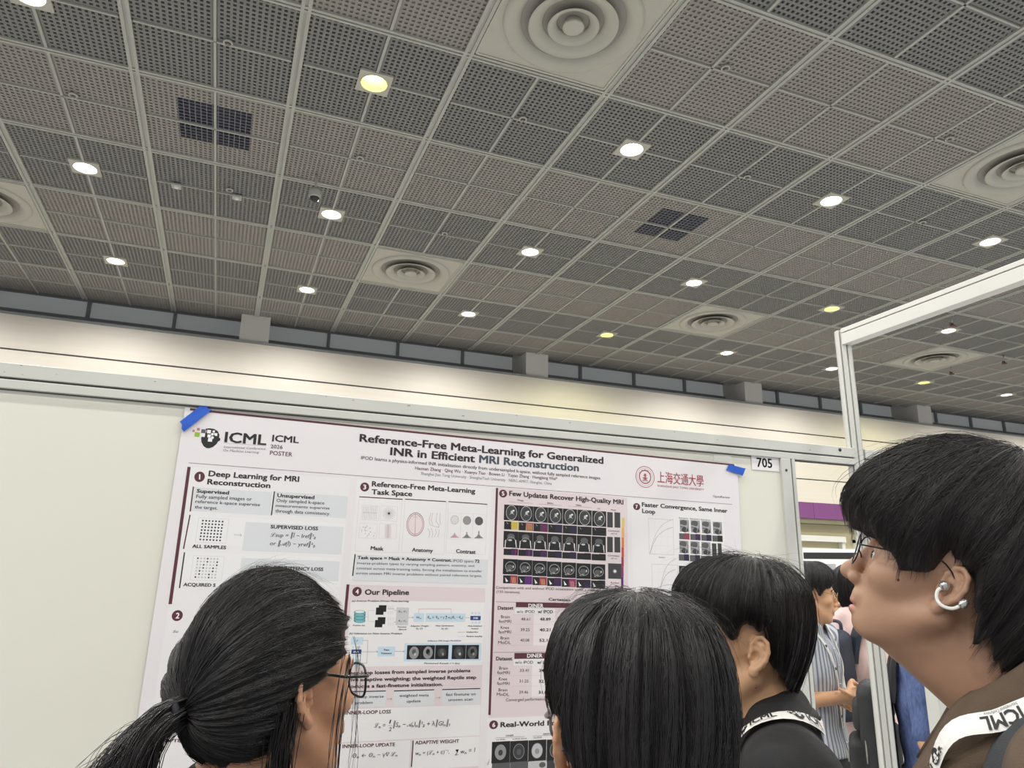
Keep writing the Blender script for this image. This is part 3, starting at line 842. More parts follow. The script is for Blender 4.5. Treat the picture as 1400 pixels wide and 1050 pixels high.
(3, 'l', 613.4, 245.8, 628.0, 242.3, 0.4, 'mar2', 3),
(3, 'l', 610.7, 253.9, 595.9, 251.9, 0.4, 'mar2', 3),
(3, 'l', 613.9, 253.7, 628.6, 251.3, 0.4, 'mar2', 3),
(3, 'l', 611.3, 261.7, 596.6, 260.9, 0.4, 'mar2', 3),
(3, 'l', 614.5, 261.5, 629.1, 260.4, 0.4, 'mar2', 3),
(3, 'l', 611.8, 269.5, 597.2, 269.9, 0.4, 'mar2', 3),
(3, 'l', 615.0, 269.3, 629.8, 269.4, 0.4, 'mar2', 3),
(3, 'l', 612.3, 277.3, 597.7, 278.8, 0.4, 'mar2', 3),
(3, 'l', 615.5, 277.1, 630.3, 278.3, 0.4, 'mar2', 3),
(3, 'l', 655.0, 223.7, 650.3, 241.9, 0.6, 'mar2', 3),
(3, 'l', 650.3, 241.9, 653.6, 255.5, 0.6, 'mar2', 3),
(3, 'l', 653.6, 255.5, 666.3, 259.9, 0.6, 'mar2', 3),
(3, 'l', 666.3, 259.9, 680.2, 260.8, 0.6, 'mar2', 3),
(3, 'l', 660.0, 223.4, 656.2, 243.5, 0.6, 'mar2', 3),
(3, 'l', 656.2, 243.5, 661.9, 255.1, 0.6, 'mar2', 3),
(3, 'l', 671.7, 222.6, 670.5, 246.6, 0.6, 'mar2', 3),
(3, 'l', 670.5, 246.6, 679.9, 256.0, 0.6, 'mar2', 3),
(3, 'l', 679.9, 256.0, 677.4, 264.1, 0.6, 'mar2', 3),
(3, 'l', 681.3, 222.1, 681.0, 240.1, 0.6, 'mar2', 3),
(3, 'l', 681.0, 240.1, 683.6, 253.8, 0.6, 'mar2', 3),
(3, 'l', 648.4, 265.6, 654.9, 277.1, 0.6, 'mar2', 3),
(3, 'l', 654.9, 277.1, 652.9, 290.9, 0.6, 'mar2', 3),
(3, 'l', 657.5, 265.1, 663.2, 276.7, 0.6, 'mar2', 3),
(3, 'l', 663.2, 276.7, 661.5, 290.5, 0.6, 'mar2', 3),
(3, 'l', 670.0, 266.5, 673.1, 276.2, 0.6, 'mar2', 3),
(3, 'l', 673.1, 276.2, 668.1, 289.0, 0.6, 'mar2', 3),
(3, 'l', 680.6, 267.9, 680.1, 279.8, 0.6, 'mar2', 3),
(3, 'l', 680.1, 279.8, 678.0, 288.5, 0.6, 'mar2', 3),
(3, 'b', 706.1, 220.6, 742.6, 291.8, 0.4, 'line', 2),
(3, 'c', 724.1, 238.8, 11.9, 12.0, 'lgray2', 3, 0),
(3, 'c', 724.1, 238.8, 11.9, 12.0, 'gray', 4, 0.06),
(3, 'r', 713.5, 286.1, 715.9, 288.3, 'pinkl', 3),
(3, 'r', 716.1, 284.3, 718.7, 288.2, 'pinkl', 3),
(3, 'r', 718.8, 281.8, 721.5, 288.1, 'pinkl', 3),
(3, 'r', 721.4, 278.6, 724.3, 287.9, 'pinkl', 3),
(3, 'r', 724.0, 274.4, 727.1, 287.8, 'pinkl', 3),
(3, 'r', 727.0, 278.3, 729.9, 287.6, 'pinkl', 3),
(3, 'r', 730.0, 281.3, 732.7, 287.5, 'pinkl', 3),
(3, 'r', 732.9, 283.5, 735.4, 287.3, 'pinkl', 3),
(3, 'r', 735.7, 284.9, 738.2, 287.2, 'pinkl', 3),
(3, 'b', 741.9, 219.6, 778.4, 290.2, 0.4, 'line', 2),
(3, 'c', 760.0, 238.4, 12.1, 12.1, 'mgray', 3, 0),
(3, 'c', 760.0, 238.4, 12.1, 12.1, 'gray', 4, 0.06),
(3, 'r', 749.1, 285.1, 751.5, 287.4, 'gray', 3),
(3, 'r', 751.8, 283.4, 754.4, 287.2, 'gray', 3),
(3, 'r', 754.5, 280.8, 757.2, 287.1, 'gray', 3),
(3, 'r', 757.1, 277.6, 760.0, 286.9, 'gray', 3),
(3, 'r', 759.6, 270.3, 762.8, 286.9, 'gray', 3),
(3, 'r', 762.8, 277.3, 765.7, 286.8, 'gray', 3),
(3, 'r', 765.8, 280.4, 768.5, 286.6, 'gray', 3),
(3, 'r', 768.7, 282.6, 771.3, 286.5, 'gray', 3),
(3, 'r', 771.6, 284.1, 774.2, 286.3, 'gray', 3),
(3, 'b', 777.3, 218.8, 814.0, 288.5, 0.4, 'line', 2),
(3, 'c', 795.6, 238.1, 12.3, 12.1, 'dgray', 3, 0),
(3, 'c', 795.6, 238.1, 12.3, 12.1, 'gray', 4, 0.06),
(3, 'r', 784.2, 284.3, 786.8, 286.5, 'gray', 3),
(3, 'r', 787.0, 282.5, 789.6, 286.4, 'gray', 3),
(3, 'r', 789.8, 280.0, 792.5, 286.2, 'gray', 3),
(3, 'r', 792.5, 276.6, 795.3, 286.1, 'gray', 3),
(3, 'r', 794.9, 266.0, 798.2, 286.0, 'gray', 3),
(3, 'r', 798.2, 276.4, 801.0, 285.8, 'gray', 3),
(3, 'r', 801.2, 279.4, 803.9, 285.8, 'gray', 3),
(3, 'r', 804.2, 281.7, 806.8, 285.6, 'gray', 3),
(3, 'r', 807.1, 283.1, 809.6, 285.5, 'gray', 3),
(3, 'r', 455.9, 343.4, 827.7, 409.7, 'gpan', 2),
(3, 'l', 456.6, 342.4, 454.8, 397.9, 3, 'ink', 3),
(3, 't', 463.5, 354.5, 721.6, 352.3, 7.7, 'X', 'ink2', 'Task space = Mask × Anatomy × Contrast.'),
(3, 't', 725.2, 353.1, 784.4, 352.4, 7.3, 'N', 'ink2', 'IPOD spans'),
(3, 't', 788.1, 352.2, 802.1, 352.4, 8.1, 'X', 'ink2', '72'),
(3, 't', 463.7, 367.8, 786.8, 364.0, 6.3, 'N', 'ink2', 'inverse-problem types by varying sampling pattern, anatomy, and'),
(3, 't', 463.2, 380.9, 810.2, 377.8, 6.4, 'N', 'ink2', 'contrast across meta-training tasks, forcing the initialization to transfer'),
(3, 't', 462.6, 393.2, 810.7, 390.2, 6.3, 'N', 'ink2', 'across unseen MRI inverse problems without paired reference targets.'),
(4, 'r', 444.0, 420.0, 822.4, 1087.9, 'pink', 1),
(4, 'l', 444.8, 419.3, 442.7, 851.8, 7.409999999999999, 'mar', 3),
(4, 'c', 469.6, 436.6, 12.3, 11.8, 'mar', 2, 0),
(4, 't', 466.0, 442.6, 474.3, 442.4, 11.8, 'X', 'white', '4'),
(4, 't', 489.7, 443.7, 607.6, 442.0, 13.1, 'X', 'ink2', 'Our Pipeline'),
(4, 'r', 455.6, 457.7, 822.1, 619.6, 'panel', 2),
(4, 't', 458.3, 461.7, 608.9, 460.1, 4.3, 'J', 'ink', '(a) Inverse Problem-Driven Meta-learning'),
(4, 't', 458.5, 541.5, 596.0, 541.5, 4.3, 'J', 'ink', '(b) Inference on New Inverse Problem'),
(4, 'r', 467.2, 486.9, 496.4, 509.6, 'teal', 3),
(4, 'c', 480.7, 486.6, 13.9, 4.0, 'tealw', 5, 0),
(4, 'c', 480.7, 486.6, 13.9, 4.0, 'ink', 5, 0.12),
(4, 'c', 481.3, 494.3, 13.9, 4.0, 'teal', 4, 0),
(4, 'c', 481.3, 494.3, 13.9, 4.0, 'ink', 5, 0.12),
(4, 'c', 481.9, 502.0, 13.9, 4.0, 'teal', 4, 0),
(4, 'c', 481.9, 502.0, 13.9, 4.0, 'ink', 5, 0.12),
(4, 'c', 482.6, 509.7, 13.8, 4.0, 'teal', 4, 0),
(4, 'c', 482.6, 509.7, 13.8, 4.0, 'ink', 5, 0.12),
(4, 'l', 466.9, 486.9, 468.8, 509.8, 0.7, 'ink', 3),
(4, 'l', 494.6, 486.5, 496.4, 509.6, 0.7, 'ink', 3),
(4, 't', 465.7, 521.4, 497.1, 521.3, 3.3, 'J', 'ink', 'Problem Set'),
(4, 'l', 504.3, 483.3, 519.0, 483.1, 0.4, 'gray', 3),
(4, 'l', 506.5, 510.4, 521.1, 510.3, 0.4, 'gray', 3),
(4, 'l', 502.0, 483.3, 504.2, 510.5, 0.4, 'gray', 3),
(4, 'l', 495.9, 498.8, 503.4, 498.8, 0.4, 'gray', 3),
(4, 'r', 522.6, 475.3, 542.8, 493.4, 'blk', 4),
(4, 'r', 529.4, 469.3, 549.5, 485.9, 'blk', 4),
(4, 'r', 522.5, 506.3, 542.2, 524.4, 'blk', 4),
(4, 'r', 529.1, 499.2, 549.1, 516.7, 'blk', 4),
(4, 'b', 552.4, 477.7, 570.2, 484.3, 0.6, 'ink', 2),
(4, 'r', 553.2, 470.8, 556.2, 473.6, 'lgray2', 3),
(4, 'r', 553.6, 474.5, 556.4, 477.4, 'lgray2', 3),
(4, 'r', 554.3, 484.6, 557.2, 487.3, 'lgray2', 3),
(4, 'r', 554.6, 488.3, 557.4, 491.0, 'lgray2', 3),
(4, 'r', 559.2, 470.7, 562.1, 473.5, 'lgray2', 3),
(4, 'r', 559.5, 474.4, 562.4, 477.3, 'lgray2', 3),
(4, 'r', 560.2, 484.5, 563.1, 487.3, 'lgray2', 3),
(4, 'r', 560.5, 488.2, 563.4, 491.0, 'lgray2', 3),
(4, 'r', 565.2, 470.6, 568.1, 473.4, 'lgray2', 3),
(4, 'r', 565.5, 474.4, 568.3, 477.2, 'lgray2', 3),
(4, 'r', 566.2, 484.4, 569.1, 487.2, 'lgray2', 3),
(4, 'r', 566.5, 488.2, 569.3, 491.0, 'lgray2', 3),
(4, 'l', 570.1, 482.4, 578.4, 482.4, 0.6, 'ink', 3),
(4, 'b', 554.7, 506.4, 572.4, 513.1, 0.6, 'ink', 2),
(4, 'r', 555.5, 499.5, 558.3, 502.3, 'lgray2', 3),
(4, 'r', 555.7, 503.3, 558.6, 506.0, 'lgray2', 3),
(4, 'r', 556.5, 513.2, 559.3, 515.9, 'lgray2', 3),
(4, 'r', 556.8, 517.0, 559.6, 519.7, 'lgray2', 3),
(4, 'r', 561.4, 499.5, 564.2, 502.2, 'lgray2', 3),
(4, 'r', 561.6, 503.2, 564.6, 505.9, 'lgray2', 3),
(4, 'r', 562.4, 513.2, 565.2, 515.9, 'lgray2', 3),
(4, 'r', 562.7, 516.9, 565.6, 519.6, 'lgray2', 3),
(4, 'r', 567.4, 499.4, 570.2, 502.1, 'lgray2', 3),
(4, 'r', 567.6, 503.2, 570.5, 505.9, 'lgray2', 3),
(4, 'r', 568.4, 513.1, 571.2, 515.9, 'lgray2', 3),
(4, 'r', 568.7, 516.9, 571.5, 519.6, 'lgray2', 3),
(4, 'l', 572.3, 511.2, 580.6, 511.2, 0.6, 'ink', 3),
(4, 'r', 576.9, 474.2, 610.2, 519.1, 'gpan2', 3),
(4, 'b', 576.9, 474.2, 610.2, 519.1, 0.6, 'ink', 2),
(4, 't', 582.4, 486.5, 604.6, 486.1, 4.1, 'S', 'ink', 'θ₁, ℒ₁'),
(4, 't', 584.1, 509.9, 605.5, 509.7, 4.1, 'S', 'ink', 'θₙ, ℒₙ'),
(4, 't', 589.7, 498.8, 598.1, 498.8, 1.2, 'S', 'ink', '...'),
(4, 'l', 608.9, 499.3, 623.4, 499.2, 0.6, 'ink', 3),
(4, 'l', 620.3, 497.4, 623.4, 499.2, 0.6, 'ink', 3),
(4, 'l', 620.5, 501.2, 623.4, 499.2, 0.6, 'ink', 3),
(4, 'r', 624.3, 488.1, 652.4, 510.4, 'blue', 3),
(4, 'b', 624.3, 488.1, 652.4, 510.4, 0.7, 'bluel', 2),
(4, 'r', 656.8, 487.8, 768.4, 509.5, 'blue', 3),
(4, 'b', 656.8, 487.8, 768.4, 509.5, 0.7, 'bluel', 2),
(4, 't', 631.0, 501.7, 645.0, 501.6, 5.1, 'S', 'ink', 'Wₘ'),
(4, 't', 662.1, 501.4, 761.5, 500.6, 6.4, 'S', 'ink', 'θₘ ← θₘ + γ ∑ wₙ(θₙ − θₘ)'),
(4, 'l', 637.3, 488.0, 636.5, 477.5, 0.6, 'red', 3),
(4, 'l', 636.5, 477.5, 726.8, 476.3, 0.6, 'red', 3),
(4, 'l', 726.8, 476.3, 727.5, 487.3, 0.6, 'red', 3),
(4, 'l', 767.9, 498.9, 781.5, 498.7, 0.6, 'ink', 3),
(4, 'r', 782.3, 493.5, 812.1, 504.7, 'navy', 4),
(4, 't', 791.3, 501.6, 804.6, 501.5, 4.6, 'B', 'white', 'INR'),
(4, 'r', 784.4, 483.4, 790.5, 489.8, 'blue', 3),
(4, 'r', 785.4, 507.5, 791.5, 513.9, 'blue', 3),
(4, 'r', 794.5, 483.2, 800.6, 489.7, 'blue', 3),
(4, 'r', 795.5, 507.3, 801.6, 513.8, 'blue', 3),
(4, 'r', 804.6, 483.2, 810.7, 489.6, 'blue', 3),
(4, 'r', 805.6, 507.3, 811.7, 513.8, 'blue', 3),
(4, 't', 616.5, 522.2, 666.8, 521.9, 3.5, 'J', 'ink', 'Adaptive Weight'),
(4, 't', 632.1, 528.7, 650.1, 528.6, 3.4, 'J', 'ink', 'Eq. (7)'),
(4, 't', 685.4, 521.2, 736.3, 520.9, 3.5, 'J', 'ink', 'Meta-Optimization'),
(4, 't', 701.7, 528.4, 719.2, 528.4, 3.4, 'J', 'ink', 'Eq. (6)'),
(4, 't', 776.1, 521.4, 816.5, 521.2, 3.6, 'J', 'ink', 'Meta-Initialized'),
(4, 't', 785.4, 528.1, 807.0, 528.0, 3.5, 'J', 'ink', 'Network'),
(4, 't', 772.6, 536.9, 806.3, 536.8, 3.6, 'J', 'ink', 'Gradient flow'),
(4, 't', 773.1, 547.8, 818.7, 547.8, 3.6, 'J', 'ink', 'Random sampling'),
(4, 't', 582.5, 524.6, 607.3, 524.5, 3.4, 'J', 'ink', 'Parameter'),
(4, 't', 585.6, 530.7, 607.0, 530.7, 3.4, 'J', 'ink', 'Space'),
(4, 'l', 748.4, 535.7, 769.0, 535.5, 0.6, 'ink', 3),
(4, 'l', 748.9, 546.5, 769.5, 546.4, 0.4, 'gray', 3),
(4, 'r', 464.9, 548.7, 495.7, 566.6, 'blue', 3),
(4, 'b', 464.9, 548.7, 495.7, 566.6, 0.7, 'bluel', 2),
(4, 'r', 463.3, 601.4, 494.9, 619.6, 'blue', 3),
(4, 'b', 463.3, 601.4, 494.9, 619.6, 0.7, 'bluel', 2),
(4, 'r', 534.8, 571.9, 580.4, 595.3, 'blue', 3),
(4, 'b', 534.8, 571.9, 580.4, 595.3, 0.7, 'bluel', 2),
(4, 't', 478.2, 559.6, 482.4, 559.6, 3.9, 'J', 'ink', 'P'),
(4, 't', 551.2, 581.4, 565.3, 581.5, 3.9, 'B', 'ink', 'Fast'),
(4, 't', 544.7, 589.6, 571.5, 589.7, 3.9, 'B', 'ink', 'Finetune'),
(4, 't', 470.4, 612.2, 486.9, 612.5, 3.9, 'J', 'ink', 'Lmeta'),
(4, 'r', 467.8, 578.2, 493.2, 588.9, 'navy', 4),
(4, 't', 473.8, 586.1, 487.2, 586.2, 4.2, 'B', 'white', 'INR'),
(4, 'r', 469.4, 570.4, 474.3, 575.9, 'blue', 3),
(4, 'r', 471.1, 590.8, 476.0, 596.2, 'blue', 3),
(4, 'r', 477.6, 570.4, 482.5, 575.8, 'blue', 3),
(4, 'r', 479.4, 590.9, 484.3, 596.3, 'blue', 3),
(4, 'r', 485.9, 570.5, 490.8, 575.9, 'blue', 3),
(4, 'r', 487.6, 590.9, 492.5, 596.4, 'blue', 3),
(4, 'l', 494.9, 556.6, 507.8, 556.6, 0.6, 'ink', 3),
(4, 'l', 494.1, 611.3, 509.1, 611.5, 0.6, 'ink', 3),
(4, 'l', 507.8, 556.6, 509.4, 611.5, 0.6, 'ink', 3),
(4, 'l', 492.7, 583.8, 535.2, 584.0, 0.6, 'ink', 3),
(4, 'l', 579.5, 583.4, 605.0, 583.6, 0.6, 'ink', 3),
(4, 'l', 601.9, 581.8, 605.4, 583.6, 0.6, 'ink', 3),
(4, 'l', 602.1, 585.4, 605.4, 583.6, 0.6, 'ink', 3),
(4, 'l', 531.8, 582.2, 535.2, 584.0, 0.6, 'ink', 3),
(4, 'l', 532.0, 585.9, 535.2, 584.0, 0.6, 'ink', 3),
(4, 'r', 604.6, 563.5, 817.3, 608.2, 'blue', 3),
(4, 'b', 604.6, 563.5, 817.3, 608.2, 0.9, 'bluel', 2),
(4, 'r', 612.0, 568.5, 649.9, 603.3, 'blk', 4),
(4, 'c', 631.0, 587.1, 12.8, 15.4, 'mgray', 5, 0),
(4, 'c', 630.8, 584.7, 5.4, 6.8, 'dgray', 6, 0),
(4, 'c', 633.9, 590.9, 3.0, 3.7, 'lgray', 7, 0),
(4, 'r', 650.0, 568.5, 687.2, 603.5, 'blk', 4),
(4, 'c', 668.7, 587.2, 13.0, 15.5, 'mgray', 5, 0),
(4, 'c', 668.5, 584.7, 5.5, 6.9, 'blk', 6, 0),
(4, 'c', 671.6, 591.0, 3.1, 3.7, 'dgray', 7, 0),
(4, 'r', 688.2, 568.4, 725.1, 603.7, 'blk', 4),
(4, 'c', 706.8, 587.3, 11.7, 11.2, 'dgray2', 5, 0),
(4, 'c', 706.5, 584.8, 5.6, 6.9, 'dgray', 6, 0),
(4, 'c', 709.7, 591.1, 3.1, 3.7, 'mgray', 7, 0),
(4, 'r', 734.3, 568.4, 773.4, 604.0, 'blk', 4),
(4, 'c', 753.9, 587.5, 13.4, 15.7, 'dgray2', 5, 0),
(4, 'c', 753.7, 584.9, 5.7, 7.0, 'dgray', 6, 0),
(4, 'c', 756.9, 591.2, 3.1, 3.8, 'lgray', 7, 0),
(4, 'r', 774.1, 568.4, 810.6, 604.2, 'blk', 4),
(4, 'c', 792.5, 587.5, 13.5, 15.9, 'dgray', 5, 0),
(4, 'c', 792.3, 585.0, 5.7, 7.0, 'blk', 6, 0),
(4, 'c', 795.4, 591.3, 3.2, 3.8, 'mgray', 7, 0),
(4, 't', 665.7, 559.7, 758.4, 558.9, 3.8, 'J', 'bluel', 'Different MRI Image Modalities'),
(4, 't', 659.7, 614.9, 757.8, 616.6, 3.7, 'J', 'ink', 'Finetuned Result: I = f(x)'),
(4, 't', 456.4, 637.9, 788.8, 637.0, 8.3, 'X', 'ink2', 'Inner-loop losses from sampled inverse problems'),
(4, 't', 457.0, 653.7, 806.1, 653.9, 8.2, 'X', 'ink2', 'drive adaptive weighting; the weighted Reptile step'),
(4, 't', 457.4, 669.5, 714.1, 669.6, 8.2, 'X', 'ink2', 'produces a fast-finetune initialization.'),
(4, 'r', 457.4, 676.8, 564.6, 714.6, 'gpan', 2),
(4, 'l', 457.6, 677.9, 563.5, 678.5, 2.4, 'ink', 3),
(4, 'r', 584.5, 677.5, 692.3, 715.9, 'gpan', 2),
(4, 'l', 584.6, 679.0, 691.4, 678.6, 2.4, 'ink', 3),
(4, 'r', 712.8, 676.9, 819.9, 716.4, 'gpan', 2),
(4, 'l', 712.8, 678.8, 819.0, 678.5, 2.4, 'ink', 3),
(4, 't', 462.1, 693.5, 559.2, 694.0, 6.4, 'M', 'ink', 'inner-loop inverse'),
(4, 't', 488.1, 707.6, 532.2, 707.5, 6.4, 'M', 'ink', 'problem'),
(4, 't', 599.3, 693.7, 677.1, 694.0, 6.6, 'M', 'ink', 'weighted meta'),
(4, 't', 619.9, 707.7, 656.6, 707.5, 6.6, 'M', 'ink', 'update'),
(4, 't', 723.9, 694.4, 806.3, 694.7, 6.8, 'M', 'ink', 'fast finetune on'),
(4, 't', 731.6, 707.3, 799.1, 707.4, 6.7, 'M', 'ink', 'unseen scan'),
(4, 'l', 568.2, 697.9, 580.5, 697.6, 0.6, 'mar', 3),
(4, 'l', 577.8, 695.7, 580.5, 697.6, 0.6, 'mar', 3),
(4, 'l', 578.0, 699.9, 580.5, 697.6, 0.6, 'mar', 3),
(4, 'l', 695.3, 698.4, 708.2, 698.1, 0.6, 'mar', 3),
(4, 'l', 705.4, 696.3, 708.2, 698.1, 0.6, 'mar', 3),
(4, 'l', 705.6, 700.6, 708.2, 698.1, 0.6, 'mar', 3),
(4, 'r', 457.5, 718.4, 821.6, 793.5, 'panel', 2),
(4, 'l', 458.2, 719.0, 458.9, 787.3, 3, 'ink', 3),
(4, 't', 466.3, 730.5, 580.4, 731.5, 8.1, 'B', 'mar', 'INNER-LOOP LOSS'),
(4, 't', 539.9, 763.4, 569.0, 763.4, 9.9, 'S', 'ink2', 'ℒₙ ='),
(4, 't', 577.4, 755.4, 583.2, 755.3, 8.8, 'S', 'ink2', '1'),
(4, 'l', 575.2, 760.2, 585.8, 760.3, 0.7, 'ink2', 3),
(4, 't', 578.1, 772.8, 585.1, 772.8, 8.7, 'S', 'ink2', '2'),
(4, 't', 588.3, 763.6, 739.2, 765.8, 10.5, 'S', 'ink2', '‖Sₙ − 𝒜ₙIₙ‖²₂ + λ‖GIₙ‖₁'),
(4, 'r', 458.5, 796.5, 636.4, 861.2, 'panel', 2),
(4, 'l', 459.1, 796.5, 458.1, 850.8, 3, 'ink', 3),
(4, 't', 465.2, 806.4, 596.4, 808.3, 7.9, 'B', 'mar', 'INNER-LOOP UPDATE'),
(4, 't', 491.6, 829.3, 604.8, 831.0, 8.4, 'S', 'ink2', 'Θₙ ← Θₙ − γ∇ ℒₙ'),
(4, 'r', 641.7, 795.7, 822.1, 866.6, 'panel', 2),
(4, 'l', 643.1, 797.4, 642.7, 858.7, 3, 'ink', 3),
(4, 't', 648.4, 807.0, 766.0, 808.4, 8.1, 'B', 'mar', 'ADAPTIVE WEIGHT'),
(4, 't', 650.7, 832.0, 740.8, 832.6, 8.7, 'S', 'ink2', 'wₙ ∝ (ℒₙ + ε)⁻¹,'),
(4, 't', 756.6, 835.8, 811.8, 832.7, 10.6, 'S', 'ink2', '∑ wₙ = 1'),
(5, 'r', 846.2, 140.4, 1276.7, 767.6, 'pink', 1),
(5, 'l', 846.4, 141.4, 847.9, 744.9, 6.84, 'mar', 3),
(5, 'c', 865.7, 156.0, 12.4, 11.4, 'mar', 2, 0),
(5, 't', 861.7, 161.9, 870.1, 161.4, 11.5, 'X', 'white', '5'),
(5, 't', 884.5, 160.4, 1263.2, 161.6, 13.7, 'X', 'ink2', 'Few Updates Recover High-Quality MRI'),
(5, 'r', 870.3, 186.8, 915.6, 230.8, 'blk', 3),
(5, 'r', 872.0, 234.0, 916.4, 256.7, 'vblk', 3),
(5, 'c', 893.6, 208.8, 17.1, 21.3, 'lgray', 4, 0.07),
(5, 'c', 893.6, 208.8, 15.5, 19.5, 'dgray2', 4, 0),
(5, 'c', 894.7, 207.2, 3.9, 5.0, 'lgray', 5, 0),
(5, 'c', 899.6, 202.7, 3.1, 2.5, 'white', 6, 0),
(5, 'l', 888.3, 215.4, 895.0, 206.5, 1, 'lgray', 5),
(5, 'l', 900.8, 214.7, 895.9, 207.2, 1, 'lgray', 5),
(5, 'r', 893.6, 233.5, 916.0, 256.7, 'yel', 4),
(5, 'l', 879.8, 237.1, 883.8, 241.8, 1, 'lgray', 5),
(5, 'l', 896.0, 235.4, 894.3, 256.3, 1.1, 'mar', 5),
(5, 'l', 899.8, 235.3, 898.5, 256.2, 1.1, 'mar', 5),
(5, 'l', 903.7, 235.0, 902.8, 255.9, 1.1, 'mar', 5),
(5, 'l', 907.6, 234.8, 907.0, 255.7, 1.1, 'mar', 5),
(5, 'l', 911.5, 234.6, 911.3, 255.5, 1.1, 'mar', 5),
(5, 'r', 871.4, 261.4, 916.4, 307.3, 'blk', 3),
(5, 'r', 873.2, 310.8, 917.0, 328.1, 'vblk', 3),
(5, 'c', 894.7, 291.9, 14.7, 15.4, 'mgray', 4, 0.12),
(5, 'r', 880.7, 287.8, 907.5, 306.7, 'vblk', 5),
(5, 'l', 877.7, 286.8, 876.8, 307.4, 2, 'white', 5),
(5, 'l', 909.2, 285.3, 911.3, 305.9, 2, 'white', 5),
(5, 'c', 894.1, 275.6, 11.6, 7.7, 'dgray', 4, 0),
(5, 'c', 891.5, 286.5, 6.1, 2.5, 'lgray', 6, 0),
(5, 'r', 896.1, 309.8, 915.8, 328.2, 'purp', 4),
(5, 'l', 909.4, 309.3, 908.9, 328.4, 1.6, 'rmix', 5),
(5, 'r', 872.6, 338.8, 917.1, 380.9, 'blk', 3),
(5, 'r', 874.2, 383.6, 917.9, 405.5, 'vblk', 3),
(5, 'c', 895.3, 359.1, 16.1, 13.7, 'mgray', 4, 0.14),
(5, 'c', 893.6, 361.6, 9.9, 7.6, 'dgray', 4, 0),
(5, 'c', 903.7, 359.5, 2.3, 3.5, 'lgray', 5, 0),
(5, 'l', 882.8, 371.1, 888.3, 373.8, 1.4, 'lgray', 5),
(5, 'c', 893.4, 369.5, 3.8, 2.4, 'mgray', 5, 0),
(5, 'r', 895.4, 382.9, 917.5, 405.5, 'rmix', 4),
(5, 'p', 879.7, 388.8, 889.9, 400.1, 884.6, 400.9, 883.2, 402.9, 'white', 6),
(5, 'l', 899.4, 388.3, 902.9, 403.8, 1.3, 'yel2', 5),
(5, 'l', 902.8, 388.1, 905.9, 403.8, 1.3, 'yel2', 5),
(5, 'l', 906.2, 388.1, 909.0, 403.6, 1.3, 'yel2', 5),
(5, 'l', 909.7, 387.9, 912.0, 403.6, 1.3, 'yel2', 5),
(5, 'r', 915.9, 186.8, 961.6, 231.2, 'blk', 3),
(5, 'r', 917.3, 234.4, 962.3, 257.2, 'vblk', 3),
(5, 'c', 939.4, 208.9, 17.4, 21.5, 'lgray', 4, 0.07),
(5, 'c', 939.4, 208.9, 15.8, 19.7, 'dgray2', 4, 0),
(5, 'c', 940.5, 207.4, 4.0, 5.0, 'lgray', 5, 0),
(5, 'c', 945.5, 202.8, 3.2, 2.5, 'white', 6, 0),
(5, 'l', 934.0, 215.7, 940.8, 206.7, 1, 'lgray', 5),
(5, 'l', 946.6, 215.0, 941.7, 207.4, 1, 'lgray', 5),
(5, 'r', 939.3, 233.8, 961.9, 257.2, 'rmix', 4),
(5, 'l', 925.2, 237.5, 929.3, 242.2, 1, 'lgray', 5),
(5, 'l', 941.6, 235.8, 939.8, 256.9, 1.1, 'yel', 5),
(5, 'l', 945.6, 235.6, 944.1, 256.8, 1.1, 'yel', 5),
(5, 'l', 949.5, 235.4, 948.5, 256.5, 1.1, 'yel', 5),
(5, 'l', 953.5, 235.2, 952.8, 256.2, 1.1, 'yel', 5),
(5, 'l', 957.4, 235.0, 957.1, 256.1, 1.1, 'yel', 5),
(5, 'r', 916.6, 261.6, 961.9, 307.8, 'blk', 3),
(5, 'r', 918.1, 311.4, 962.5, 328.8, 'vblk', 3),
(5, 'c', 940.1, 292.3, 14.8, 15.5, 'mgray', 4, 0.12),
(5, 'r', 925.9, 288.1, 952.9, 307.2, 'vblk', 5),
(5, 'l', 922.8, 287.2, 921.8, 307.9, 2, 'white', 5),
(5, 'l', 954.8, 285.7, 956.8, 306.4, 2, 'white', 5),
(5, 'c', 939.6, 275.8, 11.7, 7.7, 'dgray', 4, 0),
(5, 'c', 936.8, 286.9, 6.2, 2.5, 'lgray', 6, 0),
(5, 'r', 941.3, 310.4, 961.4, 328.8, 'purp', 4),
(5, 'l', 951.9, 310.4, 951.2, 329.3, 1.6, 'rmix', 5),
(5, 'r', 917.3, 339.6, 962.2, 382.0, 'blk', 3),
(5, 'r', 918.7, 384.6, 962.9, 406.8, 'vblk', 3),
(5, 'c', 940.3, 360.0, 16.3, 13.8, 'mgray', 4, 0.14),
(5, 'c', 938.5, 362.5, 10.0, 7.6, 'dgray', 4, 0),
(5, 'c', 948.9, 360.4, 2.3, 3.5, 'lgray', 5, 0),
(5, 'l', 927.5, 372.1, 933.0, 374.8, 1.4, 'lgray', 5),
(5, 'c', 938.3, 370.5, 3.8, 2.4, 'mgray', 5, 0),
(5, 'r', 940.2, 384.0, 962.5, 406.8, 'purp2', 4),
(5, 'p', 924.2, 389.9, 934.5, 401.3, 929.2, 402.1, 927.7, 404.2, 'white', 6),
(5, 'r', 962.1, 186.9, 1008.4, 231.6, 'blk', 3),
(5, 'r', 963.4, 234.8, 1009.0, 257.8, 'vblk', 3),
(5, 'c', 985.9, 209.1, 17.7, 21.7, 'lgray', 4, 0.07),
(5, 'c', 985.9, 209.1, 16.1, 19.9, 'dgray2', 4, 0),
(5, 'c', 987.1, 207.6, 4.0, 5.1, 'lgray', 5, 0),
(5, 'c', 992.2, 202.9, 3.2, 2.6, 'white', 6, 0),
(5, 'l', 980.4, 216.0, 987.5, 206.9, 1, 'lgray', 5),
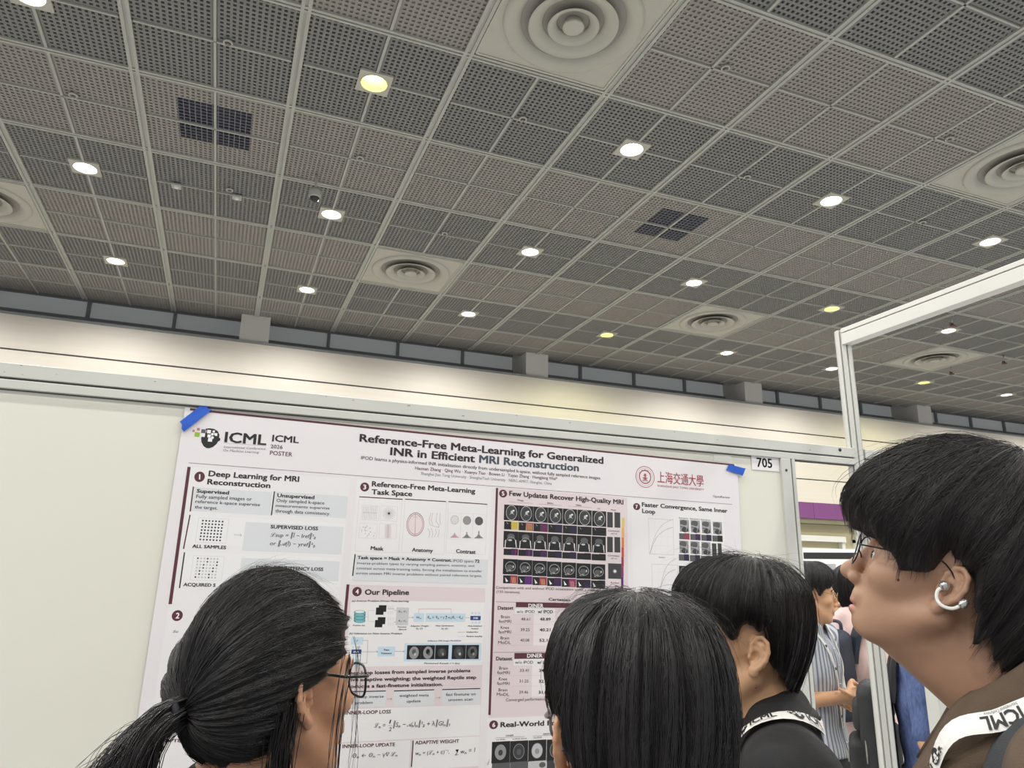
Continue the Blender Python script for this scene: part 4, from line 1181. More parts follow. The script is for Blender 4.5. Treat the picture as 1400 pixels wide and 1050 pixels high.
(5, 'l', 993.2, 215.2, 988.3, 207.6, 1, 'lgray', 5),
(5, 'r', 985.6, 234.2, 1008.6, 257.8, 'purp', 4),
(5, 'l', 971.3, 237.8, 975.4, 242.7, 1, 'lgray', 5),
(5, 'l', 988.0, 236.3, 986.1, 257.5, 1.1, 'red', 5),
(5, 'l', 992.0, 236.0, 990.5, 257.2, 1.1, 'red', 5),
(5, 'l', 996.0, 235.9, 994.8, 257.1, 1.1, 'red', 5),
(5, 'l', 1000.1, 235.6, 999.2, 256.8, 1.1, 'red', 5),
(5, 'l', 1004.1, 235.3, 1003.6, 256.6, 1.1, 'red', 5),
(5, 'r', 962.4, 261.8, 1008.2, 308.3, 'blk', 3),
(5, 'r', 963.6, 311.9, 1008.7, 329.5, 'vblk', 3),
(5, 'c', 986.1, 292.8, 15.1, 15.5, 'mgray', 4, 0.12),
(5, 'r', 971.7, 288.4, 999.1, 307.8, 'vblk', 5),
(5, 'l', 968.5, 287.5, 967.4, 308.4, 2, 'white', 5),
(5, 'l', 1001.1, 286.1, 1003.0, 307.0, 2, 'white', 5),
(5, 'c', 985.7, 276.1, 11.9, 7.8, 'dgray', 4, 0),
(5, 'c', 982.8, 287.3, 6.3, 2.5, 'lgray', 6, 0),
(5, 'r', 987.3, 310.9, 1007.5, 329.5, 'purp', 4),
(5, 'r', 962.7, 340.3, 1008.1, 383.1, 'blk', 3),
(5, 'r', 963.8, 385.7, 1008.6, 408.0, 'vblk', 3),
(5, 'c', 986.0, 360.9, 16.6, 13.9, 'mgray', 4, 0.14),
(5, 'c', 984.1, 363.5, 10.2, 7.6, 'dgray', 4, 0),
(5, 'c', 994.7, 361.4, 2.3, 3.5, 'lgray', 5, 0),
(5, 'l', 973.0, 373.1, 978.5, 375.7, 1.4, 'lgray', 5),
(5, 'c', 983.8, 371.5, 4.0, 2.4, 'mgray', 5, 0),
(5, 'r', 985.7, 385.1, 1008.2, 408.0, 'rmix', 4),
(5, 'p', 969.4, 391.1, 979.8, 402.5, 974.4, 403.3, 973.0, 405.4, 'white', 6),
(5, 'l', 989.7, 391.4, 993.3, 406.3, 1.3, 'yel2', 5),
(5, 'l', 993.3, 391.3, 996.4, 406.3, 1.3, 'yel2', 5),
(5, 'l', 996.8, 391.2, 999.5, 406.2, 1.3, 'yel2', 5),
(5, 'l', 1000.3, 391.1, 1002.7, 406.1, 1.3, 'yel2', 5),
(5, 'r', 1009.2, 186.8, 1056.0, 231.9, 'blk', 3),
(5, 'r', 1010.1, 235.1, 1056.3, 258.3, 'vblk', 3),
(5, 'c', 1033.1, 209.4, 18.0, 21.8, 'lgray', 4, 0.07),
(5, 'c', 1033.1, 209.4, 16.4, 19.9, 'dgray2', 4, 0),
(5, 'c', 1034.4, 207.7, 4.0, 5.1, 'lgray', 5, 0),
(5, 'c', 1039.6, 203.1, 3.2, 2.6, 'white', 6, 0),
(5, 'l', 1027.6, 216.2, 1034.8, 207.0, 1, 'lgray', 5),
(5, 'l', 1040.6, 215.5, 1035.6, 207.7, 1, 'lgray', 5),
(5, 'r', 1032.7, 234.6, 1055.9, 258.4, 'dblu', 4),
(5, 'l', 1018.3, 238.3, 1022.3, 243.1, 1, 'lgray', 5),
(5, 'r', 1009.0, 262.0, 1055.3, 308.8, 'blk', 3),
(5, 'r', 1009.9, 312.4, 1055.6, 330.1, 'vblk', 3),
(5, 'c', 1032.8, 293.2, 15.4, 15.7, 'mgray', 4, 0.12),
(5, 'r', 1018.3, 288.8, 1045.9, 308.3, 'vblk', 5),
(5, 'l', 1015.1, 287.9, 1013.9, 308.9, 2, 'white', 5),
(5, 'l', 1048.1, 286.4, 1050.0, 307.4, 2, 'white', 5),
(5, 'c', 1032.5, 276.4, 12.2, 7.9, 'dgray', 4, 0),
(5, 'c', 1029.5, 287.6, 6.5, 2.5, 'lgray', 6, 0),
(5, 'r', 1033.9, 311.5, 1054.4, 330.3, 'dblu', 4),
(5, 'r', 1008.9, 341.1, 1054.6, 384.2, 'blk', 3),
(5, 'r', 1009.8, 386.9, 1055.0, 409.4, 'vblk', 3),
(5, 'c', 1032.4, 361.9, 16.8, 14.0, 'mgray', 4, 0.14),
(5, 'c', 1030.4, 364.4, 10.4, 7.7, 'dgray', 4, 0),
(5, 'c', 1041.2, 362.3, 2.4, 3.5, 'lgray', 5, 0),
(5, 'l', 1019.0, 374.2, 1024.6, 376.8, 1.4, 'lgray', 5),
(5, 'c', 1030.2, 372.4, 4.0, 2.5, 'mgray', 5, 0),
(5, 'r', 1032.0, 386.2, 1054.6, 409.4, 'purp', 4),
(5, 'p', 1015.4, 392.3, 1025.8, 403.8, 1020.4, 404.6, 1018.8, 406.7, 'white', 6),
(5, 'r', 1057.0, 186.9, 1104.2, 232.3, 'blk', 3),
(5, 'r', 1057.6, 235.5, 1104.4, 259.0, 'vblk', 3),
(5, 'c', 1081.2, 209.5, 18.2, 22.0, 'lgray', 4, 0.07),
(5, 'c', 1081.2, 209.5, 16.5, 20.2, 'dgray2', 4, 0),
(5, 'c', 1082.4, 208.0, 4.1, 5.1, 'lgray', 5, 0),
(5, 'c', 1087.7, 203.2, 3.3, 2.6, 'white', 6, 0),
(5, 'l', 1075.4, 216.5, 1082.8, 207.2, 1, 'lgray', 5),
(5, 'l', 1088.7, 215.7, 1083.6, 207.9, 1, 'lgray', 5),
(5, 'r', 1080.6, 235.0, 1103.9, 259.0, 'dblu', 4),
(5, 'l', 1065.9, 238.8, 1069.9, 243.6, 1, 'lgray', 5),
(5, 'r', 1056.3, 262.1, 1103.1, 309.4, 'blk', 3),
(5, 'r', 1056.9, 313.0, 1103.2, 330.9, 'vblk', 3),
(5, 'c', 1080.3, 293.5, 15.6, 15.8, 'mgray', 4, 0.12),
(5, 'r', 1065.7, 289.2, 1093.6, 308.8, 'vblk', 5),
(5, 'l', 1062.3, 288.2, 1061.0, 309.4, 2, 'white', 5),
(5, 'l', 1095.9, 286.8, 1097.8, 308.0, 2, 'white', 5),
(5, 'c', 1080.2, 276.6, 12.4, 7.9, 'dgray', 4, 0),
(5, 'c', 1077.0, 288.0, 6.5, 2.5, 'lgray', 6, 0),
(5, 'r', 1081.3, 312.0, 1102.0, 330.9, 'dblu', 4),
(5, 'r', 1055.8, 341.8, 1102.0, 385.3, 'blk', 3),
(5, 'r', 1056.3, 387.9, 1102.2, 410.6, 'vblk', 3),
(5, 'c', 1079.4, 362.9, 17.1, 14.1, 'mgray', 4, 0.14),
(5, 'c', 1077.4, 365.4, 10.5, 7.7, 'dgray', 4, 0),
(5, 'c', 1088.4, 363.2, 2.4, 3.6, 'lgray', 5, 0),
(5, 'l', 1065.8, 375.3, 1071.5, 377.9, 1.4, 'lgray', 5),
(5, 'c', 1077.1, 373.5, 4.1, 2.5, 'mgray', 5, 0),
(5, 'r', 1078.9, 387.4, 1101.8, 410.6, 'pinkm', 4),
(5, 'p', 1062.0, 393.4, 1072.7, 405.1, 1067.0, 405.9, 1065.4, 408.0, 'white', 6),
(5, 'l', 1083.0, 394.6, 1086.3, 408.9, 1.3, 'yel2', 5),
(5, 'l', 1086.6, 394.5, 1089.6, 408.8, 1.3, 'yel2', 5),
(5, 'l', 1090.3, 394.4, 1092.8, 408.8, 1.3, 'yel2', 5),
(5, 'l', 1093.9, 394.3, 1096.1, 408.7, 1.3, 'yel2', 5),
(5, 'r', 1105.5, 186.9, 1153.2, 232.7, 'blk', 3),
(5, 'r', 1105.8, 235.9, 1153.2, 259.5, 'vblk', 3),
(5, 'c', 1129.9, 209.8, 18.6, 22.1, 'lgray', 4, 0.07),
(5, 'c', 1129.9, 209.8, 16.9, 20.3, 'dgray2', 4, 0),
(5, 'c', 1131.2, 208.1, 4.2, 5.2, 'lgray', 5, 0),
(5, 'c', 1136.6, 203.4, 3.4, 2.6, 'white', 6, 0),
(5, 'l', 1124.1, 216.7, 1131.6, 207.4, 1, 'lgray', 5),
(5, 'l', 1137.5, 215.9, 1132.5, 208.1, 1, 'lgray', 5),
(5, 'r', 1129.2, 235.4, 1152.8, 259.6, 'vblk', 4),
(5, 'l', 1114.2, 239.1, 1118.4, 244.0, 1, 'lgray', 5),
(5, 'r', 1104.3, 262.3, 1151.6, 309.9, 'blk', 3),
(5, 'r', 1104.7, 313.6, 1151.6, 331.6, 'vblk', 3),
(5, 'c', 1128.6, 294.0, 15.8, 15.9, 'mgray', 4, 0.12),
(5, 'r', 1113.7, 289.6, 1142.0, 309.4, 'vblk', 5),
(5, 'l', 1110.4, 288.7, 1108.9, 310.0, 2, 'white', 5),
(5, 'l', 1144.4, 287.1, 1146.2, 308.5, 2, 'white', 5),
(5, 'c', 1128.6, 276.9, 12.5, 8.0, 'dgray', 4, 0),
(5, 'c', 1125.2, 288.3, 6.7, 2.5, 'lgray', 6, 0),
(5, 'r', 1129.5, 312.6, 1150.3, 331.7, 'vblk', 4),
(5, 'r', 1103.3, 342.7, 1150.1, 386.5, 'blk', 3),
(5, 'r', 1103.6, 389.1, 1150.1, 412.0, 'vblk', 3),
(5, 'c', 1127.2, 363.8, 17.4, 14.2, 'mgray', 4, 0.14),
(5, 'c', 1125.3, 366.3, 10.7, 7.8, 'dgray', 4, 0),
(5, 'c', 1136.3, 364.2, 2.5, 3.6, 'lgray', 5, 0),
(5, 'l', 1113.3, 376.3, 1119.2, 378.9, 1.4, 'lgray', 5),
(5, 'c', 1124.9, 374.6, 4.1, 2.5, 'mgray', 5, 0),
(5, 'r', 1126.5, 388.5, 1149.7, 412.0, 'dblu', 4),
(5, 'p', 1109.4, 394.6, 1120.1, 406.3, 1114.4, 407.1, 1112.7, 409.3, 'white', 6),
(5, 'r', 1154.8, 187.0, 1203.0, 233.0, 'blk', 3),
(5, 'r', 1154.8, 236.4, 1202.8, 260.1, 'vblk', 3),
(5, 'c', 1179.5, 210.0, 18.8, 22.3, 'lgray', 4, 0.07),
(5, 'c', 1179.5, 210.0, 17.1, 20.4, 'dgray2', 4, 0),
(5, 'c', 1180.8, 208.4, 4.3, 5.2, 'lgray', 5, 0),
(5, 'c', 1186.3, 203.6, 3.5, 2.6, 'white', 6, 0),
(5, 'l', 1173.5, 217.0, 1181.2, 207.6, 1, 'lgray', 5),
(5, 'l', 1187.2, 216.3, 1182.1, 208.3, 1, 'lgray', 5),
(5, 'r', 1178.6, 235.8, 1202.4, 260.1, 'vblk', 4),
(5, 'l', 1163.3, 239.6, 1167.6, 244.6, 1, 'lgray', 5),
(5, 'r', 1153.2, 262.4, 1200.9, 310.5, 'blk', 3),
(5, 'r', 1153.3, 314.2, 1200.8, 332.4, 'vblk', 3),
(5, 'c', 1177.6, 294.4, 16.1, 16.1, 'mgray', 4, 0.12),
(5, 'r', 1162.5, 290.0, 1191.2, 309.9, 'vblk', 5),
(5, 'l', 1159.2, 289.0, 1157.5, 310.5, 2, 'white', 5),
(5, 'l', 1193.7, 287.5, 1195.4, 309.0, 2, 'white', 5),
(5, 'c', 1177.7, 277.2, 12.7, 8.1, 'dgray', 4, 0),
(5, 'c', 1174.3, 288.8, 6.8, 2.5, 'lgray', 6, 0),
(5, 'r', 1178.4, 313.2, 1199.5, 332.4, 'vblk', 4),
(5, 'r', 1151.6, 343.4, 1198.9, 387.6, 'blk', 3),
(5, 'r', 1151.7, 390.3, 1198.7, 413.3, 'vblk', 3),
(5, 'c', 1175.8, 364.8, 17.6, 14.3, 'mgray', 4, 0.14),
(5, 'c', 1173.8, 367.3, 10.9, 7.9, 'dgray', 4, 0),
(5, 'c', 1185.1, 365.2, 2.5, 3.6, 'lgray', 5, 0),
(5, 'l', 1161.6, 377.4, 1167.5, 380.1, 1.4, 'lgray', 5),
(5, 'c', 1173.3, 375.6, 4.2, 2.5, 'mgray', 5, 0),
(5, 'r', 1174.9, 389.7, 1198.3, 413.3, 'vblk', 4),
(5, 'p', 1157.5, 395.8, 1168.3, 407.6, 1162.5, 408.5, 1160.9, 410.6, 'white', 6),
(5, 'r', 1206.2, 187.9, 1225.4, 233.7, 'dgray2', 3),
(5, 'r', 1231.4, 187.1, 1251.4, 233.1, 'dgray2', 3),
(5, 't', 1208.9, 245.7, 1247.8, 245.6, 4.9, 'N', 'ink', 'Cartesian'),
(5, 't', 1219.6, 253.7, 1239.0, 253.5, 4.1, 'N', 'ink', '(AF = 4)'),
(5, 'r', 1205.8, 261.8, 1224.9, 307.0, 'dgray2', 3),
(5, 'r', 1230.7, 261.3, 1250.6, 306.7, 'dgray2', 3),
(5, 't', 1208.5, 318.6, 1247.0, 318.9, 4.8, 'N', 'ink', 'Cartesian'),
(5, 't', 1219.2, 326.6, 1238.4, 326.7, 4.0, 'N', 'ink', '(AF = 4)'),
(5, 'r', 1208.7, 339.3, 1254.4, 383.6, 'dgray2', 3),
(5, 'c', 1231.5, 361.8, 6.8, 5.8, 'mgray', 4, 0),
(5, 'c', 1231.5, 361.8, 3.8, 3.3, 'white', 5, 0),
(5, 't', 1217.3, 396.8, 1244.9, 397.2, 4.3, 'N', 'ink', 'Radial'),
(5, 'r', 1257.4, 203.0, 1265.9, 231.9, 'yel', 3),
(5, 'r', 1256.6, 232.4, 1264.9, 261.1, 'yel2', 3),
(5, 'r', 1255.7, 261.6, 1264.1, 290.3, 'oran', 3),
(5, 'r', 1254.9, 290.6, 1263.2, 319.1, 'oran2', 3),
(5, 'r', 1254.0, 319.4, 1262.3, 347.7, 'rmix', 3),
(5, 'r', 1253.2, 348.0, 1261.4, 376.2, 'pinkm', 3),
(5, 'r', 1252.3, 376.5, 1260.6, 404.4, 'purp2', 3),
(5, 'r', 1251.6, 404.7, 1259.8, 432.5, 'purp', 3),
(5, 'r', 1250.7, 432.6, 1259.0, 460.3, 'dblu', 3),
(5, 'r', 1250.0, 460.4, 1258.1, 488.0, 'vblk', 3),
(5, 't', 910.4, 172.7, 930.2, 175.4, 3.9, 'M', 'ink', 'DINER'),
(5, 't', 1005.4, 175.6, 1024.9, 176.5, 4.1, 'M', 'ink', 'SIREN'),
(5, 't', 1100.0, 175.4, 1118.4, 176.4, 4.1, 'M', 'ink', 'SIREN'),
(5, 't', 1172.7, 181.7, 1183.4, 182.1, 4.2, 'M', 'ink', 'GT'),
(5, 't', 1219.2, 182.6, 1237.5, 182.6, 4.2, 'M', 'ink', 'Mask'),
(5, 'l', 884.0, 178.4, 958.8, 178.3, 0.5, 'ink', 3),
(5, 'l', 978.0, 178.3, 1055.2, 178.2, 0.5, 'ink', 3),
(5, 'l', 1073.8, 178.2, 1153.5, 178.1, 0.5, 'ink', 3),
(5, 't', 853.7, 420.2, 1162.8, 420.2, 6.7, 'N', 'ink2', 'Comparison with and without IPOD initialization under a small'),
(5, 't', 855.6, 431.3, 925.4, 431.8, 6.7, 'N', 'ink2', '(150 iterations)'),
(5, 't', 1015.2, 449.5, 1083.4, 450.4, 7.5, 'B', 'ink2', 'Cartesian'),
(5, 'l', 855.0, 455.6, 1140.2, 455.0, 0.8, 'mar', 3),
(5, 'r', 915.0, 455.9, 1142.3, 469.0, 'mar', 3),
(5, 't', 953.2, 469.6, 999.5, 468.8, 10.2, 'B', 'white', 'DINER'),
(5, 'r', 970.1, 487.5, 1037.6, 570.9, 'pinkl2', 2),
(5, 'r', 913.3, 472.1, 1036.2, 486.8, 'panel', 3),
(5, 't', 861.1, 476.1, 908.0, 475.5, 9.3, 'B', 'ink2', 'Dataset'),
(5, 't', 917.8, 484.7, 972.7, 484.0, 8.0, 'M', 'ink2', 'w/o IPOD'),
(5, 't', 982.4, 484.3, 1029.5, 484.2, 8.8, 'B', 'ink2', 'w/ IPOD'),
(5, 't', 871.5, 498.7, 897.6, 498.9, 7.9, 'N', 'ink2', 'Brain'),
(5, 't', 865.3, 510.6, 902.5, 510.7, 7.8, 'N', 'ink2', 'fastMRI'),
(5, 't', 931.6, 504.2, 959.0, 504.1, 7.6, 'N', 'ink2', '48.61'),
(5, 't', 989.0, 504.1, 1022.9, 503.9, 7.7, 'B', 'ink2', '48.89'),
(5, 'l', 856.1, 514.4, 1036.7, 513.3, 0.4, 'line', 3),
(5, 't', 871.7, 526.7, 896.3, 526.9, 7.9, 'N', 'ink2', 'Knee'),
(5, 't', 865.5, 538.5, 902.6, 538.7, 7.9, 'N', 'ink2', 'fastMRI'),
(5, 't', 931.3, 532.4, 958.5, 532.4, 7.6, 'N', 'ink2', '39.25'),
(5, 't', 988.9, 532.6, 1022.7, 532.5, 7.7, 'B', 'ink2', '40.21'),
(5, 'l', 857.3, 542.1, 1037.1, 541.8, 0.4, 'line', 3),
(5, 't', 872.1, 554.1, 898.0, 554.4, 7.8, 'N', 'ink2', 'Brain'),
(5, 't', 865.9, 565.8, 902.8, 566.3, 7.8, 'N', 'ink2', 'MoDL'),
(5, 't', 931.0, 560.1, 958.2, 560.1, 7.6, 'N', 'ink2', '40.08'),
(5, 't', 988.7, 560.5, 1022.4, 560.6, 7.6, 'B', 'ink2', '52.11'),
(5, 'l', 858.3, 569.3, 1037.5, 569.9, 0.4, 'line', 3),
(5, 'l', 853.6, 587.9, 1140.6, 587.2, 0.8, 'mar', 3),
(5, 'r', 914.7, 589.7, 1142.6, 607.5, 'mar', 3),
(5, 't', 952.8, 602.1, 999.1, 601.8, 9.8, 'B', 'white', 'DINER'),
(5, 'r', 968.7, 621.4, 1035.0, 703.5, 'pinkl2', 2),
(5, 'r', 913.0, 605.2, 1033.7, 622.2, 'panel', 3),
(5, 't', 860.9, 607.9, 908.6, 608.4, 9.0, 'B', 'ink2', 'Dataset'),
(5, 't', 917.4, 617.5, 971.4, 618.2, 7.8, 'M', 'ink2', 'w/o IPOD'),
(5, 't', 983.5, 618.7, 1029.8, 619.6, 8.5, 'B', 'ink2', 'w/ IPOD'),
(5, 't', 870.7, 631.7, 896.3, 632.4, 7.7, 'N', 'ink2', 'Brain'),
(5, 't', 865.9, 643.0, 902.4, 644.0, 7.7, 'N', 'ink2', 'fastMRI'),
(5, 't', 931.9, 638.3, 958.8, 638.8, 7.4, 'N', 'ink2', '33.41'),
(5, 't', 989.6, 639.6, 1023.0, 640.1, 7.5, 'B', 'ink2', '34.10'),
(5, 'l', 856.9, 646.4, 1034.2, 649.4, 0.4, 'line', 3),
(5, 't', 870.9, 659.0, 895.0, 659.7, 7.6, 'N', 'ink2', 'Knee'),
(5, 't', 866.2, 670.1, 902.6, 671.3, 7.5, 'N', 'ink2', 'fastMRI'),
(5, 't', 931.6, 665.8, 958.4, 666.4, 7.3, 'N', 'ink2', '31.25'),
(5, 't', 989.5, 667.4, 1022.8, 668.1, 7.5, 'B', 'ink2', '32.40'),
(5, 'l', 857.9, 673.5, 1034.6, 677.4, 0.4, 'line', 3),
(5, 't', 871.2, 686.7, 896.7, 687.6, 7.6, 'N', 'ink2', 'Brain'),
(5, 't', 866.5, 697.8, 902.7, 699.1, 7.6, 'N', 'ink2', 'MoDL'),
(5, 't', 931.4, 693.8, 958.1, 694.5, 7.3, 'N', 'ink2', '29.46'),
(5, 't', 989.4, 695.6, 1022.5, 696.5, 7.4, 'B', 'ink2', '31.02'),
(5, 'l', 859.1, 701.1, 1035.1, 705.8, 0.4, 'line', 3),
(5, 't', 893.3, 712.3, 1009.4, 713.1, 7.5, 'N', 'ink2', 'Converged performance'),
(6, 'r', 843.0, 752.5, 1597.0, 1289.9, 'panel', 1),
(6, 'c', 860.6, 769.3, 12.5, 10.8, 'mar', 2, 0),
(6, 't', 856.6, 774.6, 865.1, 774.9, 10.8, 'X', 'white', '6'),
(6, 't', 879.8, 775.9, 1056.0, 777.4, 12.3, 'X', 'ink2', 'Real-World Pro'),
(6, 't', 896.7, 799.7, 919.1, 799.4, 4.0, 'M', 'ink', 'DINER'),
(6, 't', 1005.4, 800.4, 1027.9, 800.1, 4.0, 'M', 'ink', 'SIREN'),
(6, 'l', 867.2, 801.6, 950.9, 802.0, 0.6, 'ink', 3),
(6, 'l', 975.1, 802.1, 1029.9, 802.4, 0.6, 'ink', 3),
(6, 't', 869.2, 807.5, 894.1, 807.8, 3.3, 'M', 'ink', 'w/o IPOD'),
(6, 't', 915.7, 807.9, 956.5, 808.1, 3.4, 'M', 'ink', 'w/ IPOD (Ours)'),
(6, 't', 977.1, 807.8, 1001.9, 808.0, 3.4, 'M', 'ink', 'w/o IPOD'),
(6, 'r', 857.7, 811.0, 909.3, 862.8, 'vblk', 3),
(6, 'r', 859.7, 861.6, 911.0, 912.9, 'dgray', 3),
(6, 'c', 882.7, 837.0, 16.1, 18.7, 'mgray', 4, 0),
(6, 'c', 882.7, 837.0, 16.1, 18.7, 'mgray', 5, 0.08),
(6, 'c', 882.8, 838.2, 6.4, 7.2, 'dgray2', 5, 0),
(6, 'r', 909.7, 811.6, 962.0, 863.9, 'vblk', 3),
(6, 'r', 911.4, 862.7, 963.3, 914.4, 'dgray', 3),
(6, 'c', 935.1, 837.8, 16.3, 18.9, 'dgray2', 4, 0),
(6, 'c', 935.1, 837.8, 16.3, 18.9, 'mgray', 5, 0.08),
(6, 'c', 935.1, 839.0, 6.5, 7.4, 'dgray', 5, 0),
(6, 'r', 962.8, 812.1, 1015.7, 865.0, 'vblk', 3),
(6, 'r', 964.1, 863.7, 1016.6, 916.0, 'lgray', 3),
(6, 'c', 988.5, 838.6, 16.6, 19.1, 'lgray', 4, 0),
(6, 'c', 988.5, 838.6, 16.6, 19.1, 'mgray', 5, 0.08),
(6, 'c', 988.6, 839.9, 6.6, 7.3, 'mgray', 5, 0),
(6, 'c', 1004.8, 874.2, 9.6, 6.7, 'dgray', 4, 0),
(6, 'r', 1016.9, 812.8, 1070.5, 866.2, 'vblk', 3),
(6, 'r', 1017.9, 864.8, 1071.1, 917.7, 'dgray2', 3),
(6, 'c', 1043.0, 839.5, 16.9, 19.3, 'dgray2', 4, 0),
(6, 'c', 1043.0, 839.5, 16.9, 19.3, 'mgray', 5, 0.08),
(6, 'c', 1043.0, 840.8, 6.7, 7.5, 'dgray', 5, 0),
(6, 'p', 1036.6, 866.5, 1055.6, 877.4, 1048.8, 877.9, 1051.9, 884.3, 'bluel2', 5),
(6, 'r', 1072.2, 813.4, 1126.3, 867.3, 'vblk', 3),
(6, 'r', 1072.8, 865.9, 1126.5, 919.3, 'dgray', 3),
(6, 'c', 1098.4, 840.4, 17.3, 19.4, 'mgray', 4, 0),
(6, 'c', 1098.4, 840.4, 17.3, 19.4, 'mgray', 5, 0.08),
(6, 'c', 1098.4, 841.7, 6.9, 7.5, 'dgray2', 5, 0),
(6, 'r', 1128.4, 814.1, 1183.2, 868.5, 'vblk', 3),
(6, 'r', 1128.6, 867.2, 1183.1, 921.0, 'dgray', 3),
(6, 'c', 1155.0, 841.3, 17.6, 19.6, 'dgray2', 4, 0),
(6, 'c', 1155.0, 841.3, 17.6, 19.6, 'mgray', 5, 0.08),
(6, 'c', 1155.0, 842.6, 7.0, 7.6, 'dgray', 5, 0),
(6, 'r', 1185.8, 814.8, 1241.4, 869.7, 'vblk', 3),
(6, 'r', 1185.6, 868.3, 1240.8, 922.7, 'lgray', 3),
(6, 'c', 1212.7, 842.2, 18.0, 19.9, 'lgray', 4, 0),
(6, 'c', 1212.7, 842.2, 18.0, 19.9, 'mgray', 5, 0.08),
(6, 'c', 1212.7, 843.5, 7.1, 7.7, 'mgray', 5, 0),
(6, 'r', 1244.3, 815.3, 1300.6, 870.9, 'vblk', 3),
(6, 'r', 1243.7, 869.5, 1299.6, 924.5, 'dgray2', 3),
(6, 'c', 1271.5, 843.2, 18.4, 20.0, 'dgray2', 4, 0),
(6, 'c', 1271.5, 843.2, 18.4, 20.0, 'mgray', 5, 0.08),
(6, 'c', 1271.6, 844.5, 7.3, 7.8, 'dgray', 5, 0),
(6, 'r', 1304.0, 816.1, 1361.0, 872.1, 'vblk', 3),
(6, 'r', 1303.1, 870.7, 1359.7, 926.3, 'dgray', 3),
(6, 'c', 1331.7, 844.2, 18.7, 20.2, 'mgray', 4, 0),
(6, 'c', 1331.7, 844.2, 18.7, 20.2, 'mgray', 5, 0.08),
(6, 'c', 1331.7, 845.5, 7.4, 7.9, 'dgray2', 5, 0),
(6, 'r', 1365.0, 816.8, 1422.7, 873.5, 'vblk', 3),
(6, 'r', 1363.6, 872.0, 1420.9, 928.1, 'dgray', 3),
(6, 'c', 1393.0, 845.2, 19.1, 20.4, 'dgray2', 4, 0),
(6, 'c', 1393.0, 845.2, 19.1, 20.4, 'mgray', 5, 0.08),
(6, 'c', 1393.0, 846.5, 7.6, 7.9, 'dgray', 5, 0),
(6, 'r', 1427.3, 817.5, 1485.8, 874.8, 'vblk', 3),
(6, 'r', 1425.3, 873.2, 1483.4, 929.9, 'lgray', 3),
(6, 'c', 1455.6, 846.2, 19.5, 20.6, 'lgray', 4, 0),
(6, 'c', 1455.6, 846.2, 19.5, 20.6, 'mgray', 5, 0.08),
(6, 'c', 1455.5, 847.5, 7.8, 8.0, 'mgray', 5, 0),
(6, 'r', 1490.8, 818.2, 1550.1, 876.1, 'vblk', 3),
(6, 'r', 1488.5, 874.5, 1547.3, 931.8, 'dgray2', 3),
(6, 'c', 1519.5, 847.2, 19.9, 20.8, 'dgray2', 4, 0),
(6, 'c', 1519.5, 847.2, 19.9, 20.8, 'mgray', 5, 0.08),
(6, 'c', 1519.5, 848.5, 8.0, 8.1, 'dgray', 5, 0),
(6, 't', 848.6, 866.0, 852.8, 854.3, 3.3, 'M', 'ink', 'Slice 1'),
(7, 'r', 1292.3, 143.0, 1635.3, 784.7, 'panel', 1),
(7, 'c', 1310.2, 165.3, 12.5, 10.8, 'mar', 2, 0),
(7, 't', 1305.8, 171.0, 1314.4, 170.5, 10.8, 'X', 'white', '7'),
(7, 't', 1328.6, 163.3, 1651.8, 163.6, 12.7, 'X', 'ink2', 'Faster Convergence, Same Inner'),
(7, 't', 1329.1, 183.0, 1376.6, 183.6, 12.8, 'X', 'ink2', 'Loop'),
(7, 'b', 1351.9, 198.2, 1441.7, 306.5, 0.5, 'gray', 2),
(7, 'l', 1351.2, 226.4, 1444.5, 221.5, 0.25, 'line', 3),
(7, 'l', 1374.9, 196.8, 1372.1, 309.2, 0.25, 'line', 3),
(7, 'l', 1350.5, 254.5, 1443.6, 250.1, 0.25, 'line', 3),
(7, 'l', 1398.3, 195.5, 1395.1, 308.3, 0.25, 'line', 3),
(7, 'l', 1349.9, 282.4, 1442.6, 278.4, 0.25, 'line', 3),
(7, 'l', 1421.8, 194.2, 1418.3, 307.4, 0.25, 'line', 3),
(7, 'l', 1354.8, 306.2, 1362.4, 280.7, 0.7, 'gray', 3),
(7, 'l', 1362.4, 280.7, 1369.9, 261.3, 0.7, 'gray', 3),
(7, 'l', 1369.9, 261.3, 1377.3, 246.3, 0.7, 'gray', 3),
(7, 'l', 1377.3, 246.3, 1384.7, 234.8, 0.7, 'gray', 3),
(7, 'l', 1384.7, 234.8, 1392.1, 225.8, 0.7, 'gray', 3),
(7, 'l', 1392.1, 225.8, 1399.5, 218.6, 0.7, 'gray', 3),
(7, 'l', 1399.5, 218.6, 1406.8, 213.0, 0.7, 'gray', 3),
(7, 'l', 1406.8, 213.0, 1414.1, 208.4, 0.7, 'gray', 3),
(7, 'l', 1414.1, 208.4, 1421.5, 204.6, 0.7, 'gray', 3),
(7, 'l', 1421.5, 204.6, 1428.8, 201.4, 0.7, 'gray', 3),
(7, 'l', 1428.8, 201.4, 1436.2, 198.7, 0.7, 'gray', 3),
(7, 'l', 1436.2, 198.7, 1443.5, 196.2, 0.7, 'gray', 3),
(7, 'l', 1354.8, 306.2, 1362.2, 286.5, 0.7, 'ink', 3),
(7, 'l', 1362.2, 286.5, 1369.6, 271.6, 0.7, 'ink', 3),
(7, 'l', 1369.6, 271.6, 1376.9, 260.1, 0.7, 'ink', 3),
(7, 'l', 1376.9, 260.1, 1384.3, 251.2, 0.7, 'ink', 3),
(7, 'l', 1384.3, 251.2, 1391.6, 244.3, 0.7, 'ink', 3),
(7, 'l', 1391.6, 244.3, 1398.9, 238.8, 0.7, 'ink', 3),
(7, 'l', 1398.9, 238.8, 1406.2, 234.3, 0.7, 'ink', 3),
(7, 'l', 1406.2, 234.3, 1413.5, 230.8, 0.7, 'ink', 3),
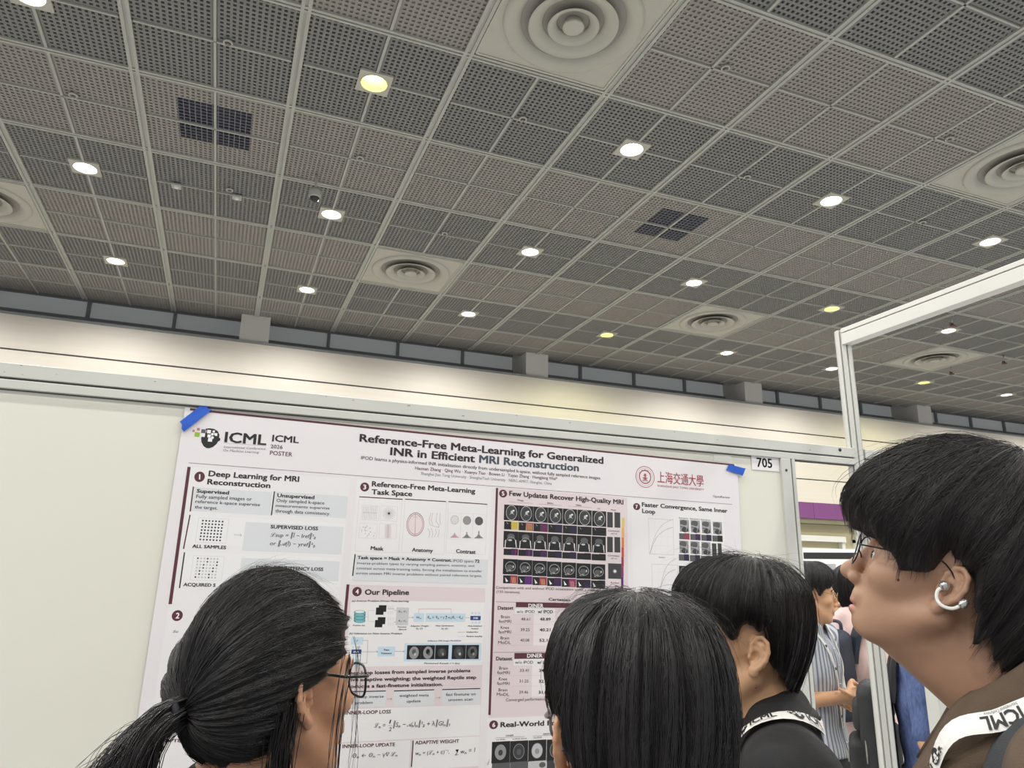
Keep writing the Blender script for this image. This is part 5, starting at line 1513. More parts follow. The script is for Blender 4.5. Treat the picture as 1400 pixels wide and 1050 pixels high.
(7, 'l', 1413.5, 230.8, 1420.7, 227.8, 0.7, 'ink', 3),
(7, 'l', 1420.7, 227.8, 1428.1, 225.3, 0.7, 'ink', 3),
(7, 'l', 1428.1, 225.3, 1435.4, 223.2, 0.7, 'ink', 3),
(7, 'l', 1435.4, 223.2, 1442.7, 221.3, 0.7, 'ink', 3),
(7, 'b', 1360.0, 336.1, 1454.4, 428.7, 0.5, 'gray', 2),
(7, 'l', 1359.4, 360.0, 1457.0, 357.0, 0.25, 'line', 3),
(7, 'l', 1384.1, 335.3, 1381.6, 430.1, 0.25, 'line', 3),
(7, 'l', 1358.9, 383.6, 1456.1, 381.0, 0.25, 'line', 3),
(7, 'l', 1408.5, 334.4, 1405.7, 429.7, 0.25, 'line', 3),
(7, 'l', 1358.2, 407.2, 1455.2, 405.0, 0.25, 'line', 3),
(7, 'l', 1433.1, 333.5, 1429.9, 429.2, 0.25, 'line', 3),
(7, 'l', 1389.4, 408.6, 1394.5, 387.3, 0.7, 'red', 3),
(7, 'l', 1394.5, 387.3, 1399.6, 371.2, 0.7, 'red', 3),
(7, 'l', 1399.6, 371.2, 1404.5, 358.7, 0.7, 'red', 3),
(7, 'l', 1404.5, 358.7, 1409.4, 349.1, 0.7, 'red', 3),
(7, 'l', 1409.4, 349.1, 1414.2, 341.7, 0.7, 'red', 3),
(7, 'l', 1414.2, 341.7, 1419.0, 335.9, 0.7, 'red', 3),
(7, 'l', 1419.0, 335.9, 1423.9, 331.4, 0.7, 'red', 3),
(7, 'l', 1423.9, 331.4, 1428.6, 327.6, 0.7, 'red', 3),
(7, 'l', 1428.6, 327.6, 1433.4, 324.6, 0.7, 'red', 3),
(7, 'l', 1433.4, 324.6, 1438.1, 322.1, 0.7, 'red', 3),
(7, 'l', 1438.1, 322.1, 1442.9, 320.0, 0.7, 'red', 3),
(7, 'l', 1442.9, 320.0, 1447.7, 318.1, 0.7, 'red', 3),
(7, 'l', 1389.4, 408.6, 1394.2, 394.8, 0.7, 'ink', 3),
(7, 'l', 1394.2, 394.8, 1399.2, 384.3, 0.7, 'ink', 3),
(7, 'l', 1399.2, 384.3, 1404.0, 376.3, 0.7, 'ink', 3),
(7, 'l', 1404.0, 376.3, 1408.8, 370.1, 0.7, 'ink', 3),
(7, 'l', 1408.8, 370.1, 1413.5, 365.2, 0.7, 'ink', 3),
(7, 'l', 1413.5, 365.2, 1418.2, 361.5, 0.7, 'ink', 3),
(7, 'l', 1418.2, 361.5, 1423.0, 358.5, 0.7, 'ink', 3),
(7, 'l', 1423.0, 358.5, 1427.6, 356.1, 0.7, 'ink', 3),
(7, 'l', 1427.6, 356.1, 1432.4, 354.1, 0.7, 'ink', 3),
(7, 'l', 1432.4, 354.1, 1437.1, 352.5, 0.7, 'ink', 3),
(7, 'l', 1437.1, 352.5, 1441.8, 351.1, 0.7, 'ink', 3),
(7, 'l', 1441.8, 351.1, 1446.5, 349.8, 0.7, 'ink', 3),
(7, 't', 1385.9, 316.6, 1409.4, 316.4, 3.8, 'N', 'ink', 'Iterations'),
(7, 'r', 1466.4, 195.5, 1500.6, 233.5, 'mgray', 3),
(7, 'r', 1463.0, 238.4, 1501.6, 256.7, 'dgray', 3),
(7, 'c', 1481.1, 205.3, 14.1, 8.6, 'dgray', 4, 0),
(7, 'c', 1484.9, 226.9, 12.2, 7.8, 'dgray2', 4, 0),
(7, 'l', 1469.6, 211.3, 1494.8, 216.3, 1.3, 'lgray', 5),
(7, 'l', 1496.5, 195.7, 1488.5, 232.1, 1.2, 'lgray', 5),
(7, 'l', 1467.5, 218.5, 1485.3, 218.3, 1.5, 'blk', 6),
(7, 'r', 1482.7, 237.4, 1501.6, 256.7, 'rmix', 4),
(7, 'r', 1462.7, 260.9, 1496.6, 299.3, 'mgray', 3),
(7, 'r', 1459.3, 303.1, 1497.5, 322.2, 'dgray', 3),
(7, 'c', 1477.1, 270.9, 14.1, 8.5, 'dgray', 4, 0),
(7, 'c', 1481.1, 292.3, 12.1, 7.7, 'dgray2', 4, 0),
(7, 'l', 1465.8, 276.8, 1490.7, 281.9, 1.3, 'lgray', 5),
(7, 'l', 1492.5, 261.8, 1484.5, 297.5, 1.2, 'lgray', 5),
(7, 'l', 1463.7, 283.8, 1481.3, 283.9, 1.5, 'blk', 6),
(7, 'r', 1478.7, 302.3, 1497.5, 322.2, 'dblu', 4),
(7, 'r', 1458.5, 338.0, 1492.1, 374.7, 'blk', 3),
(7, 'r', 1455.1, 379.5, 1493.0, 401.0, 'dgray', 3),
(7, 'c', 1475.3, 356.4, 12.1, 14.3, 'mgray', 4, 0.12),
(7, 'r', 1474.4, 379.0, 1493.0, 401.0, 'dblu', 4),
(7, 'r', 1507.8, 195.5, 1542.3, 233.7, 'mgray', 3),
(7, 'r', 1504.2, 238.7, 1543.2, 257.1, 'dgray', 3),
(7, 'c', 1522.7, 205.3, 14.3, 8.7, 'dgray', 4, 0),
(7, 'c', 1526.5, 227.1, 12.4, 7.9, 'dgray2', 4, 0),
(7, 'l', 1511.0, 211.4, 1536.5, 216.4, 1.3, 'lgray', 5),
(7, 'l', 1538.3, 195.8, 1530.0, 232.4, 1.2, 'lgray', 5),
(7, 'l', 1508.8, 218.6, 1526.9, 218.4, 1.5, 'blk', 6),
(7, 'r', 1524.1, 237.8, 1543.2, 257.1, 'purp', 4),
(7, 'r', 1503.8, 261.3, 1538.0, 300.0, 'mgray', 3),
(7, 'r', 1500.1, 303.8, 1538.7, 323.1, 'dgray', 3),
(7, 'c', 1518.4, 271.5, 14.2, 8.5, 'dgray', 4, 0),
(7, 'c', 1522.2, 292.9, 12.3, 7.7, 'dgray2', 4, 0),
(7, 'l', 1506.8, 277.4, 1532.1, 282.5, 1.3, 'lgray', 5),
(7, 'l', 1534.0, 262.2, 1525.7, 298.2, 1.2, 'lgray', 5),
(7, 'l', 1504.7, 284.4, 1522.5, 284.4, 1.5, 'blk', 6),
(7, 'r', 1519.8, 303.1, 1538.7, 323.1, 'dblu', 4),
(7, 'r', 1499.2, 338.9, 1533.1, 375.9, 'blk', 3),
(7, 'r', 1495.6, 380.7, 1533.8, 402.3, 'dgray', 3),
(7, 'c', 1516.1, 357.3, 12.2, 14.4, 'mgray', 4, 0.12),
(7, 'r', 1515.1, 380.2, 1533.8, 402.3, 'dblu', 4),
(7, 'r', 1549.8, 195.5, 1584.7, 233.9, 'mgray', 3),
(7, 'r', 1545.9, 239.1, 1585.4, 257.5, 'dgray', 3),
(7, 'c', 1564.8, 205.4, 14.5, 8.7, 'dgray', 4, 0),
(7, 'c', 1568.5, 227.3, 12.6, 7.9, 'dgray2', 4, 0),
(7, 'l', 1553.0, 211.5, 1578.8, 216.5, 1.3, 'lgray', 5),
(7, 'l', 1580.8, 195.8, 1572.1, 232.6, 1.2, 'lgray', 5),
(7, 'l', 1550.7, 218.8, 1569.0, 218.6, 1.5, 'blk', 6),
(7, 'r', 1566.1, 238.0, 1585.4, 257.5, 'dblu', 4),
(7, 'r', 1545.4, 261.7, 1579.8, 300.6, 'mgray', 3),
(7, 'r', 1541.6, 304.5, 1580.6, 323.8, 'dgray', 3),
(7, 'c', 1560.1, 271.9, 14.4, 8.6, 'dgray', 4, 0),
(7, 'c', 1563.9, 293.6, 12.5, 7.7, 'dgray2', 4, 0),
(7, 'l', 1548.4, 277.9, 1574.0, 283.0, 1.3, 'lgray', 5),
(7, 'l', 1576.0, 262.7, 1567.5, 298.8, 1.2, 'lgray', 5),
(7, 'l', 1546.2, 285.0, 1564.3, 285.0, 1.5, 'blk', 6),
(7, 'r', 1561.5, 303.7, 1580.6, 323.8, 'dblu', 4),
(7, 'r', 1540.4, 339.9, 1574.6, 377.0, 'blk', 3),
(7, 'r', 1536.6, 381.8, 1575.1, 403.5, 'dgray', 3),
(7, 'c', 1557.5, 358.4, 12.3, 14.5, 'mgray', 4, 0.12),
(7, 'r', 1556.4, 381.3, 1575.1, 403.5, 'dblu', 4),
(7, 'r', 1592.5, 195.5, 1627.5, 234.2, 'mgray', 3),
(7, 'r', 1588.2, 239.3, 1628.1, 258.0, 'dgray', 3),
(7, 'c', 1607.5, 205.5, 14.7, 8.7, 'dgray', 4, 0),
(7, 'c', 1611.3, 227.5, 12.7, 7.9, 'dgray2', 4, 0),
(7, 'l', 1595.5, 211.7, 1621.6, 216.7, 1.3, 'lgray', 5),
(7, 'l', 1623.8, 195.8, 1614.8, 232.9, 1.2, 'lgray', 5),
(7, 'l', 1593.2, 218.9, 1611.7, 218.7, 1.5, 'blk', 6),
(7, 'r', 1608.7, 238.3, 1628.1, 258.0, 'vblk', 4),
(7, 'r', 1585.5, 264.1, 1602.5, 308.0, 'dgray2', 3),
(7, 'r', 1607.8, 263.2, 1622.9, 307.2, 'dgray2', 3),
(7, 'r', 1582.1, 340.8, 1616.5, 378.2, 'blk', 3),
(7, 'r', 1578.1, 383.0, 1616.9, 404.9, 'dgray', 3),
(7, 'c', 1599.3, 359.4, 12.5, 14.6, 'mgray', 4, 0.12),
(7, 'r', 1598.1, 382.5, 1616.9, 404.9, 'dblu', 4),
(7, 't', 1464.2, 192.5, 1498.5, 193.3, 4.7, 'N', 'ink', 'Iteration'),
(7, 't', 1504.7, 192.9, 1541.4, 193.2, 4.7, 'N', 'ink', 'Iteration'),
(7, 't', 1547.1, 193.3, 1583.3, 193.7, 4.8, 'N', 'ink', 'Iteration')]

PCOL = dict(mar=(92, 48, 58), mar2=(140, 92, 100), ink=(38, 38, 42), ink2=(48, 36, 40), gray=(128, 126, 130), red=(168, 62, 76), white=(244, 242, 242), slate=(70, 82, 92),
            panel=(238, 236, 237), panel2=(240, 239, 240), gpan=(222, 224, 228), gpan2=(206, 206, 210), pink=(228, 214, 217), pinkl=(196, 164, 170), pinkl2=(240, 232, 233), pinkf=(236, 220, 222), line=(204, 202, 204),
            lgray=(196, 196, 198), lgray2=(220, 220, 222), mgray=(150, 150, 152), dgray=(92, 92, 94), dgray2=(64, 64, 66), blk=(24, 24, 26), vblk=(30, 29, 31),
            teal=(120, 190, 196), tealw=(226, 238, 240), blue=(202, 222, 236), bluel=(92, 130, 164), bluel2=(60, 120, 220), navy=(40, 70, 130),
            yel=(226, 206, 96), yel2=(236, 176, 110), oran=(222, 130, 70), oran2=(196, 88, 72), rmix=(150, 62, 84), pinkm=(140, 48, 110), purp2=(92, 40, 116), purp=(66, 36, 82), dblu=(40, 34, 62))
PMAT = {k: mat('print_' + k, v, 0.5) for k, v in PCOL.items()}
PKEY = list(PCOL)
STY = {'N': (0.0, 0.0), 'M': (0.016, 0.0), 'B': (0.05, 0.0), 'X': (0.062, 0.0), 'I': (0.0, 0.25), 'J': (0.03, 0.25), 'S': (0.012, 0.12)}
P_ROT = 0.0156393
poster = thing('research_poster', 'large white and maroon research poster taped to the cream panel', 'poster', (-0.1167, WY + 0.0068, 2.012))
poster.rotation_euler = (0, P_ROT, 0)
PW, PH = 1.701, 1.135
def paper_y(s, t):
    return 0.0
q = MB(); nx, nz = 48, 32
V = [(PW * i / nx, paper_y(PW * i / nx, PH * j / nz), -PH * j / nz) for j in range(nz + 1) for i in range(nx + 1)]
F = [(j * (nx + 1) + i, (j + 1) * (nx + 1) + i, (j + 1) * (nx + 1) + i + 1, j * (nx + 1) + i + 1) for j in range(nz) for i in range(nx)]
nv = len(V); V += [(a, b + 0.0006, c) for a, b, c in V]; F += [tuple(k + nv for k in f[::-1]) for f in F]
q.add(V, F); q.build('sheet', mat('poster_paper', (236, 231, 234), 0.42), poster)
class Print:
    def __init__(s): s.V = []; s.F = []; s.I = []
    n = 0
    def add(s, V, F, col, ly):
        b = len(s.V); Print.n += 1; ly = ly + (Print.n % 40) / 55
        s.V += [(x_ / 1000, paper_y(x_ / 1000, y_ / 1000) - 0.00015 - 0.00005 * ly, -y_ / 1000) for x_, y_ in V]
        s.F += [tuple(i + b for i in f) for f in F]; s.I += [PKEY.index(col)] * len(F)
secs = {}
NAMES = {0: 'conference_logo_print', 'title': 'title_print', 'emblem': 'emblem_print', 'cjk': 'university_name_print', 'review': 'caption_print'}
for it in ITEMS:
    P = secs.setdefault(it[0], Print()); k = it[1]
    if k == 'r':
        a, b, c, d, col, ly = it[2:]
        n = max(1, int(abs(c - a) / 60)); mz = max(1, int(abs(d - b) / 60))
        V = [(a + (c - a) * i / n, b + (d - b) * j / mz) for j in range(mz + 1) for i in range(n + 1)]
        P.add(V, [(j * (n + 1) + i, (j + 1) * (n + 1) + i, (j + 1) * (n + 1) + i + 1, j * (n + 1) + i + 1) for j in range(mz) for i in range(n)], col, ly)
    elif k == 'l':
        a, b, c, d, w, col, ly = it[2:]
        L = math.hypot(c - a, d - b) or 1; ox, oy = -(d - b) / L * w / 2, (c - a) / L * w / 2
        n = max(1, int(L / 60)); V = []
        for i in range(n + 1):
            f = i / n; x_, y_ = a + (c - a) * f, b + (d - b) * f; V += [(x_ + ox, y_ + oy), (x_ - ox, y_ - oy)]
        P.add(V, [(2 * i, 2 * i + 2, 2 * i + 3, 2 * i + 1) for i in range(n)], col, ly)
    elif k == 'c':
        a, b, rx, ry, col, ly, ring = it[2:]; n = 28 if rx > 4 else 10
        cs = [(math.cos(2 * PI * i / n), math.sin(2 * PI * i / n)) for i in range(n)]
        if ring: P.add([(a + rx * x_, b + ry * y_) for x_, y_ in cs] + [(a + rx * (1 - ring) * x_, b + ry * (1 - ring) * y_) for x_, y_ in cs], [(i, (i + 1) % n, n + (i + 1) % n, n + i) for i in range(n)], col, ly)
        else: P.add([(a + rx * x_, b + ry * y_) for x_, y_ in cs], [tuple(range(n))], col, ly)
    elif k == 'b':
        a, b, c, d, w, col, ly = it[2:]
        for r in ((a, b, c, b + w), (a, d - w, c, d), (a, b + w, a + w, d - w), (c - w, b + w, c, d - w)):
            P.add([(r[0], r[1]), (r[0], r[3]), (r[2], r[3]), (r[2], r[1])], [(0, 1, 2, 3)], col, ly)
    elif k == 'p':
        v = it[2:10]; P.add([(v[i], v[i + 1]) for i in range(0, 8, 2)], [(0, 1, 2, 3)], it[10], it[11])
    elif k == 't':
        s0_, t0_, s1_, t1_, cap, st, col, body = it[2:]
        V, F = text_mesh(body, *STY[st])
        if not len(V): continue
        xm, xM = V[:, 0].min(), V[:, 0].max()
        L = math.hypot(s1_ - s0_, t1_ - t0_); ca, sa = (s1_ - s0_) / L, (t1_ - t0_) / L
        X = (V[:, 0] - xm) / (xM - xm) * L; Y = V[:, 1] / 0.69 * cap
        W = np.stack([s0_ + X * ca + Y * sa, t0_ + X * sa - Y * ca], 1)
        nc = text_mesh.copies; nv = len(W) // nc; nf = len(F) // nc
        for c in range(nc): P.add(W[c * nv:(c + 1) * nv].tolist(), F[:nf], col, 8 + .12 * c)
# emblem centre and the head of the conference logo (drawn by hand, mm)
E_ = secs['emblem']
def poly(P, pts, col, ly): P.add(pts, [tuple(range(len(pts)))], col, ly)
ec = [it for it in ITEMS if it[0] == 'emblem'][0]; ex, ey = ec[2], ec[3]
for dx, dy, w, h in ((-9, 2, 18, 3), (-7, 7, 14, 2.5), (-4, -10, 8, 3), (-6, -5, 12, 2.5), (-2, -8, 4, 16), (-10, 11, 20, 2)):
    E_.add([(ex + dx, ey + dy), (ex + dx, ey + dy + h), (ex + dx + w, ey + dy + h), (ex + dx + w, ey + dy)], [(0, 1, 2, 3)], 'red', 4)
for k in range(5):
    an = PI * (1.18 + 0.16 * k); cx_, cy_ = ex + 21.5 * math.cos(an), ey + 21.5 * math.sin(an)
    E_.add([(cx_ - 2, cy_ - 2), (cx_ - 2, cy_ + 2), (cx_ + 2, cy_ + 2), (cx_ + 2, cy_ - 2)], [(0, 1, 2, 3)], 'red', 4)
def head_logo(fn, ink=0, sq=1, g=2, pk=3):
    """dark head silhouette breaking into squares; fn(poly, colour index, layer), unit about 1 high"""
    head = [(-.22, .46), (-.05, .5), (.15, .49), (.33, .40), (.43, .24), (.44, .08), (.50, .04), (.50, -.06), (.42, -.10), (.36, -.24), (.22, -.40), (.06, -.48), (-.06, -.48), (-.2, -.40), (-.32, -.22), (-.36, -.04), (-.34, .12), (-.30, .22), (-.20, .24), (-.16, .34)]
    fn(head, ink, 3)
    for x_, y_, r, c in ((-.05, .33, .085, sq), (.16, .36, .05, sq), (.12, .22, .06, sq), (.27, .22, .07, sq), (-.02, .12, .075, sq), (.14, .06, .06, sq), (.05, -.06, .095, sq), (-.30, .32, .10, 4), (-.30, .14, .09, sq), (-.56, .14, .11, g), (-.54, .40, .065, pk), (-.74, .30, .05, pk), (.2, .14, .04, ink)):
        fn([(x_ - r, y_ - r), (x_ - r, y_ + r), (x_ + r, y_ + r), (x_ + r, y_ - r)], c, 5)
PMAT['grn'] = mat('print_grn', (150, 190, 60), .5); PMAT['sal'] = mat('print_sal', (206, 120, 110), .5); PMAT['slq'] = mat('print_slq', (96, 90, 110), .5); PKEY += ['grn', 'sal', 'slq']
PL = secs[0]
head_logo(lambda pts, c, ly: PL.add([(66 + x_ * 52, 73 - y_ * 52) for x_, y_ in pts], [tuple(range(len(pts)))], ['ink', 'white', 'grn', 'sal', 'slq'][c], ly))
for k, P in secs.items():
    used = sorted(set(P.I)); re = {u: i for i, u in enumerate(used)}
    new_mesh(NAMES.get(k, 'printed_section'), P.V, P.F, [PMAT[PKEY[u]] for u in used], [re[i] for i in P.I], poster)

# ------------------------------------------------------------------ solid modelling: distance fields turned into one smooth skin
def axis(*segs):
    """segs: (from, to, step) in order; returns increasing coordinates"""
    out = []
    for a, b, st in segs:
        n = max(1, int(round((b - a) / st)))
        out += [a + (b - a) * i / n for i in range(n)]
    return np.array(out + [segs[-1][1]], dtype=np.float32)

class Field:
    def __init__(s, xs, ys, zs):
        s.ax = [np.asarray(a, dtype=np.float32) for a in (xs, ys, zs)]
        s.F = np.full([len(a) for a in s.ax], 0.5, dtype=np.float32)
    def win(s, lo, hi):
        sl = []
        for a, l, h in zip(s.ax, lo, hi):
            i, j = np.searchsorted(a, l), np.searchsorted(a, h)
            if j <= i: return None
            sl.append(slice(i, j))
        X, Y, Z = (a[q] for a, q in zip(s.ax, sl))
        return tuple(sl), X[:, None, None], Y[None, :, None], Z[None, None, :]
    def put(s, fn, lo, hi, k=0.01, op='u'):
        m_ = k + 0.025
        w = s.win([v - m_ for v in lo], [v + m_ for v in hi])
        if w is None: return s
        sl, X, Y, Z = w
        d = fn(X, Y, Z).astype(np.float32); f = s.F[sl]
        if op == 'u':
            h = np.maximum(k - np.abs(f - d), 0) / k if k else 0
            s.F[sl] = np.minimum(f, d) - (h * h * k * 0.25)
        elif op == '-':
            d = -d; h = np.maximum(k - np.abs(f - d), 0) / k
            s.F[sl] = np.maximum(f, d) + h * h * k * 0.25
        elif op == '+':
            s.F[sl] = f + d
        return s
    def ell(s, c, r, k=0.01, op='u', R=None):
        c = np.array(c, float); r = np.array(r, float)
        if R is not None: R = np.array(R, float)
        def fn(X, Y, Z):
            x, y, z = X - c[0], Y - c[1], Z - c[2]
            if R is not None: x, y, z = (R[0][i] * x + R[1][i] * y + R[2][i] * z for i in range(3))
            k0 = np.sqrt((x / r[0]) ** 2 + (y / r[1]) ** 2 + (z / r[2]) ** 2)
            k1 = np.sqrt((x / r[0] ** 2) ** 2 + (y / r[1] ** 2) ** 2 + (z / r[2] ** 2) ** 2)
            return k0 * (k0 - 1) / np.maximum(k1, 1e-6)
        m_ = r.max() if R is not None else r
        return s.put(fn, c - m_, c + m_, k, op)
    def cone(s, a, b, ra, rb, k=0.01, op='u', flat=None):
        a = np.array(a, float); b = np.array(b, float); ba = b - a; L = max(ba @ ba, 1e-9)
        def fn(X, Y, Z):
            x, y, z = X - a[0], Y - a[1], Z - a[2]
            h = np.clip((x * ba[0] + y * ba[1] + z * ba[2]) / L, 0, 1)
            dx, dy, dz = x - h * ba[0], y - h * ba[1], z - h * ba[2]
            if flat is not None:      # squash: distances along this direction count double
                q = dx * flat[0] + dy * flat[1] + dz * flat[2]; e = flat[3]
                dx, dy, dz = dx + q * flat[0] * e, dy + q * flat[1] * e, dz + q * flat[2] * e
            return np.sqrt(dx * dx + dy * dy + dz * dz) - (ra + (rb - ra) * h)
        m_ = max(ra, rb)
        return s.put(fn, np.minimum(a, b) - m_, np.maximum(a, b) + m_, k, op)
    def chain(s, pts, rad, k=0.004):
        for i in range(len(pts) - 1):
            r0, r1 = (rad, rad) if not hasattr(rad, '__len__') else (rad[i], rad[i + 1])
            s.cone(pts[i], pts[i + 1], r0, r1, k)
        return s
    def cut_below(s, z):
        s.F = np.maximum(s.F, (z - s.ax[2])[None, None, :]); return s
    def folds(s, amp, seed=0, sc=1.0, lo=None, hi=None):
        rs = np.random.RandomState(seed); X, Y, Z = s.ax[0][:, None, None], s.ax[1][None, :, None], s.ax[2][None, None, :]
        d = 0
        for i in range(7):
            v = rs.normal(size=3) * (22 + 12 * i) * 0.55 * sc; v[2] *= 0.7
            ph = rs.rand() * 6.28
            d = d + np.abs(np.sin(v[0] * X + v[1] * Y + v[2] * Z + ph + 1.3 * np.sin(9 * sc * Z + 7 * Y + i))) / (1.2 + i * .5)
        s.F += (amp * (d - 1.5)).astype(np.float32); return s
    def value(s, P):
        P = np.asarray(P, float); ix = []; fr = []
        for a, c in zip(s.ax, P.T):
            i = np.clip(np.searchsorted(a, c) - 1, 0, len(a) - 2); ix.append(i); fr.append(np.clip((c - a[i]) / (a[i + 1] - a[i]), 0, 1))
        v = 0
        for dx in (0, 1):
            for dy in (0, 1):
                for dz in (0, 1):
                    w = (fr[0] if dx else 1 - fr[0]) * (fr[1] if dy else 1 - fr[1]) * (fr[2] if dz else 1 - fr[2])
                    v = v + w * s.F[ix[0] + dx, ix[1] + dy, ix[2] + dz]
        return v
    def grad(s, P, e=0.006):
        P = np.asarray(P, float); g = np.stack([s.value(P + d) - s.value(P - d) for d in np.eye(3) * e], 1)
        return g / np.maximum(np.linalg.norm(g, axis=1, keepdims=True), 1e-9)
    def project(s, P, off=0.0, it=8):
        P = np.array(P, float)
        for _ in range(it): P = P - s.grad(P) * np.clip(s.value(P) - off, -.03, .03)[:, None]
        return P, s.grad(P)
    def skin(s):
        F = s.F; F[0] = F[-1] = 0.5; F[:, 0] = F[:, -1] = 0.5; F[:, :, 0] = F[:, :, -1] = 0.5
        I = F < 0
        n = I[:-1, :-1, :-1].astype(np.int8)
        cnt = np.zeros_like(n)
        for dx in (0, 1):
            for dy in (0, 1):
                for dz in (0, 1): cnt += I[dx:I.shape[0] - 1 + dx, dy:I.shape[1] - 1 + dy, dz:I.shape[2] - 1 + dz]
        act = np.argwhere((cnt > 0) & (cnt < 8))
        idx = np.full(cnt.shape, -1, np.int32); idx[tuple(act.T)] = np.arange(len(act))
        acc = np.zeros((len(act), 3)); num = np.zeros(len(act))
        corners = [(a, b, c) for a in (0, 1) for b in (0, 1) for c in (0, 1)]
        for p in corners:
            for ax in range(3):
                if p[ax]: continue
                q = list(p); q[ax] = 1
                f0 = F[act[:, 0] + p[0], act[:, 1] + p[1], act[:, 2] + p[2]]; f1 = F[act[:, 0] + q[0], act[:, 1] + q[1], act[:, 2] + q[2]]
                ok = (f0 < 0) != (f1 < 0)
                t_ = np.where(ok, f0 / np.where(ok, f0 - f1, 1), 0)
                pos = np.array(p, float)[None] + np.zeros((len(act), 3)); pos[:, ax] += t_
                acc += pos * ok[:, None]; num += ok
        loc = acc / num[:, None]
        V = np.stack([s.ax[i][act[:, i]] + loc[:, i] * (s.ax[i][act[:, i] + 1] - s.ax[i][act[:, i]]) for i in range(3)], 1)
        Q = []
        for ax in range(3):
            o1, o2 = [(1, 2), (2, 0), (0, 1)][ax]
            A = np.take(I, range(I.shape[ax] - 1), ax); B = np.take(I, range(1, I.shape[ax]), ax)
            e = np.argwhere(A != B)
            e = e[(e[:, o1] > 0) & (e[:, o2] > 0) & (e[:, o1] < I.shape[o1] - 1) & (e[:, o2] < I.shape[o2] - 1)]
            sg = A[tuple(e.T)]
            def at(d1, d2):
                c = e.copy(); c[:, o1] -= d1; c[:, o2] -= d2; return idx[tuple(c.T)]
            q = np.stack([at(1, 1), at(0, 1), at(0, 0), at(1, 0)], 1)
            q[~sg] = q[~sg][:, ::-1]
            Q.append(q)
        return V, np.concatenate(Q).astype(np.int32)

def field_mesh(fd, name, mats, parent=None, pick=None):
    V, Q = fd.skin()
    o = new_mesh(name, V, Q, mats, None, parent, True)
    if pick is not None:
        c = V[Q].mean(1); mi = np.zeros(len(Q), np.int32)
        for i, fn in enumerate(pick): mi[fn(c)] = i + 1
        if len(o.data.polygons) == len(Q): o.data.polygons.foreach_set('material_index', mi)
    return o

# ------------------------------------------------------------------ heads, hands, bodies
class Pose:
    """head frame inside the body frame"""
    def __init__(s, origin, yaw=0, pitch=0, roll=0, scale=1.0):
        s.M = (Matrix.Rotation(math.radians(yaw), 3, 'Z') @ Matrix.Rotation(math.radians(-pitch), 3, 'Y') @ Matrix.Rotation(math.radians(roll), 3, 'X'))
        s.R = np.array(s.M); s.o = np.array(origin, float); s.k = scale
    def __call__(s, p): return s.o + s.R @ (np.array(p, float) * s.k)
    def inv(s, P): return ((np.asarray(P) - s.o) @ s.R) / s.k

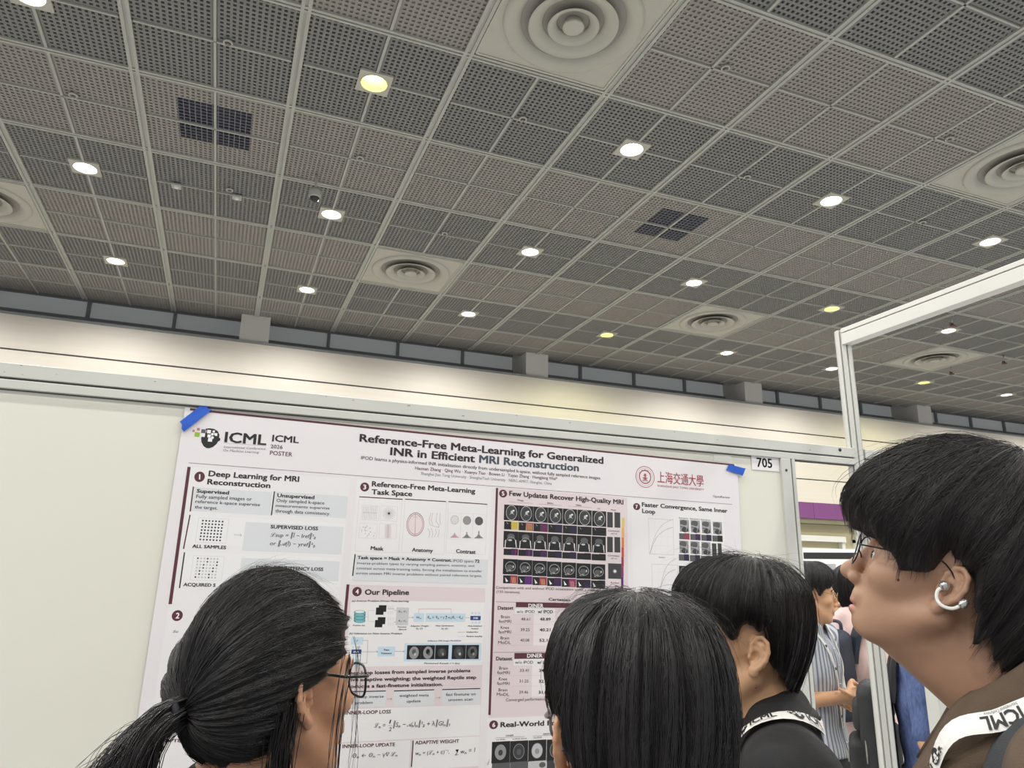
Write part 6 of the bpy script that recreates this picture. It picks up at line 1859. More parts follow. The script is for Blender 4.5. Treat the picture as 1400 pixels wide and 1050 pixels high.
EAR_PTS = dict(helix=[(.002, .004), (.001, .018), (.008, .031), (.019, .034), (.029, .026), (.0325, .010), (.029, -.006), (.020, -.019), (.012, -.027)], anti=[(.010, .023), (.019, .018), (.0225, .004), (.0185, -.009), (.011, -.016)])
def ear_frame(sd):
    base = np.array((.002, sd * .0725, .002)); up = np.array((-.12, 0, .993)); e1 = np.array((-.86, sd * .50, -.10)); e1 /= np.linalg.norm(e1)
    n = np.cross(e1, up) * (1 if sd > 0 else -1); n /= np.linalg.norm(n)
    if n[1] * sd < 0: n = -n
    return base, e1, up, n
def add_head(fd, ps, jaw=1.0, nose=1.0, chin=0.0):
    k_ = ps.k
    def E(c, r, k=.012, op='u'): fd.ell(ps(c), np.array(r) * k_, k * k_, op, ps.R)
    def C(a, b, ra, rb, k=.01, op='u'): fd.cone(ps(a), ps(b), ra * k_, rb * k_, k * k_, op)
    E((-.012, 0, .043), (.098, .075, .088))
    E((.036, 0, .018), (.058, .063, .074), .02)
    E((.044, 0, -.034), (.049, .053, .052), .02)
    E((.030, 0, -.074 + chin * .7), (.056, .047 * jaw, .036), .02)
    for sd in (1, -1):
        C((-.004, sd * .056 * jaw, -.034), (.060, sd * .018, -.097 + chin), .017, .016, .018)
        E((.058, sd * .043, -.014), (.026, .021, .020), .015)
        C((.087, sd * .038, .027), (.0895, sd * .010, .024), .008, .0085, .012)
    E((.071, 0, -.096 + chin), (.017, .021, .016), .016)
    C((.092, 0, .018), (.110, 0, -.022), .0065, .0095 * nose, .008)
    E((.1105, 0, -.028), (.0135 * nose, .0125, .0115), .006)
    for sd in (1, -1):
        E((.100, sd * .0125, -.033), (.010, .0085, .0085), .005)
        E((.106, sd * .0062, -.0405), (.0035, .003, .003), .002, '-')
    E((.087, 0, -.053), (.012, .026, .014), .01)
    E((.0905, 0, -.0620), (.0085, .023, .0062), .004)
    E((.0885, 0, -.0735), (.0085, .020, .0068), .004)
    E((.100, 0, -.0675), (.012, .022, .0011), .003, '-')
    for sd in (1, -1):
        E((.099, sd * .032, .008), (.016, .017, .011), .012, '-')
        E((.0765, sd * .031, .008), (.0133, .0145, .0125), .004)
        E((.094, sd * .031, .0065), (.012, .0138, .0046), .0015, '-')
        base, e1, up, n = ear_frame(sd)
        P = lambda a, b, c=0: base + e1 * a * .88 + up * b * .86 + n * c
        R = ps.R @ np.stack([e1, up, n], 1)
        fd.ell(ps(P(.014, .003, -.002)), np.array((.0165, .0255, .0055)) * k_, .004, 'u', R)
        fd.ell(ps(P(.011, -.003, .0065)), np.array((.0080, .0105, .0095)) * k_, .002, '-', R)
        fd.ell(ps(P(.0155, .021, .0055)), np.array((.0050, .0075, .0050)) * k_, .002, '-', R)
        fd.ell(ps(P(.0262, .006, .0055)), np.array((.0028, .0130, .0042)) * k_, .002, '-', R)
        fd.chain([ps(P(a, b, .0030)) for a, b in EAR_PTS['helix']], .0033 * k_, .002)
        fd.chain([ps(P(a, b, .0016)) for a, b in EAR_PTS['anti']], .0030 * k_, .003)
        fd.ell(ps(P(.009, -.028, .001)), np.array((.0085, .0095, .0048)) * k_, .004, 'u', R)
        fd.ell(ps(P(.000, -.004, .0025)), np.array((.0036, .0052, .0030)) * k_, .003, 'u', R)
    return fd

def add_hand(fd, wrist, d, palm_n, sd, curl=0.5, spread=1.0):
    """wrist point, unit direction to the knuckles, palm normal, side +1 left / -1 right"""
    d = np.array(d, float); d /= np.linalg.norm(d); n = np.array(palm_n, float); n -= d * (n @ d); n /= np.linalg.norm(n)
    a = np.cross(n, d) * sd         # towards the thumb
    w = np.array(wrist, float)
    for i, (oa, L) in enumerate(((.030, .090), (.011, .094), (-.009, .090), (-.027, .082))):
        fd.cone(w + a * oa * .55 + d * .012, w + d * L + a * oa, .016, .0115, .012)
        p = w + d * L + a * oa; q = d + a * (oa * 1.2 * spread); q /= np.linalg.norm(q); ang = 0
        r = .0095 - .0006 * i
        for j, ln in enumerate((.043, .027, .021)):
            ln *= (1.0, 1.08, 1.0, .80)[i]
            ang += curl * (.55, .75, .5)[j]
            v = q * math.cos(ang) + n * math.sin(ang)
            fd.cone(p, p + v * ln, r, r * .88, .003); p = p + v * ln; r *= .88
    p = w + d * .018 + a * .022
    for j, (ln, rr) in enumerate(((.046, .0145), (.034, .0115), (.026, .010))):
        v = d * (.62 + .14 * j) + a * (.72 - .25 * j) + n * (.30 + .28 * curl * j); v /= np.linalg.norm(v)
        fd.cone(p, p + v * ln, rr, rr * .88, .008 if j == 0 else .003); p = p + v * ln

def body_points(H, wide=1.0):
    s = H / 1.72
    return dict(s=s, sh=lambda sd: np.array((-.012, sd * .165 * wide, 1.405)) * s, hip=lambda sd: np.array((0, sd * .09, .90)) * s, knee=lambda sd: np.array((.015, sd * .098, .48)) * s, ank=lambda sd: np.array((-.015, sd * .10, .085)) * s)
def hang_arm(B, sd, out=.06, fwd=.03):
    s = B['s']; sh = B['sh'](sd); el = sh + np.array((-.01, sd * out, -.285)) * s; wr = el + np.array((fwd + .03, -sd * .005, -.245)) * s
    return sh, el, wr
def add_torso(fd, B, inf=0.0, wide=1.0, k=.03, neck=None, ps=None):
    s = B['s']
    def E(c, r): fd.ell(np.array(c) * s, (np.array(r) + inf) * s, k)
    E((0, 0, .93), (.105, .155 * wide, .13)); E((0, 0, 1.09), (.098, .138 * wide, .16)); E((-.005, 0, 1.26), (.108, .155 * wide, .165))
    for sd in (1, -1):
        fd.cone(np.array((-.015, sd * .06, 1.37)) * s, B['sh'](sd), .072 * s + inf, .050 * s + inf, k)
        fd.cone(np.array((-.028, 0, 1.47)) * s, np.array((-.02, sd * .14, 1.412)) * s, .052 * s + inf * .5, .040 * s + inf, k)
    return fd
def add_arm(fd, pts, inf=0.0, upto=3, s=1.0, k=.02, cut=1.0):
    sh, el, wr = pts
    fd.cone(sh, sh + (el - sh) * (cut if upto == 1 else 1), (.047 + inf) * s, ((.047 * (1 - cut) + .038 * cut) + inf) * s if upto == 1 else (.038 + inf) * s, k)
    if upto > 1: fd.cone(el, el + (wr - el) * (cut if upto == 2 else 1), (.037 + inf) * s, (.026 + inf * .8) * s, k)
    return fd
def add_legs(fd, B, inf=0.0, feet=True):
    s = B['s']
    for sd in (1, -1):
        fd.cone(B['hip'](sd), B['knee'](sd), .080 * s + inf, .054 * s + inf, .03)
        fd.cone(B['knee'](sd), B['ank'](sd), .052 * s + inf, .036 * s + inf, .02)
        if feet:
            a = B['ank'](sd); fd.cone(a + (-.03, 0, -.04), a + (.14, sd * .015, -.055), .036, .026, .02)
    return fd

# ------------------------------------------------------------------ hair
def crom(P, n):
    """Catmull-Rom through points P (k, dim), n samples by length"""
    P = np.asarray(P, float); k = len(P)
    E = np.vstack([2 * P[0] - P[1], P, 2 * P[-1] - P[-2]])
    ts = np.linspace(0, k - 1, max(n * 4, 40)); i = np.clip(ts.astype(int), 0, k - 2); f = (ts - i)[:, None]
    a, b, c, d = E[i], E[i + 1], E[i + 2], E[i + 3]
    D = .5 * (2 * b + (c - a) * f + (2 * a - 5 * b + 4 * c - d) * f ** 2 + (3 * b - a - 3 * c + d) * f ** 3)
    L = np.concatenate([[0], np.cumsum(np.linalg.norm(np.diff(D, axis=0), axis=1))])
    return np.stack([np.interp(np.linspace(0, L[-1], n), L, D[:, j]) for j in range(P.shape[1])], 1)
NT = 40
class Hair:
    def __init__(s, ribs, centre=(-.012, 0, 0), frame=None, twist=0.0, clump=.0025, seed=1, jag=.0):
        """ribs: {angle in degrees round the crown axis: [(distance from axis, height), ...]} outer hair line from crown to tip"""
        ks = sorted(ribs); s.a = np.radians(ks); s.T = np.stack([crom(ribs[k], NT) for k in ks])
        s.c = np.array(centre, float); s.M = np.eye(3) if frame is None else np.array(frame, float)
        s.tw = twist; s.cl = clump; s.jag = jag
        rs = np.random.RandomState(seed); s.rs = rs
        s.wv = [(m_, rs.rand() * 6.28, rs.normal() * 3.0, rs.rand() * .8 + .4) for m_ in (7, 11, 17, 23, 31, 43, 57, 71)]
    def dz(s, ph, t):
        """sample rib table; t may exceed 1 (extrapolates along the tip)"""
        ph = np.mod(ph + PI, 2 * PI) - PI
        a = s.a; n = len(a)
        i = np.searchsorted(a, ph) - 1
        lo = a[i % n] + np.where(i < 0, -2 * PI, 0); hi = a[(i + 1) % n] + np.where(i + 1 >= n, 2 * PI, 0)
        f = (ph - lo) / (hi - lo); f = np.clip(f, 0, 1); f = f * f * (3 - 2 * f)
        tt = np.clip(t, 0, 1) * (NT - 1); j = np.clip(tt.astype(int), 0, NT - 2); g = (tt - j)[..., None]
        over = np.clip(t - 1, 0, None)[..., None]
        def S(q):
            A, B_ = s.T[q, j], s.T[q, j + 1]
            return A * (1 - g) + B_ * g + (s.T[q, -1] - s.T[q, -4]) / 3 * (NT - 1) * over
        return S(i % n) * (1 - f)[..., None] + S((i + 1) % n) * f[..., None]
    def lift(s, ph, t):
        v = 0
        for m_, p0, c, w in s.wv: v = v + np.sin(m_ * ph + p0 + c * t) * w / (1 + m_ * .03)
        return s.cl * v * np.clip(t * 3, 0.12, 1)
    def pos(s, ph, t, off=0.0):
        p2 = ph + s.tw * t
        if s.jag:
            w = s.wv; j = sum(np.abs(np.mod(p2 * m_ / 6.2832 + p0, 1) - .5) * 2 * a_ for m_, p0, c_, a_ in w[2:7]) / sum(a_ for m_, p0, c_, a_ in w[2:7])
            t = t * (1 + s.jag * (j - .62) * 2 * np.clip(t, 0, 1) ** 3)
        q = s.dz(p2, t); d, z = q[..., 0], q[..., 1]
        P = np.stack([d * np.cos(p2), d * np.sin(p2), z], -1)
        r = P - s.c0; r = r / np.maximum(np.linalg.norm(r, axis=-1, keepdims=True), 1e-6)
        P = P + r * (s.lift(ph, t) + off)[..., None]
        return P @ s.M.T + s.c
    c0 = np.array((0, 0, .03))
    def shell(s, name, M, parent, nph=160, nt=34, thick=.82):
        ph, t = np.meshgrid(np.linspace(0, 2 * PI, nph, endpoint=False), np.linspace(0.01, 1, nt), indexing='ij')
        P = s.pos(ph, t)
        cc = s.c0 @ s.M.T + s.c
        inn = cc + (P - cc) * thick
        V = np.concatenate([P.reshape(-1, 3), inn.reshape(-1, 3)]); F = []; N = nph * nt
        I = np.arange(N).reshape(nph, nt); J = np.roll(I, -1, 0)
        q = [np.stack([I[:, :-1], I[:, 1:], J[:, 1:], J[:, :-1]], -1).reshape(-1, 4)]
        q.append(q[0][:, ::-1] + N)
        q.append(np.stack([I[:, -1], I[:, -1] + N, J[:, -1] + N, J[:, -1]], -1))
        return V, np.concatenate(q)
    def strands(s, n, np_=10, off=(.0003, .003), t0=(0.02, .55), t1=(.75, 1.06), rad=.00045, fly=.015, flyoff=.016, ph=(-PI, PI), wander=.05):
        rs = s.rs
        p0 = rs.uniform(*ph, n); a = rs.uniform(*t0, n); b = np.maximum(rs.uniform(*t1, n), a + .15)
        f = np.linspace(0, 1, np_)[None]
        t = a[:, None] + (b - a)[:, None] * f
        w = rs.normal(size=(n, 1)) * wander
        phs = p0[:, None] + w * f + (rs.normal(size=(n, 1)) * .015) * np.sin(f * 5 + rs.rand(n, 1) * 6)
        o = rs.uniform(*off, (n, 1)) * np.ones_like(t)
        isf = rs.rand(n, 1) < fly
        o = o + isf * (rs.uniform(.3, 1, (n, 1)) * flyoff) * f ** 1.5 * (1 + .4 * np.sin(f * 6 + rs.rand(n, 1) * 6))
        P = s.pos(phs, t, o)
        return P, rad * np.where(isf, .55, 1.0)
def strand_tubes(P, rad):
    """P (n, m, 3) -> three-sided tapering tubes"""
    n, m_, _ = P.shape
    T = np.gradient(P, axis=1); T /= np.maximum(np.linalg.norm(T, axis=2, keepdims=True), 1e-9)
    A = np.cross(T, np.array((.3, .5, .81))); A /= np.maximum(np.linalg.norm(A, axis=2, keepdims=True), 1e-6); B_ = np.cross(T, A)
    tp = np.concatenate([np.linspace(1, 1, m_ // 2), np.linspace(1, .15, m_ - m_ // 2)])[None, :, None]
    r = np.asarray(rad).reshape(-1, 1, 1) * np.ones((n, 1, 1)) * tp
    V = np.stack([P + (A * math.cos(q) + B_ * math.sin(q)) * r for q in (0, 2.094, 4.189)], 2)     # n m 3 3
    I = np.arange(n * m_ * 3).reshape(n, m_, 3)
    Q = np.stack([np.stack([I[:, :-1, k], I[:, :-1, (k + 1) % 3], I[:, 1:, (k + 1) % 3], I[:, 1:, k]], -1) for k in range(3)], 2).reshape(-1, 4)
    return V.reshape(-1, 3), Q
def merge(parts):
    V = []; Q = []; b = 0
    for v, q in parts: V.append(v); Q.append(q + b); b += len(v)
    return np.concatenate(V), np.concatenate(Q).astype(np.int32)
def lock(pts, n, spread, rs, rad=.00045, m_=14, tip=1.0, wob=.004):
    """a bundle of loose strands along a path"""
    C = crom(pts, m_)[None] + np.zeros((n, 1, 1)); f = np.linspace(0, 1, m_)[None, :, None]
    o = rs.normal(size=(n, 1, 3)); o2 = rs.normal(size=(n, 1, 3))
    sp = np.interp(np.linspace(0, 1, m_), np.linspace(0, 1, len(spread)), spread)[None, :, None]
    L = rs.uniform(.75, 1.0, (n, 1, 1)) * tip
    P = C + o * sp + o2 * wob * f ** 2 + .5 * wob * np.sin(f * 9 + o * 3)
    return P, rad

# ------------------------------------------------------------------ people
def skin_mat(name, rgb): return mat(name, rgb, 0.48, noise=0.05, nscale=14, bump=0.08, bscale=420, spec=0.4, sss=0.12)
def hair_mat(name, rgb, rough=0.40): return mat(name, rgb, rough, noise=0.25, nscale=90, spec=0.5)
m_hair = hair_mat('black_hair', (29, 26, 27))
m_hair2 = hair_mat('soft_black_hair', (38, 34, 34), 0.45)
m_lip = mat('lips', (176, 112, 104), 0.4)
m_mole = mat('mole', (84, 56, 46), 0.5)
m_eyew = mat('eye_white', (226, 222, 216), 0.15)
m_iris = mat('iris', (36, 26, 22), 0.1)
m_band = mat('lanyard_white', (232, 231, 228), 0.5, bump=0.2, bscale=900)
m_black = mat('black_cloth', (30, 30, 33), 0.8, noise=0.1, nscale=60, bump=0.3, bscale=700)
m_pack = mat('black_nylon', (34, 35, 38), 0.6, noise=0.1, nscale=40, bump=0.25, bscale=900)
m_navy = mat('navy_nylon', (44, 50, 66), 0.6, noise=0.1, nscale=40, bump=0.25, bscale=900)
m_zip = mat('zip_pull', (170, 168, 160), 0.4, 0.6)
m_trous = mat('dark_trousers', (40, 40, 44), 0.8, noise=0.08, nscale=40)
m_shoe = mat('dark_shoes', (46, 44, 44), 0.5)
m_sole = mat('shoe_sole', (200, 198, 192), 0.6)

class Person:
    def __init__(s, label, pos, heading, yaw=0, pitch=0, roll=0, scale=1.0, wide=1.0, lean=.02, skin=(196, 152, 120), res=.0026, jaw=1.0, nose=1.0, arms=None, hand_opts=None, moles=(), chin=0.0, fine_hands=False, bodyH=None):
        hd = math.radians(heading)
        s.H = pos[2] + .131 * scale
        s.root = thing('person', label, 'person', (pos[0] - math.cos(hd) * lean, pos[1] - math.sin(hd) * lean, 0), hd)
        s.MW = Matrix.Translation(s.root.location) @ Matrix.Rotation(hd, 4, 'Z')
        s.ps = Pose((lean, 0, pos[2]), yaw, pitch, roll, scale); s.B = body_points(bodyH or s.H, wide); s.wide = wide
        B = s.B; o = s.ps.o; sc = B['s']
        s.arms = arms or {1: hang_arm(B, 1), -1: hang_arm(B, -1)}
        hr = .004 if fine_hands else .0075
        zh = min(p[2][2] for p in s.arms.values()) - .22
        xs = axis((-.20, o[0] - .135, .010), (o[0] - .135, o[0] + .15, res), (o[0] + .15, .46, hr))
        ys = axis((-.40, o[1] - .105, hr), (o[1] - .105, o[1] + .105, res), (o[1] + .105, .40, hr))
        zs = axis((-.01, zh, .012), (zh, zh + .42, hr), (zh + .42, o[2] - .18, .009), (o[2] - .18, s.H + .03, res)) if zh + .42 < o[2] - .19 else axis((-.01, o[2] - .18, .009), (o[2] - .18, s.H + .03, res))
        fd = Field(xs, ys, zs)
        add_torso(fd, B, -.004, wide)
        fd.cone(np.array((-.022, 0, 1.40)) * sc, s.ps((-.022, 0, -.035)), .056 * sc, .052 * scale, .03)
        fd.cone(np.array((.01, 0, 1.40)) * sc, s.ps((.012, 0, -.075)), .035 * sc, .040 * scale, .03)
        add_legs(fd, B)
        for sd, pts in s.arms.items():
            add_arm(fd, pts, 0, 3, sc)
            ho = (hand_opts or {}).get(sd)
            el, wr = pts[1], pts[2]
            if ho: add_hand(fd, wr, ho[0], ho[1], sd, ho[2])
            else: add_hand(fd, wr, (wr - el) / np.linalg.norm(wr - el), (0, -sd, 0), sd, .55)
        add_head(fd, s.ps, jaw, nose, chin)
        pick = [lambda c: ((lambda q: (((q[:, 0] - .096) / .016) ** 2 + (q[:, 1] / .0235) ** 2 + ((q[:, 2] + .0675) / .0125) ** 2 < 1))(s.ps.inv(c)))]
        s.sk = skin_mat('skin', skin)
        s.body = field_mesh(fd, 'body', [s.sk, m_lip], s.root, pick)
        s.field = fd
        for mx_, mz, mr in moles:
            c, n_ = fd.project([s.ps((mx_, .06, mz))], -.0002, 14)
            q = MB(); q.lathe([(.0001, -.5), (.6, -.4), (1, 0), (.6, .4), (.0001, .5)], 14)
            R = Vector(n_[0]).to_track_quat('Z', 'Y').to_matrix()
            o_ = q.build('mole', m_mole, s.root)
            for v in o_.data.vertices: v.co = Vector(c[0]) + R @ Vector((v.co.x * mr, v.co.y * mr, v.co.z * .0008))
    def P(s, p): return tuple(s.ps(p))
    def eyes(s, show=(1, -1)):
        for sd in show:
            q = MB(); V = []; n = 20
            q.lathe([(.0005, -.0115)] + [(.0115 * math.sin(a), -.0115 * math.cos(a)) for a in np.linspace(.3, PI - .74, 12)] + [(.0076, .0088)], n)
            q.lathe([(.0076, .0088), (.0056, .0108), (.0030, .0120), (.0005, .0123)], n, mi=1)
            o = q.build('eye', [m_eyew, m_iris], s.root)
            R = s.ps.R @ np.array([[0, 0, 1], [0, 1, 0], [-1, 0, 0]], float)
            for v in o.data.vertices: v.co = s.ps((.0782, sd * .031, .0065)) + R @ (np.array(v.co) * s.ps.k)
    def brows(s, show=(1, -1)):
        rs = np.random.RandomState(5)
        for sd in show:
            n = 140; u = rs.rand(n); b = np.stack([.0958 - .016 * u ** 2, sd * (.012 + .036 * u), .0265 + .006 * np.sin(u * 2.6) + rs.normal(size=n) * .0016], 1)
            t = np.array((-.003, sd * .007, .0028)); f = np.linspace(0, 1, 4)[None, :, None]
            V, Q = strand_tubes(b[:, None] + t * f + np.array((.0012, 0, 0)), np.full(n, .0006))
            tag(new_mesh('eyebrow', s.ps.o + (V * s.ps.k) @ s.ps.R.T, Q, m_hair, None, s.root), kind='stuff')
    def hair(s, H_, M, sets, thick=.82, extra=(), name='hair'):
        V, Q = H_.shell(name, M, s.root, thick=thick)
        X = lambda v: s.ps.o + (v * s.ps.k) @ s.ps.R.T
        h = new_mesh(name, X(V), Q, M, None, s.root, True)
        parts = [strand_tubes(*H_.strands(**kw)) for kw in sets] + [strand_tubes(P_, np.full(len(P_), r_)) for P_, r_ in extra]
        V, Q = merge(parts)
        st = new_mesh('hair_strands', X(V), Q, M, None, h, False)
        tag(st, kind='stuff')
        return h
    def shirt(s, M, inf=.016, sleeve=.62, hem=.82, res=.007, name='shirt', seed=1, amp=.0025, sleeves=True, long_=False, collar_r=0, fold=1.0):
        B = s.B; sc = B['s']
        ys = axis((-.42, .42, res)); xs = axis((-.20, .30 if not long_ else .42, res)); zs = axis((hem * sc - .05, 1.53 * sc, res))
        fd = Field(xs, ys, zs)
        add_torso(fd, B, inf, s.wide, .035)
        fd.cone(np.array((0, .05, .86)) * sc, np.array((0, -.05, .86)) * sc, .105 * sc + inf, .105 * sc + inf, .05)
        if sleeves:
            for sd, pts in s.arms.items(): add_arm(fd, pts, .022, 2 if long_ else 1, sc, .035, cut=sleeve)
        if collar_r: fd.cone(np.array((-.024, 0, 1.44)) * sc, np.array((-.020, 0, 1.475)) * sc, collar_r * sc, (collar_r - .006) * sc, .012)
        fd.folds(amp, seed, fold)
        fd.cut_below(hem * sc)
        s.sfield = fd
        return field_mesh(fd, name, M, s.root)
    def legs(s, M=None):
        B = s.B; sc = B['s']
        fd = Field(axis((-.22, .25, .010)), axis((-.27, .27, .010)), axis((.03, 1.05 * sc, .010)))
        fd.ell(np.array((0, 0, .93)) * sc, (np.array((.115, .165 * s.wide, .12)) + .008) * sc, .03)
        add_legs(fd, B, .016, False); fd.cut_below(.05); field_mesh(fd, 'trousers', M or m_trous, s.root)
        for sd in (1, -1):
            a = B['ank'](sd)
            fd = Field(axis((a[0] - .12, a[0] + .24, .008)), axis((a[1] - .09, a[1] + .09, .008)), axis((-.01, .16, .008)))
            fd.cone(a + (-.035, 0, -.035), a + (.15, sd * .012, -.047), .050, .040, .02); fd.cone(a + (-.02, 0, -.03), a + (-.015, 0, .03), .047, .044, .03)
            fd.F = np.maximum(fd.F, (.004 - fd.ax[2])[None, None, :]); field_mesh(fd, 'shoe', m_shoe, s.root)
    def collar(s, M, top=(.068, 1.478), drop=(.105, 1.425), point=(.125, 1.365), gap=10, cx=-.02, name='collar', back_lift=0.0, thick=.004):
        sc = s.B['s']; n = 64; mcols = 8; V = []
        def at(ph, f):
            near = math.exp(-((min(ph, 2 * PI - ph) - math.radians(gap)) / math.radians(34)) ** 2)
            bk_ = .5 - .5 * math.cos(ph)
            tr, tz = top[0] + .010 * near, top[1] - .022 * near + back_lift * bk_
            dr, dz = drop[0] * (1 - near) + point[0] * near, drop[1] * (1 - near) + point[1] * near + back_lift * .3 * bk_
            bulge = .010 * math.sin(PI * min(1, f * 1.5)) * (1 - f)
            r = tr + (dr - tr) * f + bulge; z = tz + (dz - tz) * f ** 1.25 + .004 * math.sin(f * PI)
            return np.array(((cx + r * math.cos(ph)) * sc, r * math.sin(ph) * 1.04 * sc, z * sc))
        s.collar_at = at
        for i in range(n + 1):
            ph = math.radians(gap + (360 - 2 * gap) * i / n)
            for j in range(mcols + 1): V.append(tuple(at(ph, j / mcols)))
        W = mcols + 1
        F = [(i * W + j, (i + 1) * W + j, (i + 1) * W + j + 1, i * W + j + 1) for i in range(n) for j in range(mcols)]
        o = new_mesh(name, V, F, M, None, s.root, True)
        sm_ = o.modifiers.new('thick', 'SOLIDIFY'); sm_.thickness = thick; sm_.offset = 1
        return o
    def round_neck(s, pts, cx=-.015, n=160):
        """free path round a collar: (angle, radius, height) or (x, y, z) with a leading None"""
        Q = [(q[1], q[2], q[3]) if q[0] is None else (cx + q[1] * math.cos(math.radians(q[0])), q[1] * math.sin(math.radians(q[0])), q[2]) for q in pts]
        P_ = crom(np.array(Q) * s.B['s'], n); N_ = P_ - np.array((cx, 0, 0)) * s.B['s']; N_[:, 2] = 0
        N_ /= np.linalg.norm(N_, axis=1, keepdims=True); N_ = N_ * .8 + np.array((0, 0, .6)); return P_, N_
    def on_collar(s, spots, tail, off, n=160):
        """path over the outside of the collar: (angle, how far down the leaf) from one front side round the back, then free tail points"""
        Q = []
        for d, f in spots + [(-d, f) for d, f in spots[::-1] if d < 179]:
            ph = math.radians(d) % (2 * PI); a = s.collar_at(ph, f)
            n_ = np.cross(s.collar_at(ph + .03, f) - a, s.collar_at(ph, f + .04) - a); n_ /= np.linalg.norm(n_)
            if n_ @ np.array((math.cos(ph), math.sin(ph), .3)) < 0: n_ = -n_
            Q.append((a + n_ * off, n_))
        T = [(np.array(v) * s.B['s'], np.array((.95, .2 * np.sign(v[1]), .2))) for v in tail]
        M_ = [(np.array((p_[0], -p_[1], p_[2])), n_ * (1, -1, 1)) for p_, n_ in T[::-1]]
        A = T + Q + M_
        C = crom(np.array([np.concatenate(q) for q in A]), n)
        return C[:, :3], C[:, 3:]
    def on_shirt(s, pts, off, n=60):
        """smooth path laid on the shirt"""
        C = crom(np.array(pts, float) * s.B['s'], n)
        P_, N_ = s.sfield.project(C, off)
        for _ in range(3): P_[1:-1] = .25 * P_[:-2] + .5 * P_[1:-1] + .25 * P_[2:]
        return P_, N_
def ribbon(P_, N_, w, th, name, M, parent, twist=0.0):
    T = np.gradient(P_, axis=0); T /= np.linalg.norm(T, axis=1, keepdims=True)
    N_ = N_ - T * (N_ * T).sum(1, keepdims=True)
    for _ in range(4): N_[1:-1] = .25 * N_[:-2] + .5 * N_[1:-1] + .25 * N_[2:]
    N_ /= np.linalg.norm(N_, axis=1, keepdims=True); S_ = np.cross(T, N_)
    n = len(P_); prof = ((-.5, 0), (-.25, 1), (.25, 1), (.5, 0), (.25, -.2), (-.25, -.2))
    V = np.stack([P_ + S_ * w * a + N_ * th * b for a, b in prof], 1).reshape(-1, 3); k = len(prof)
    F = [(i * k + j, i * k + (j + 1) % k, (i + 1) * k + (j + 1) % k, (i + 1) * k + j) for i in range(n - 1) for j in range(k)]
    F += [tuple(range(k)), tuple((n - 1) * k + j for j in range(k))[::-1]]
    o = new_mesh(name, V, F, M, None, parent, False)
    o['_'] = 0; del o['_']
    return o, (P_, S_, N_, th)
def on_ribbon(info, V2, s0, lift=.0006):
    """flat drawing (x along, y across, metres) -> points on the ribbon starting s0 along it"""
    P_, S_, N_, th = info
    L = np.concatenate([[0], np.cumsum(np.linalg.norm(np.diff(P_, axis=0), axis=1))])
    V2 = np.asarray(V2, float); q = s0 + V2[:, 0]
    I3 = lambda A: np.stack([np.interp(q, L, A[:, i]) for i in range(3)], 1)
    y = V2[:, 1:2]
    return I3(P_) + I3(S_) * y + I3(N_) * (th + lift)
def lanyard_print(info, root, spots, h=.015, flip=-1, mirror=1, M=None, logo=True):
    """dark head mark and conference letters at distances along the band"""
    for s0 in spots:
        q = MB()
        V, F = text_mesh('ICML', .05)
        V = V / .69 * h * np.array((.86, 1)) - (0, h * .35); V = V + (h * 1.15, 0)
        q.add(on_ribbon(info, V * (mirror, flip), s0), F)
        V, F = text_mesh('International Conference', .0); V = V / .69 * h * .24; V = V * (h * 2.4 / V[:, 0].max(), 1) + (h * 1.2, -h * .66)
        q.add(on_ribbon(info, V * (mirror, flip), s0), F)
        def put(pts, c, ly):
            if c == 1: W.add(on_ribbon(info, np.array(pts) * h * 1.25 * (mirror, flip) + (h * .3 * mirror, 0), s0, .0006 + ly * .0001), [tuple(range(len(pts)))])
            else: q.add(on_ribbon(info, np.array(pts) * h * 1.25 * (mirror, flip) + (h * .3 * mirror, 0), s0, .0006 + ly * .0001), [tuple(range(len(pts)))])
        W = MB()
        head_logo(put, 0, 1, 0, 0)
        q.add(W.V, W.F, 1)
        q.build('logo_print', [m_ink, m_band], root)
def attach(name, label, cat, person, group=None):
    """a thing worn by a person: its own top-level Empty sharing the wearer's place"""
    t = thing(name, label, cat, person.root.location, person.root.rotation_euler[2], group)
    return t

